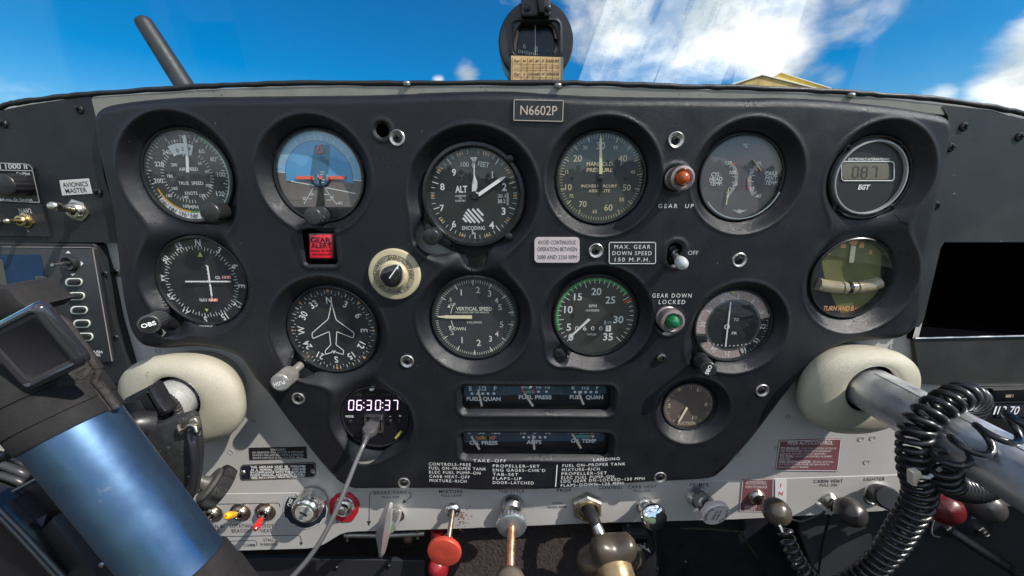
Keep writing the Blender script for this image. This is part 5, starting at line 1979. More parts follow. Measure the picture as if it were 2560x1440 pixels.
m = MB()
A, Bv = W(357, 52, -.06), W(492, 262, -.06)
pts = [A.lerp(Bv, t) for t in (-.025, -.018, 0, .03, .1, .5, .985, 1)]
m.tube(pts, [.0030, .0058, .0070, .0074, .0076, .0083, .0090, .0094], 24)
r = thing("slanted_rod", "thick black rod leaning left against the sky behind the panel", "rod", Bv)
part("rod_body", m, mat("matt black sleeve", (.028, .032, .036), .5, bump=('noise', 700, .5, .0006), var=.15, vscale=50), r, 60)
m = MB().lathe(Bv, [(.013, -.004), (.012, .002), (.0097, .004), (.0097, .007)], 28, axis=(A - Bv))
part("rod_foot", m, RUBBER, r)


def deck_z(x, y):
    e = min(EDGE, key=lambda p: abs(p.x - x))
    return e.z - .004 - .012 * (y / .46)


# yellow papers standing behind the trim
YEL = mat("yellow paper", (.88, .66, .16), .7, var=.15, vscale=60)
TANP = mat("tan printed paper", (.56, .40, .14), .75, var=.4, vscale=70)
for nm, lb, L_, P_, Rr, hh, mt_, back in (("tan_folded_sheet", "tan folded sheet with a white edge, the lower left one behind the edge bead", (1800, 222), (1904, 189), (2075, 231), -.06, TANP, .05),
                                   ("yellow_folded_sheet", "bright yellow folded sheet, the higher right one behind the edge bead", (1880, 226), (1951, 183), (2120, 236), -.11, YEL, .05)):
    l, p, q = W(*L_, hh), W(*P_, hh), W(*Rr, hh)
    l2, q2 = W(L_[0], L_[1] + 14, hh), W(Rr[0], Rr[1] + 14, hh)
    m = MB()
    n1 = Vector((0, .0012, 0))
    bk_ = p + Vector((.03, back, -.008))
    m.add([l, p, q, q2, l2, l + n1, p + n1, q + n1, q2 + n1, l2 + n1, bk_, q + Vector((.02, back, -.004))],
          [(0, 1, 2, 3, 4), (5, 9, 8, 7, 6), (0, 5, 6, 1), (1, 6, 7, 2), (2, 7, 8, 3), (3, 8, 9, 4), (4, 9, 5, 0), (6, 10, 11, 7)])
    r = thing(nm, lb, "folded paper", l)
    part("sheet", m, mt_, r, 0)
    m = MB().tube([l + Vector((0, -.0006, .0002)), p + Vector((0, -.0006, .0004)), q + Vector((0, -.0006, .0002))], .0007, 6)
    part("white_edge", m, mat("white paper edge", (.75, .74, .68), .7), r)

# printed pages lying on the deck; the windshield mirrors them
rng = random.Random(9)
PAPER = mat("white page", (.80, .82, .70), .8, var=.03, vscale=30)
INKP = mat("page print", (.26, .28, .27), .8)
for nm, lb, cx_, cy_, w_, l_, an in (("printed_page", "white printed page lying on the deck, seen mirrored in the windshield nearest the compass", .190, .262, .125, .22, 17),
                                 ("printed_page", "white printed page on the deck, the middle one of three mirrored in the windshield", .312, .262, .110, .22, 11),
                                 ("printed_page", "white printed page lying on the deck, seen mirrored left of the bright cloud", .415, .255, .095, .20, 5)):
    z_ = deck_z(cx_, cy_) + .004 + .0006 * cx_ * 10
    Rm = Matrix.Rotation(radians(an), 3, 'Z')
    cen = Vector((cx_, cy_, z_))
    P_ = lambda u, v, dz=0: cen + Rm @ Vector((u, v, dz))
    m = MB()
    nn_ = 8
    vs, fs = [], []
    for i in range(nn_ + 1):
        v = -l_ / 2 + l_ * i / nn_
        for u in (-w_ / 2, w_ / 2):
            vs.append(P_(u, v, .002 * sin(i * .8)))
    for i in range(nn_):
        fs.append((2 * i, 2 * i + 1, 2 * i + 3, 2 * i + 2))
    m.add(vs, fs)
    r = thing(nm, lb, "paper", cen)
    part("sheet", m, PAPER, r, 60)
    m = MB()
    u = -w_ / 2 + .010
    while u < w_ / 2 - .022:
        nl_ = rng.randint(3, 6)
        v = -l_ / 2 + rng.uniform(.008, .03)
        while v < l_ / 2 - .04:
            bl = rng.uniform(.03, .06)
            for q in range(nl_):
                if rng.random() < .12:
                    continue
                vv = v
                end = v + bl * rng.uniform(.6, 1)
                while vv < end:
                    ll = rng.uniform(.002, .0055)
                    uu = u + q * .0036
                    m.add([P_(uu, vv, .0032), P_(uu + .0016, vv, .0032), P_(uu + .0016, vv + ll, .0032), P_(uu, vv + ll, .0032)], [(0, 1, 2, 3)])
                    vv += ll + .0014
            v += bl + rng.uniform(.008, .03)
        u += nl_ * .0036 + rng.uniform(.006, .014)
    part("print_lines", m, INKP, r, 0)

m = MB()
vs, fs = [], []
for i in range(25):
    x = -1.0 + 2.0 * i / 24
    for k in range(13):
        t = k / 12
        y = .44 - .78 * t - .10 * (x * x) * (1 - t * .3)
        z = .062 + .74 * t - .03 * x * x
        vs.append((x, y, z))
for i in range(24):
    for k in range(12):
        a = i * 13 + k
        fs.append((a, a + 1, a + 14, a + 13))
m.add(vs, fs)
solo("windshield", m, glass_mat("windshield acrylic", 1.5, (.97, .99, 1.0), 5.5, dust=.012, dustcol=(.8, .85, .85), rough=.045), "large sloping clear windshield above the panel, faintly mirroring printed pages", "windshield", smooth=60)

# ================================================================ control columns
def collar(label, hole_px, dx=0.0, da=0.0, db=0.0, nm="column_collar"):
    c = W(*hole_px, .036)
    rings = [(H0 - .002, .0385), (.003, .0420), (.009, .0475), (.016, .0520), (.022, .0530), (.0275, .0515), (.032, .0450), (.0352, .0385), (.0368, .0310), (.0366, .0255), (.0350, .0238), (.030, .0234), (.004, .0234)]
    n = 72
    vs = []
    for h_, a_ in rings:
        k = min(1, max(0, (a_ - .0238) / (.052 - .0238)))
        b_ = a_ * (1 - .16 * k) + db * k
        a_ = a_ + da * k
        dz = -.0085 * k
        for i in range(n):
            t = 2 * pi * i / n
            ct, st_ = cos(t), sin(t)
            e = 2 / (2 + .35 * k)
            vs.append((c.x + dx * k + a_ * abs(ct) ** e * (1 if ct > 0 else -1), -h_, c.z + dz + b_ * abs(st_) ** e * (1 if st_ > 0 else -1)))
    fs = [(k * n + i, k * n + (i + 1) % n, (k + 1) * n + (i + 1) % n, (k + 1) * n + i) for k in range(len(rings) - 1) for i in range(n)]
    r = thing(nm, label, "collar", (c.x, 0, c.z), "moulded collars round the two control columns")
    part("moulded_shell", MB().add(vs, fs), CREAM, r, 60)
    s_ = screw_parts(r, False, NICKEL, SMS)
    s_.location = (.030, -.0045, -.0400)
    s_.rotation_euler = (.7, .3, 0)
    m = MB().lathe((c.x, 0, c.z), [(.0245, .031), (.0232, .0325), (.0222, .031), (.0222, -.002)], 48)
    part("dark_liner", m, VOID, r)
    return c


cl = collar("cream grained collar round the left column, partly behind the blue cylinder", (436, 1000), -.0055, .0065, .003)
cr = collar("cream grained collar round the right column with the curly cord", (2182, 976), 0, .0015, .0005)
m = MB().tube([Vector((cr.x, -h_, cr.z)) for h_ in (-.02, .05, .12, .2, .29)], .0203, 64)
r = thing("right_column", "long polished steel tube coming out of the right collar towards the viewer", "control column", (cr.x, 0, cr.z))
part("tube", m, mat("scuffed steel tube", (.74, .76, .79), .38, .9, bump=('brush', 420, .2, .0002), var=.12, vscale=45, specks=(.70, (.08, .08, .08), 200)), r, 60)
m = MB()
m.tube([Vector((cr.x + .0203 * cos(1.9), -h_, cr.z + .0203 * sin(1.9))) for h_ in (.04, .16, .28)], .0004, 6)
part("seam", m, mat("dark seam", (.1, .1, .1), .5), r)
r = thing("left_column", "short steel tube inside the left collar behind the black clamp", "control column", (cl.x, 0, cl.z))
m = MB().tube([Vector((cl.x, -h_, cl.z)) for h_ in (-.02, .03, .05, .066)], .0198, 64)
part("tube", m, mat("bright turned steel", (.75, .76, .77), .3, .75, bump=('brush', 600, .4, .0003), var=.15, vscale=60), r, 60)

# ---- clamp on the left column
r = thing("yoke_clamp", "black plastic clamp with toothed joint, steel clip and thick cable on the left column", "clamp", W(400, 1100, .08))
cT = W(384, 1036, .070)
m = MB()
R = 60 * SX(384, 1036, .070)
n = 132
pts = []
for i in range(n):
    a = 2 * pi * i / n
    rr_ = R * (1 + .035 * (1 if (i % 3) == 0 else (-.3 if i % 3 == 1 else .1)))
    pts.append((cT.x + rr_ * cos(a), cT.z + rr_ * sin(a)))
m.prism(pts, .064, .070, .0012)
part("toothed_disc", m, mat("dusty black plastic", (.035, .035, .033), .5, bump=('noise', 500, .5, .0006), var=.3, vscale=90), r, 30)
m = MB().prism(PX([(296, 1013), (300, 1003), (366, 969), (374, 972), (398, 1014), (413, 1031), (410, 1040), (384, 1052), (357, 1078), (345, 1086), (290, 1020)], .086), .074, .086, .0045)
m.tube([W(354, 990, .078), W(386, 1054, .078)], .0105, 24)
part("clamp_block", m, mat("satin black casting", (.010, .010, .012), .34, bump=('noise', 600, .15, .0003), var=.15, vscale=60), r, 30)
m = MB().lathe(W(330, 1062, .100), [(.010, -.012), (.0105, -.002), (.009, .001), (.0001, .0012)], 32, axis=(-.5, -.7, .4))
part("clamp_bolt", m, BLK, r)
m = MB().prism(PX([(344, 1086), (410, 1058), (453, 1047), (466, 1052), (474, 1080), (482, 1140), (478, 1200), (468, 1258), (440, 1240), (400, 1170)], .100), .088, .100, .002)
part("tapered_arm", m, mat("matt black fibre", (.020, .020, .020), .6, bump=('noise', 900, .4, .0004), var=.4, vscale=120, specks=(.62, (.2, .2, .18), 300)), r, 30)
m = MB().tube([W(a, b, h_) for a, b, h_ in ((478, 1062, .094), (479, 1085, .100), (484, 1115, .103), (489, 1150, .104), (489, 1185, .105), (483, 1215, .106), (472, 1245, .107), (458, 1270, .108))], .0033, 18)
part("cable", m, mat("smooth black cable", (.016, .016, .018), .28), r, 60)
m = MB()
cp = [(450, 1078), (447, 1070), (444, 1065), (446, 1062), (450, 1078), (464, 1072), (470, 1064), (480, 1062), (489, 1068), (492, 1080)]
m.tube([W(a, b, .103 + .0008 * i) for i, (a, b) in enumerate(cp[3:])], .0012, 8)
m.tube([W(a, b, .103) for a, b in ((448, 1063), (445, 1069), (451, 1079))], .0010, 8)
m.prism(PX([(468, 1056), (474, 1048), (486, 1047), (493, 1056), (494, 1074), (486, 1067), (474, 1066)], .106), .102, .106, .001)
part("steel_clip", m, mat("tarnished clip", (.42, .38, .32), .35, .9, var=.3, vscale=120), r, 50)
# star knob of the clamp
kc = W(536, 1216, .062)
ax = Vector((-.62, -.30, .72)).normalized()
m = MB().lathe(kc, [(.0015, -.0095), (.015, -.009), (.0180, -.0075), (.0190, -.004), (.0190, .001), (.018, .003), (.010, .004)], 96, axis=ax, lobes=(9, .055, (2, 3, 4)), cap0=True)
kk = part("star_knob", m, mat("grained black knob", (.010, .010, .011), .5, bump=('leather', 1100, .6, .0005), var=.2, vscale=70), r, 35)
m = MB().lathe(kc, [(.0150, .003), (.0155, .0045), (.0145, .0060), (.007, .0070), (.005, .012), (.0045, .03)], 48, axis=ax)
part("washer", m, mat("dusty grey plastic", (.055, .055, .05), .5, var=.25, vscale=90), kk, 35)

# ---- blue cylinder
BLUE = mat("blue anodised aluminium", (.085, .155, .26), .34, .85, bump=('noise', 220, .08, .0004), var=.10, vscale=30, specks=(.66, (.45, .42, .38), 110))
TAPE = mat("black hook and loop tape", (.008, .007, .0075), .85, bump=('noise', 1600, .6, .0004), var=.35, vscale=60)
HB = .200
ca, cb = W(184, 1072, HB), W(462, 1428, HB + .006)
dirb = (cb - ca).normalized()
RB = .0184
r = thing("blue_cylinder", "large metallic blue cylinder across the lower left corner, wrapped in black tape at both ends", "cylinder", ca)
m = MB().tube([ca - dirb * .02, ca, cb, cb + dirb * .03], RB, 96)
part("tube", m, BLUE, r, 60)
m = MB()
m.lathe(cb - dirb * .001, [(RB * .99, 0), (RB + .0012, .0002), (RB + .0016, .001), (RB + .0018, .012), (RB + .0026, .0125), (RB + .0028, .06)], 72, axis=dirb)
part("lower_tape", m, TAPE, r, 30)
m = MB()
m.lathe(ca, [(RB * .99, -.0), (RB + .0008, .0002), (RB + .0012, .001), (RB + .0014, .008), (RB + .0020, .0085), (RB + .0022, .020), (RB + .003, .0205), (RB + .0032, .036), (RB * .8, .037)], 72, axis=-dirb)
part("upper_tape", m, TAPE, r, 30)
# thumb pad with a glossy frame on the top end
side = dirb.cross(Vector((0, -1, 0))).normalized()
pc = W(47, 873, .228)
up_ = -dirb
u_ = Vector((.90, -.10, .42)).normalized()
def boxframe(cen, ex, ey, nrm, hx, hy, prof, rad):
    vs, fs = [], []
    q = 8
    loop = []
    for sx_, sy_, a0 in ((1, 1, 0), (-1, 1, 90), (-1, -1, 180), (1, -1, 270)):
        for i in range(q + 1):
            a = radians(a0 + 90 * i / q)
            loop.append((sx_, sy_, cos(a), sin(a)))
    n = len(loop)
    for ins_, hh_ in prof:
        for sx_, sy_, c_, s_ in loop:
            rr_ = max(.0004, rad - ins_)
            x = sx_ * (hx - rad) + rr_ * c_
            y = sy_ * (hy - rad) + rr_ * s_
            vs.append(cen + ex * x + ey * y + nrm * hh_)
    for k in range(len(prof) - 1):
        for i in range(n):
            fs.append((k * n + i, k * n + (i + 1) % n, (k + 1) * n + (i + 1) % n, (k + 1) * n + i))
    fs.append(tuple((len(prof) - 1) * n + i for i in range(n)))
    return MB().add(vs, fs)


hp_ = .215
cR_, cT_, cB_ = W(213, 915, hp_), W(84, 756, hp_ + .006), W(64, 987, hp_)
ey = (cR_ - cT_)
ex = (cR_ - cB_)
hx_, hy_ = ex.length / 2, ey.length / 2
ex.normalize()
ey.normalize()
nrm = ex.cross(ey).normalized()
if nrm.y > 0:
    nrm = -nrm
pc = cR_ - ex * hx_ - ey * hy_
r = thing("thumb_pad", "rounded square black pad in a glossy frame above the blue cylinder", "pad", pc)
m = boxframe(pc, ex, ey, nrm, hx_, hy_, [(0, -.0045), (0, -.003), (.0006, -.0012), (.0016, -.0002), (.0026, 0), (.0036, -.0012)], .0045)
part("frame", m, mat("gloss frame plastic", (.022, .022, .028), .12, coat=.7), r, 50)
m = boxframe(pc - nrm * .0011, ex, ey, nrm, hx_ - .0030, hy_ - .0030, [(0, 0), (.0006, .0002), (.0035, -.0004)], .0034)
part("rubber_face", m, mat("worn charcoal rubber", (.060, .055, .057), .75, bump=('noise', 700, .3, .0005), var=.2, vscale=90), r, 50)
# fabric strap behind the pad
m = MB()
outer = [(96, 782), (140, 793), (165, 808), (190, 842), (225, 895), (246, 925), (236, 950), (262, 980), (292, 1020)]
inner_ = [(60, 790), (60, 830), (80, 860), (110, 900), (130, 950), (120, 980), (80, 1040), (60, 1060), (40, 1090)]
vs, fs = [], []
for (a, b), (c_, d_) in zip(outer, inner_):
    p0, p1 = W(a, b, .196), W(c_, d_, .205)
    for k in range(5):
        t = k / 4
        vs.append(p0.lerp(p1, t) + Vector((0, -.006 * sin(pi * t), 0)))
for i in range(len(outer) - 1):
    for k in range(4):
        a = i * 5 + k
        fs.append((a, a + 1, a + 6, a + 5))
m.add(vs, fs)
vs2 = [tuple(Vector(v) + Vector((-.001, .003, 0))) for v in vs]
m.add(vs2, fs)
m.tube([vs[i * 5] for i in range(len(outer))], .0016, 8)
st2 = solo("fabric_strap", m, mat("grey black ribbed strap", (.030, .027, .025), .8, bump=('noise', 420, 1.0, .0015), var=.35, vscale=260), "frayed grey black fabric strap showing behind the glossy framed pad", "strap", smooth=60)
m = MB().prism(PX([(-60, 725), (0, 718), (20, 724), (42, 752), (70, 770), (40, 792), (-60, 815)], .19), .17, .19, .003)
solo("strap_end", m, TAPE, "dark fuzzy strap end above the framed pad at the left edge", "strap")

# ---- black tray and cables under the cylinder
r = thing("black_tray", "black plastic tray with a bright rail in the bottom left corner", "tray", W(60, 1380, .16))
m = MB().prism(PX([(-80, 1200), (12, 1240), (97, 1194), (180, 1290), (250, 1400), (330, 1520), (-80, 1540)], .150), .13, .150, .001)
part("tray_floor", m, mat("deep black plastic", (.008, .008, .009), .4), r, 30)
m = MB().tube([W(6, 1242, .152), W(96, 1194, .152)], .0009, 8)
part("front_edge", m, mat("grey edge plastic", (.16, .16, .15), .35), r)
m = MB().tube([W(-30, 1245, .168), W(60, 1335, .168), (W(175, 1460, .168))], .0014, 12)
m.tube([W(-30, 1262, .170), W(50, 1345, .170), (W(160, 1465, .170))], .0010, 12)
part("rail", m, mat("polished black rail", (.06, .055, .055), .15, coat=.8), r)
m = MB().prism(PX([(-80, 1262), (-10, 1275), (60, 1352), (140, 1460), (-80, 1480)], .166), .150, .166, .001)
part("outer_wall", m, BLKGLOSS, r)
m = MB().prism(PX([(98, 1330), (126, 1300), (240, 1440), (280, 1500), (215, 1500), (160, 1420)], .158), .150, .158, .0015)
part("inner_ledge", m, mat("dark grey ledge", (.022, .024, .026), .35), r)
m = MB().flat(PX([(74, 1308), (118, 1284), (104, 1322), (92, 1326)], .156), .156)
part("metal_tab", m, mat("bluish metal tab", (.25, .27, .36), .3, .8), r, 0)
m = MB().lathe(W(255, 1411, .156), [(.0018, 0), (.0016, .001), (.0001, .0014)], 12)
part("screw", m, CHROME, r, 10)
for i, (pts, rr_, lb) in enumerate((
        ([(-40, 1128, .135), (20, 1142, .135), (70, 1165, .135), (110, 1195, .13), (140, 1230, .125)], .0022, "upper of the black cables crossing at the left edge beside the blue cylinder"),
        ([(-40, 1145, .14), (15, 1165, .14), (60, 1185, .14), (100, 1215, .135), (130, 1250, .13)], .0026, "middle of the black cables crossing at the left edge beside the blue cylinder"),
        ([(-40, 1182, .143), (10, 1190, .143), (50, 1205, .143), (85, 1232, .14), (110, 1270, .13)], .0024, "lower of the black cables crossing at the left edge beside the blue cylinder"))):
    m = MB().tube([Vector(p) for p in catmull([W(*p) for p in pts], 5)], rr_, 12)
    solo("cable", m, mat("soft black cable", (.03, .03, .032), .35), lb, "cable", "cables at the left edge", smooth=60)
m = MB().tube([W(-60, 1190, .12), W(60, 1245, .12)], .012, 24)
solo("blue_rod_end", m, BLUE, "small patch of a second blue metal part under the cables at the left edge", "metal part", smooth=60)
m = MB().tube([W(-30, 1160, .19), W(20, 1138, .19), W(30, 1120, .19)], .0022, 10)
solo("black_pin", m, BLK, "short black pin at the left edge beside the upper tape", "pin", smooth=60)

# ================================================================ lettering and controls of the lower strip
m = MB()
h = HS + .0002
for s, x, y, hp, w in (("BRAKE-PARK", 976, 1232, 7.5, 84), ("PULL ON", 976, 1243, 6, 41), ("MIXTURE", 1127, 1229, 8, 59), ("PULL LEAN", 1128, 1239, 5.5, 50), ("THROTTLE", 1278, 1229, 8, 64),
                       ("PROP", 1410, 1226, 8, 36), ("CONTROL", 1527, 1219, 7.5, 59), ("PUSH", 1394, 1258, 5.5, 25), ("HIGH RPM", 1393, 1268, 5.5, 47), ("CARB HEAT", 1606, 1217, 7.5, 72), ("PULL ON", 1605, 1227, 6, 41),
                       ("PRIMER", 1749, 1212, 8, 48), ("CABIN VENT", 2071, 1203, 8, 72), ("PULL ON", 2071, 1213, 6, 43), ("LIGHTER", 2186, 1198, 8, 52), ("CAT", 2322, 1196, 7, 26), ("ON", 2314, 1205, 6, 12), ("ON", 2425, 1200, 6, 12),
                       ("START", 861, 1303, 7.5, 40), ("TURN &", 535, 1316, 8, 46), ("BANK", 533, 1328, 8, 38), ("ROTATING", 602, 1315, 8, 56), ("BEACON", 603, 1327, 8, 48), ("PITOT", 667, 1315, 8, 35), ("HEAT", 666, 1327, 8, 28),
                       ("RADIO", 546, 1353, 7, 36), ("OMNI", 575, 1364, 7, 24), ("COMM", 623, 1363, 7, 29), ("STALL", 672, 1350, 7, 27), ("WARNING", 671, 1361, 7, 43)):
    m = MB()
    T(m, s, x, y, hp, h, w, rot=-1.5, bold=.010, sp=1.18)
    part("lettering", m, KINK, strip, 0)
m = MB()
for pts, w in (([(520, 1261), (692, 1257.5), (698, 1259), (700, 1268)], 1.8), ([(541, 1342), (745, 1338), (751, 1341), (753, 1350), (753, 1358)], 1.8), ([(574, 1353), (636, 1351), (641, 1354), (643, 1365)], 1.6),
               ([(931, 1232), (925, 1235), (924, 1240), (922.5, 1304)], 1.8), ([(1021, 1231), (1027, 1233), (1028, 1241), (1016, 1252)], 2.2)):
    for p, q in zip(pts, pts[1:]):
        lineP(m, p, q, w, h)
for tri in ([(748, 1356), (758, 1356), (753, 1364)], [(917, 1303), (928, 1303), (922, 1315)], [(1005, 1259), (1017, 1256), (1010, 1248)]):
    m.flat(PX(tri, h), h)
part("guide_lines", m, KINK, strip, 0, kind="stuff")

SWG = "toggle switches in the row at the lower left"
mt_sw = mat("tarnished switch metal", (.42, .38, .33), .32, 1.0, var=.3, vscale=160)
toggle("toggle_switch", "toggle switch with a black tipped lever above the words TURN & BANK", (533, 1281), HS, (506, 1313), .020, 22, .0018, .0026, mt=mt_sw, sleeve=(BLK, .0032), group=SWG, hexnut=False, nutm=mt_sw)
toggle("toggle_switch", "toggle switch with a yellow sleeved lever above ROTATING BEACON", (603, 1279), HS, (565, 1290), .024, 22, .0018, .0022, mt=mt_sw, sleeve=(mat("yellow sleeve", (.75, .42, .01), .4, coat=.2), .0038), group=SWG, hexnut=False, nutm=mt_sw)
toggle("toggle_switch", "toggle switch with a red sleeved lever above PITOT HEAT", (665, 1278), HS, (638, 1324), .026, 22, .0018, .0022, mt=mt_sw, sleeve=(mat("glossy red sleeve", (.58, .012, .015), .22, coat=.5), .0034), group=SWG, hexnut=False, nutm=mt_sw)

# ignition lock
c = W(763, 1276, HS)
r = thing("ignition_lock", "chrome key lock on a navy disc marked OFF R L BOTH", "key switch", c)
poly = [(715, 1233), (810, 1230)]
arcp = []
for t in range(-38, 219, 8):
    rr_ = 54 if (t < 20 or t > 160) else (45 if 45 < t < 135 else 49)
    arcp.append((763 + rr_ * cos(radians(t)), 1276 + rr_ * sin(radians(t))))
m = MB().prism(PX(arcp, HS + .001), HS - .0002, HS + .001, .0002)
part("legend_disc", m, mat("navy legend disc", (.012, .018, .035), .35), r, 20)
m = MB()
h = HS + .00115
outline(m, arcp, 1.6, h)
T(m, "OFF", 727, 1257, 10, h, 24, rot=-62, bold=.02)
T(m, "R", 747, 1236, 9, h, rot=-15, bold=.02)
T(m, "L", 769, 1235, 9, h, rot=8, bold=.02)
T(m, "BOTH", 796, 1252, 10, h, 30, rot=52, bold=.02)
part("lettering", m, mat("pale green white ink", (.6, .65, .6), .5), r, 0)
R = 35 * SX(762, 1280, .014)
cc = W(760, 1283, .016)
b0 = Vector((cc.x, -(HS + .001), cc.z))
m = MB().lathe(b0, [(R * 1.02, 0), (R * 1.02, .013), (R * .98, .0145)], 120, lobes=(60, .015, (0, 1)))
m.lathe(b0, [(R * .98, .0145), (R * 1.0, .016), (R * .96, .0185), (R * .86, .0205), (R * .70, .0212), (R * .60, .0205), (R * .58, .0195)], 64)
part("lock_barrel", m, CHROME, r, 30)
m = MB().lathe(b0, [(R * .66, .0198), (R * .62, .0212), (R * .001, .0213)], 48)
part("lock_cylinder", m, mat("scratched nickel", (.6, .6, .58), .45, .6, var=.3, vscale=200), r, 30)
m = MB()
hh = HS + .001 + .0215
kq = Vector((cc.x, cc.z))
for p, q, w in (((-.0036, .0022), (.0036, -.0026), .0013), ((-.0036, .0022), (-.0022, .0012), .0026), ((.001, -.0006), (.003, -.0030), .0024)):
    m.line(kq + Vector(p), kq + Vector(q), w, hh + w * .01)
part("keyway", m, VOID, r, 0)

# start button
r = thing("start_button", "silver start button in a red painted ring above the word START", "push button", W(860, 1268, HS))
pts = []
rng = random.Random(4)
for i in range(40):
    t = 2 * pi * i / 40
    rr_ = 38 * (1 + .05 * rng.uniform(-1, 1))
    pts.append((860 + rr_ * cos(t), min(1309, 1269 + rr_ * .98 * sin(t))))
m = MB().prism(PX(pts, HS + .0012), HS, HS + .0012, .0003)
part("red_ring", m, mat("crimson paint", (.38, .010, .025), .35, coat=.3), r, 20)
b0 = W(862, 1264, HS + .0012)
m = MB().lathe(b0, [(.0122, 0), (.0122, .001), (.0112, .0025), (.0106, .0055), (.0094, .0062), (.0078, .0055), (.0072, .002)], 40)
part("bezel", m, CHROME, r, 30)
m = MB().lathe(b0, [(.0064, .001), (.0062, .0080), (.0052, .0096), (.0025, .0101), (.0001, .0102)], 6)
m.lathe(b0, [(.0058, .002), (.0001, .0021)], 24)
part("button", m, CHROME, r, 20)

# brake handle
r = thing("parking_brake_handle", "pointed chrome parking brake handle below the words BRAKE-PARK", "handle", W(990, 1285, HS))
m = MB().lathe(W(992, 1284, HS), [(.0098, 0), (.0098, .003), (.0082, .0045)], 36)
m.tube([W(992, 1284, HS), W(984, 1300, .020), W(974, 1318, .034)], .0064, 20)
part("stem", m, CHROME, r, 40)
hh = .040
fr = [(972, 1266), (978, 1270), (975, 1330), (961, 1385), (954, 1394), (948, 1393), (939, 1340), (947, 1300), (962, 1270)]
ctr = [(968, 1278), (958, 1335), (952, 1385)]
F_ = [W(a, b, hh - .004) for a, b in fr]
K_ = [W(a, b, hh + .006) for a, b in ctr]
Bq = [p + Vector((0, .006, 0)) for p in F_]
m = MB()
n = len(F_)
fs = [(0, 1, 9), (1, 2, 10, 9), (2, 3, 11, 10), (3, 4, 11), (4, 5, 11), (5, 6, 10, 11), (6, 7, 10), (7, 8, 9, 10), (8, 0, 9)]
m.add(F_ + K_ + Bq, fs + [(i, 12 + i, 12 + (i + 1) % n, (i + 1) % n) for i in range(n)] + [tuple(range(20, 11, -1))])
part("grip", m, mat("bright worn chrome", (.84, .84, .85), .34, .85), r, 10)

# mixture
r = thing("mixture_knob", "orange red mixture knob on a thin rod below the word MIXTURE", "push pull knob", W(1133, 1270, HS))
m = MB().lathe(W(1133, 1271, HS), [(.0098, 0), (.0096, .002), (.0082, .005), (.0064, .0065), (.0046, .0045)], 36)
part("bushing", m, CHROME, r)
m = MB().tube([W(1133, 1271, HS + .002), W(1122, 1345, .024)], .0028, 14)
part("rod", m, mat("brownish steel rod", (.30, .25, .20), .35, .9, var=.3, vscale=120), r)
a_, b_ = W(1122, 1343, .022), W(1110, 1383, .036)
ax = (b_ - a_).normalized()
L = (b_ - a_).length
ax2 = Vector((-.05, -1, -.02)).normalized()
R = 43 * SX(1110, 1385, .036)
m = MB().lathe(b_ - ax2 * .018, [(.0045, -.002), (.0055, 0), (.0062, .006), (R * .7, .011), (R * .96, .013), (R, .0148), (R, .0168), (R * .97, .018), (R * .90, .0186), (R * .3, .0182), (R * .01, .0181)], 64, axis=ax2)
ORR = mat("orange red plastic", (.42, .052, .030), .42, bump=('noise', 1500, .15, .0003), var=.06, vscale=90)
part("knob", m, ORR, r, 35)

# throttle
r = thing("throttle_control", "throttle rod of coppery metal with a silver friction disc at its root", "push pull knob", W(1280, 1262, HS))
m = MB().lathe(W(1280, 1258, HS), [(.0128, 0), (.0128, .004), (.0118, .006), (.0100, .010), (.0085, .012)], 48)
part("bushing", m, mat("brushed throttle metal", (.45, .45, .46), .3, 1.0, var=.2, vscale=80), r)
R = 37 * SX(1279, 1318, .018)
q_ = W(1279, 1318, .019)
m = MB().lathe(Vector((q_.x, -.011, q_.z)), [(R * .8, 0), (R, .001), (R * 1.02, .004), (R * 1.0, .0055)], 96, lobes=(24, .045, (1, 2)))
m.lathe(Vector((q_.x, -.011, q_.z)), [(R * 1.0, .0055), (R * .97, .0075), (R * .90, .0082), (R * .2, .0080)], 64)
part("friction_disc", m, mat("satin blue grey aluminium", (.55, .58, .62), .38, .9, var=.15, vscale=60), r, 35)
m = MB().tube([W(1279, 1318, .017), W(1277, 1380, .040), W(1275, 1446, .060)], .0046, 18)
part("rod", m, mat("coppery rod", (.62, .30, .18), .35, .9, var=.2, vscale=140), r)
m = MB().lathe(W(1275, 1462, .064), [(.004, -.014), (.013, -.010), (.0165, -.002), (.0160, .004), (.010, .007), (.0001, .008)], 48)
part("grip", m, mat("brown grip", (.10, .085, .065), .45, var=.2, vscale=70), r, 50)

# propeller control
r = thing("propeller_control", "propeller control with a large hexagon nut and a brown scalloped grip", "push pull knob", W(1466, 1262, HS))
q_ = W(1466, 1262, HS)
m = MB().lathe(q_, [(.0182, 0), (.0182, .007), (.0168, .0085)], 6, phase=radians(28), cap1=True)
nt_ = mat("corroded nut", (.40, .38, .34), .4, .8, var=.35, vscale=120, specks=(.6, (.16, .08, .04), 200))
part("hexagon_nut", m, nt_, r, 20)
m = MB().lathe(q_, [(.0128, .0085), (.0126, .0108), (.0112, .0112), (.0100, .0095)], 40)
part("collar_ring", m, BRASS, r)
m = MB().tube([W(1467, 1263, HS + .004), W(1478, 1285, .010), W(1492, 1316, .022)], [.0078, .0070, .0062], 24)
part("seal", m, BLK, r)
m = MB().tube([W(1485, 1300, .016), W(1518, 1380, .038)], .0060, 24)
part("rod", m, mat("striped steel rod", (.52, .54, .52), .28, 1.0, bump=('brush', 300, .4, .0003), var=.3, vscale=60), r)
kc = W(1527, 1398, .046)
axp = Vector((.10, -.97, -.22)).normalized()
R = 79 * SX(1527, 1398, .046)
m = MB().lathe(kc, [(R * .30, -.018), (R * .55, -.0165), (R * .88, -.010), (R, -.002), (R * .98, .005), (R * .86, .010), (R * .62, .012)], 96, axis=axp, lobes=(6, .11, (2, 3, 4, 5)))
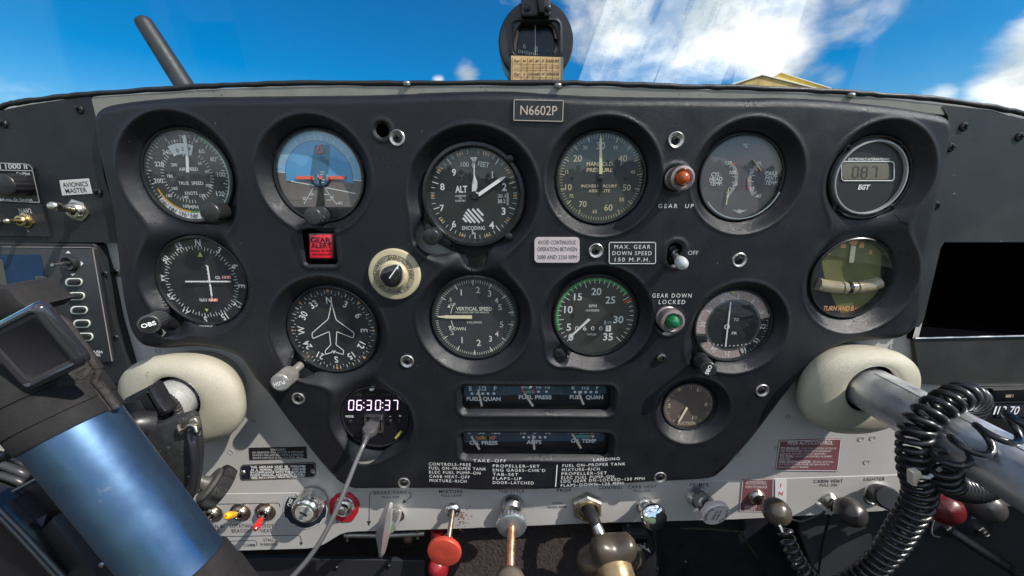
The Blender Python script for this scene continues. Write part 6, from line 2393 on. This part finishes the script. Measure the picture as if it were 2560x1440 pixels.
part("scalloped_grip", m, mat("bronze brown bakelite", (.050, .040, .031), .36, bump=('noise', 1200, .12, .0003), var=.2, vscale=60), r, 50)
m = MB().lathe(kc, [(R * .62, .010), (R * .58, .016), (R * .55, .024), (R * .48, .026), (R * .001, .0265)], 48, axis=axp)
part("centre_boss", m, mat("worn bronze boss", (.30, .22, .12), .35, .6, var=.3, vscale=70), r, 50)

# carb heat
r = thing("carburettor_heat_knob", "chrome mushroom knob below the words CARB HEAT", "push pull knob", W(1612, 1262, HS))
q_ = W(1611, 1262, HS)
m = MB().lathe(q_, [(.0100, 0), (.0100, .003), (.0084, .004), (.0074, .008), (.0064, .010)], 40)
part("bushing", m, CHROME, r)
E2 = W(1640, 1299, .026)
ax2 = (E2 - q_).normalized()
L = (E2 - q_).length
m = MB().lathe(q_, [(.0055, 0), (.0060, L * .5), (.0110, L * .70), (.0136, L * .75), (.0141, L * .80), (.0136, L * .87), (.0112, L * .93), (.0055, L * .965), (.0001, L * .975)], 56, axis=ax2)
part("knob", m, mat("mirror chrome", (.85, .85, .86), .05, 1.0), r, 60)

# primer
r = thing("primer_knob", "silver primer knob engraved ENGINE PRIMER on its flat end", "push pull knob", W(1745, 1235, HS))
q_ = W(1742, 1238, HS)
m = MB().lathe(q_, [(.0130, 0), (.0128, .003), (.0105, .006), (.0098, .009)], 44)
part("flange", m, ALU, r)
E2 = W(1791, 1288, .034)
ax2 = (E2 - q_).normalized()
L = (E2 - q_).length
m = MB().lathe(q_, [(.0092, .008), (.0096, L * .35), (.0096, L * .52), (.0082, L * .56), (.0072, L * .62)], 72, axis=ax2, lobes=(36, .02, (1, 2)))
part("knurled_barrel", m, NICKEL, r, 40)
axf = Vector((.10, -.98, -.16)).normalized()
R = 36 * SX(1791, 1288, .034)
m = MB().lathe(E2, [(R * .45, -.012), (R * .55, -.008), (R * .98, -.0055), (R, -.0045), (R, -.0006), (R * .97, 0)], 56, axis=axf, cap1=True)
kp = part("end_disc", m, mat("pinkish brushed aluminium", (.66, .58, .57), .5, .25, var=.1, vscale=60), r, 35)
m = MB()
v0 = MB()
def ring_text(s, a0, step, rr_, cap):
    for i, ch in enumerate(s):
        an = a0 + step * i
        text(v0, ch, (rr_ * sin(radians(an)), rr_ * cos(radians(an))), cap, 0, an, None, .02)
ring_text("ENGINE", -118, 17, R * .78, R * .20)
ring_text("PRIMER", 150, -17, R * .78, R * .20)
text(v0, "KOHLER CO.", (-R * .13, 0), R * .15, 0, -80, R * .95, .02)
text(v0, "KOHLER, WIS.", (R * .17, 0), R * .15, 0, -80, R * .95, .02)
qq = Vector((0, -1, 0)).rotation_difference(axf)
m.add([qq @ Vector(v) + E2 + axf * .0002 for v in v0.v], v0.f)
part("engraving", m, KINK, kp, 0)


# egg knobs
def egg(name, label, base, tip0, hc, a_px, b_px, m_egg, neck=.0032):
    q_ = W(*base, HS)
    r = thing(name, label, "push pull knob", q_, "egg shaped push pull knobs on the right")
    m = MB().lathe(q_, [(.0094, 0), (.0094, .0018), (.0080, .004), (.0068, .0058), (.0050, .0062)], 36)
    part("bushing", m, NICKEL, r)
    C_ = W(*tip0, hc)
    ax2 = (C_ - q_)
    L = ax2.length
    ax2.normalize()
    la = a_px * SX(*tip0, hc)
    rb = b_px * SX(*tip0, hc)
    m = MB().tube([q_, q_ + ax2 * (L - la * .5)], neck, 16)
    part("rod", m, BLK, r)
    prof = []
    for i in range(15):
        t = -1 + 2 * i / 14
        prof.append((rb * math.sqrt(max(0, 1 - t * t)) * (1 + .10 * t) + (neck if i == 0 else 0) + .00005, la * t))
    prof.insert(0, (neck * 1.3, -la * 1.15))
    m = MB().lathe(C_, prof, 40, axis=ax2)
    part("knob", m, m_egg, r, 80)


DKEGG = mat("dark brown black knob", (.030, .027, .026), .3, var=.15, vscale=60, coat=.15)
egg("egg_knob", "worn dark egg shaped knob in front of the maroon and white IN tag", (1890, 1240), (1939, 1277), .034, 38, 32, mat("worn bronze black knob", (.060, .050, .038), .26, var=.25, vscale=50, coat=.3))
egg("egg_knob", "dark egg shaped knob below the words CABIN VENT", (2073, 1249), (2124, 1279), .034, 42, 33, DKEGG)
egg("egg_knob", "deep red egg shaped knob beside the curly cord", (2304, 1240), (2356, 1268), .036, 48, 38, mat("oxblood knob", (.085, .008, .011), .33, var=.12, vscale=60, coat=.15))
egg("egg_knob", "black egg shaped knob furthest right, above the word PHONE", (2408, 1236), (2458, 1263), .034, 46, 38, mat("charcoal knob", (.035, .032, .032), .38, var=.15, vscale=60))
# lighter
r = thing("lighter", "black lighter in a chrome ring below the word LIGHTER", "lighter", W(2188, 1233, HS))
q_ = W(2187, 1233, HS)
m = MB().lathe(q_, [(.0148, 0), (.0148, .0024), (.0138, .0032), (.0126, .0026), (.0120, .0005)], 48)
part("ring", m, CHROME, r)
E2 = W(2222, 1246, .020)
ax2 = (E2 - q_).normalized()
L = (E2 - q_).length
m = MB().lathe(q_, [(.0110, 0), (.0108, L * .5), (.0118, L * .55), (.0116, L * .95), (.0100, L), (.0001, L * 1.01)], 40, axis=ax2)
part("plug", m, BLK, r)

# ---- phone jack bracket
r = thing("phone_jack_bracket", "black bracket lettered PHONE hanging under the right end of the grey strip", "jack bracket", W(2400, 1310, .0))
hb_ = -.002
m = MB().prism(PX([(2300, 1270), (2484, 1268), (2484, 1318), (2479, 1334), (2466, 1342), (2420, 1340), (2352, 1344), (2334, 1338), (2328, 1320), (2330, 1296), (2318, 1284)], hb_), hb_ - .002, hb_, .0004)
part("plate", m, mat("satin black bracket", (.016, .017, .02), .4, var=.15), r, 20)
m = MB().tube([W(a, b, hb_ + .001) for a, b in ((2322, 1282), (2332, 1290), (2334, 1302), (2329, 1318), (2329, 1332), (2335, 1340), (2350, 1343))], .0007, 8)
part("worn_edge", m, mat("pale edge wear", (.25, .24, .22)), r)
m = MB()
T(m, "PHONE", 2446, 1291, 11, hb_ + .0003, 29, bold=.0)
part("lettering", m, WINK, r, 0)
for nm, a, b in (("phone_jack", 2451, 1323), ("mic_jack", 2372, 1322)):
    q_ = W(a, b, hb_)
    m = MB().lathe(q_, [(.0062, 0), (.0062, .003), (.0056, .0035)], 6, phase=.2, cap1=True)
    j = part(nm, m, mt_sw, r, 20)
    m = MB().lathe(q_, [(.0045, .003), (.0045, .0062), (.0036, .0068), (.0028, .006), (.0026, .001)], 32)
    part("barrel", m, mt_sw, j, 35)
r = thing("headset_plug", "thick black plug and ribbed cable leaving the bracket towards the lower right corner", "plug", W(2375, 1330, .0))
A, Bq = W(2376, 1326, .002), W(2518, 1416, .030)
m = MB().tube([A.lerp(Bq, t) for t in (0, .05, .5, .97, 1)], [.0042, .0052, .0058, .0058, .0050], 28)
part("plug_body", m, BLK, r, 50)
pts = [W(2512, 1412, .029), W(2535, 1428, .034), W(2570, 1462, .042), W(2610, 1520, .05)]
pts = [Vector(p) for p in catmull(pts, 12)]
m = MB().tube(pts, [.0044 + (.0009 if i % 2 else -.0002) for i in range(len(pts))], 20)
part("ribbed_boot", m, RUBBER, r, 20)

# ---- usb cable
r = thing("usb_cable", "grey black charging cable plugged into the digital clock and hanging down to the left", "cable", W(932, 1062, .01))
DKP = mat("grey black cable plastic", (.055, .055, .057), .34, var=.2, vscale=80)
A, Bq = W(934, 1058, .008), W(915, 1096, .036)
axu = (Bq - A).normalized()
sd = Vector((1, 0, -.05))
sd = (sd - axu * sd.dot(axu)).normalized()
upv = axu.cross(sd).normalized()
def loft(cen, hw, hh_, nq=16, e=.35):
    vs = []
    for c_, w_, h_ in zip(cen, hw, hh_):
        for i in range(nq):
            t = 2 * pi * i / nq
            ct, st_ = cos(t), sin(t)
            vs.append(c_ + sd * (w_ * abs(ct) ** e * (1 if ct > 0 else -1)) + upv * (h_ * abs(st_) ** e * (1 if st_ > 0 else -1)))
    fs = [(k * nq + i, k * nq + (i + 1) % nq, (k + 1) * nq + (i + 1) % nq, (k + 1) * nq + i) for k in range(len(cen) - 1) for i in range(nq)]
    fs += [tuple(range(nq))[::-1], tuple((len(cen) - 1) * nq + i for i in range(nq))]
    return MB().add(vs, fs)


part("metal_tongue", loft([A - axu * .004, A + axu * .006], [.0058, .0058], [.0023, .0023]), STEEL, r, 30)
ts = (0.12, .14, .55, .62, .78, .80)
part("plug_body", loft([A.lerp(Bq, t) for t in ts], [.0066, .0071, .0074, .0070, .0042, .0036], [.0036, .0040, .0042, .0042, .0036, .0032]), DKP, r, 30)
m = MB()
for i in range(4):
    c_ = A.lerp(Bq, .82 + i * .085)
    m.lathe(c_, [(.0026, -.0013), (.0036 - i * .0002, -.0009), (.0036 - i * .0002, .0006), (.0026, .0010)], 20, axis=axu)
part("strain_relief", m, DKP, r, 30)
pts = [A.lerp(Bq, .8), W(911, 1108, .042), W(892, 1150, .054), W(866, 1215, .070), W(838, 1282, .084), W(806, 1345, .094), W(768, 1400, .102), W(718, 1455, .110), W(650, 1520, .118)]
m = MB().tube([Vector(p) for p in catmull(pts, 8)], .0021, 18)
part("cord", m, mat("shiny grey cord", (.085, .085, .088), .28, coat=.3), r, 80)

# ---- curly cords
def coil(pts, R, rw, pitch, name, label, m, group=None, nseg=15, phase=0):
    """helix round a smooth path; R, rw, pitch are callables of the path fraction"""
    P = [Vector(p) for p in catmull(pts, 16)]
    S = [0]
    for a, b in zip(P, P[1:]):
        S.append(S[-1] + (b - a).length)
    tot = S[-1]
    step = .0004
    out, ph, s, j = [], phase, 0.0, 0
    T0 = (P[1] - P[0]).normalized()
    nn = T0.cross(Vector((0, 1, 0)))
    nn.normalize()
    while s < tot:
        while j < len(S) - 2 and S[j + 1] < s:
            j += 1
        t = (s - S[j]) / max(1e-9, S[j + 1] - S[j])
        p = P[j].lerp(P[j + 1], t)
        T_ = (P[min(j + 2, len(P) - 1)] - P[max(j - 1, 0)]).normalized()
        nn = (nn - T_ * nn.dot(T_)).normalized()
        b_ = T_.cross(nn)
        f = s / tot
        out.append(p + (nn * cos(ph) + b_ * sin(ph)) * R(f))
        dth = 2 * pi / nseg
        s += pitch(f) * dth / (2 * pi)
        ph += dth
    m_ = MB().tube(out, [rw(i / len(out)) for i in range(len(out))], 9)
    return m_


CORD = mat("glossy black curly cord", (.016, .016, .018), .30, coat=.15, var=.3, vscale=90)
def around(h_, ang, Rr_):
    return Vector((cr.x + Rr_ * cos(radians(ang)), -h_, cr.z + Rr_ * sin(radians(ang))))


rc = thing("curly_cord", "long black curly cord wound round the right column and hanging in a loop below it", "curly cord", around(.1, 180, .032))
pts = [around(.072, -25, .0315), around(.082, 10, .0315), around(.092, 48, .0315), around(.100, 88, .0315), around(.105, 128, .0315), around(.106, 165, .0325), W(2286, 1140, .106), W(2290, 1185, .106),
       W(2300, 1222, .104), W(2290, 1262, .100), W(2262, 1310, .096), W(2228, 1365, .092), W(2180, 1420, .088), W(2115, 1462, .082), W(2060, 1468, .074), W(2020, 1440, .066), W(1990, 1395, .058), W(1968, 1345, .050), W(1958, 1312, .042)]
part("hanging_coil", coil(pts, lambda f: .0080 + .0009 * min(1, f / .4) if f < .62 else .0089 - .0032 * (f - .62) / .38, lambda f: .0023 if f < .6 else .0023 - .0004 * (f - .6) / .4, lambda f: .0078 if f < .25 else (.0072 if f < .42 else (.0095 if f < .5 else .0080 - .0012 * f)), 0, 0, 0), CORD, rc, 80)
pts = [W(2680, 1020, .155), W(2600, 1042, .150), W(2545, 1062, .145), W(2490, 1084, .140), W(2435, 1108, .134), W(2384, 1135, .127), W(2362, 1170, .120), W(2372, 1206, .114), W(2410, 1222, .108), W(2450, 1220, .100), W(2490, 1200, .090)]
part("stretched_coil", coil(pts, lambda f: .0080, lambda f: .0022, lambda f: .0165 if f < .45 else (.010 if f < .55 else .0060), 0, 0, 0, phase=1.0), CORD, rc, 80)
r = thing("cable_tie", "white cable tie holding the curly cord below the right column", "cable tie", W(2300, 1195, .118))
m = MB().prism(PX([(2283, 1184), (2304, 1181), (2310, 1196), (2298, 1200), (2293, 1218), (2284, 1216)], .122), .117, .122, .0008)
part("tie_head", m, mat("yellowed nylon", (.62, .52, .42), .4), r)
m = MB().tube([W(2304, 1192, .120), W(2320, 1194, .121), W(2338, 1182, .120), W(2350, 1172, .115)], .0013, 8)
part("tie_band", m, mat("clear white nylon", (.55, .57, .57), .3), r)
# thin cable at the cabin vent knob
m = MB().tube([Vector(p) for p in catmull([W(2080, 1252, .012), W(2066, 1272, .016), W(2050, 1288, .016), W(2010, 1304, .010), W(1980, 1300, .006), W(1960, 1290, .004)], 6)], .0013, 8)
m.tube([Vector(p) for p in catmull([W(2082, 1254, .010), W(2075, 1290, .004), W(2058, 1350, -.01), W(2045, 1440, -.02), W(2030, 1500, -.03)], 6)], .0012, 8)
solo("thin_cable", m, BLK, "thin black cable looped under the cabin vent knob", "cable", smooth=80)
m = MB().prism(PX([(2042, 1260), (2048, 1256), (2082, 1283), (2078, 1290)], .018), .016, .018, .0004)
m.prism(PX([(1949, 1318), (1954, 1316), (1962, 1340), (1960, 1344)], .05), .048, .05, .0004)
solo("small_cable_tie", m, mat("clear white nylon", (.55, .57, .57), .3), "small white cable tie on the thin cable under the cabin vent knob", "cable tie", smooth=30)

# ================================================================ under the panel
DK1 = mat("dark kick panel paint", (.018, .019, .024), .45, bump=('noise', 500, .2, .0004), var=.2, vscale=14, specks=(.70, (.2, .2, .2), 200))
m = MB().prism(PX([(560, 1398), (700, 1396), (1062, 1402), (1066, 1600), (560, 1600)], -.035), -.040, -.035, .001)
r = thing("left_kick_panel", "dark navy panel with two small screws under the left part of the grey strip", "kick panel", W(840, 1430, -.035))
part("panel", m, DK1, r, 20)
for a, b in ((840, 1420), (970, 1416)):
    s = screw_parts(r, False, SCREWBLK, SM)
    s.location = W(a, b, -.035) - ORG[r.name]
m = MB()
m.tube([W(862, 1336, -.012), W(960, 1338, -.012), W(1062, 1332, -.012)], .0034, 14)
m.tube([W(868, 1328, -.010), W(868, 1352, -.012)], .0016, 8)
m.tube([W(1044, 1322, -.010), W(1044, 1345, -.012)], .0020, 8)
solo("linkage_rod", m, mat("dull linkage steel", (.22, .22, .21), .4, .9, var=.3, vscale=80), "horizontal steel linkage rod seen just under the brake handle part of the strip", "rod", smooth=60)
m = MB().tube([W(1095, 1318, -.02), W(1093, 1350, -.02), W(1092, 1500, -.01)], .0085, 28)
m.lathe(W(1095, 1418, .0), [(.0001, .014), (.006, .013), (.0105, .008), (.0115, 0), (.0115, -.02)], 32, axis=(0, -.4, .9))
solo("red_lever", m, mat("dark crimson paint", (.24, .012, .018), .3, coat=.3), "dark red lever standing behind the orange mixture knob", "lever", smooth=50)
m = MB()
vs, fs = [], []
tp = [(1112, 1300), (1640, 1290)]
p0, p1 = W(1112, 1290, -.03), W(1640, 1290, -.03)
NX_, NY_ = 70, 30
rng = random.Random(8)
for i in range(NX_ + 1):
    for k in range(NY_ + 1):
        x = p0.x + (p1.x - p0.x) * i / NX_
        t = k / NY_
        vs.append((x, .03 - .16 * max(0, t - .1) + rng.uniform(-.0012, .0012), p0.z + .02 - .30 * t + rng.uniform(-.001, .001)))
for i in range(NX_):
    for k in range(NY_):
        a = i * (NY_ + 1) + k
        fs.append((a, a + 1, a + NY_ + 2, a + NY_ + 1))
m.add(vs, fs)
solo("carpet_tunnel", m, m_carpet, "brown black carpet covering the tunnel between the mixture and propeller knobs", "carpet", smooth=60)
r = thing("selector_box", "rounded black selector box with white marks behind the brown scalloped grip", "selector box", W(1610, 1390, -.01))
hb_ = .004
m = MB().prism(PX([(1560, 1334), (1608, 1332), (1622, 1336), (1636, 1352), (1643, 1400), (1644, 1520), (1560, 1520)], hb_), -.03, hb_, .003)
part("box", m, mat("satin black box", (.014, .014, .017), .3), r, 30)
m = MB()
T(m, "SER", 1603, 1367, 9, hb_ + .0002, 26, rot=12)
lineP(m, (1579, 1342), (1579, 1350), 2, hb_ + .0002)
lineP(m, (1612, 1356), (1612, 1361), 2, hb_ + .0002)
m.flat(PX([(1612, 1372), (1626, 1382), (1622, 1370)], hb_ + .0002), hb_ + .0002)
part("lettering", m, WINKDULL, r, 0)
m = MB().prism(PX([(1580, 1350), (1618, 1348), (1618, 1357), (1580, 1357)], hb_ + .0004), hb_, hb_ + .0004, 0)
part("slot", m, VOID, r, 0)
m = MB().prism(PX([(2010, 1262), (2700, 1240), (2700, 1700), (2140, 1700), (2060, 1500), (2000, 1330)], -.020), -.026, -.020, .002)
r = solo("right_kick_panel", m, mat("slate kick panel", (.030, .032, .036), .45, bump=('noise', 500, .2, .0004), var=.12, vscale=10), "smooth slate grey panel under the right end of the grey strip", "kick panel", smooth=20)
m = MB().prism(PX([(1640, 1300), (2030, 1290), (2040, 1500), (1900, 1640), (1640, 1640)], -.12), -.13, -.12, .002)
r = thing("pedal_bulkhead", "dark bulkhead in the gap between the carpet tunnel and the slate kick panel", "bulkhead", W(1800, 1400, -.12))
part("sheet", m, mat("very dark bulkhead", (.010, .011, .015), .5, var=.3, vscale=20), r, 20)
m = MB().tube([W(1700, 1320, -.09), W(1770, 1322, -.09), W(1860, 1330, -.09)], .0016, 8)
m.tube([W(1846, 1325, -.07), W(1870, 1360, -.07), W(1895, 1395, -.07)], .0016, 8)
part("cable", m, mat("dull yellow cable", (.035, .032, .012), .5), r)
for a, b in ((1713, 1405), (1716, 1412)):
    pass
m = MB().lathe(W(1713, 1404, -.119), [(.0028, 0), (.0028, .0015), (.0015, .002), (.0001, .0021)], 14)
part("bolt", m, CHROME, r)
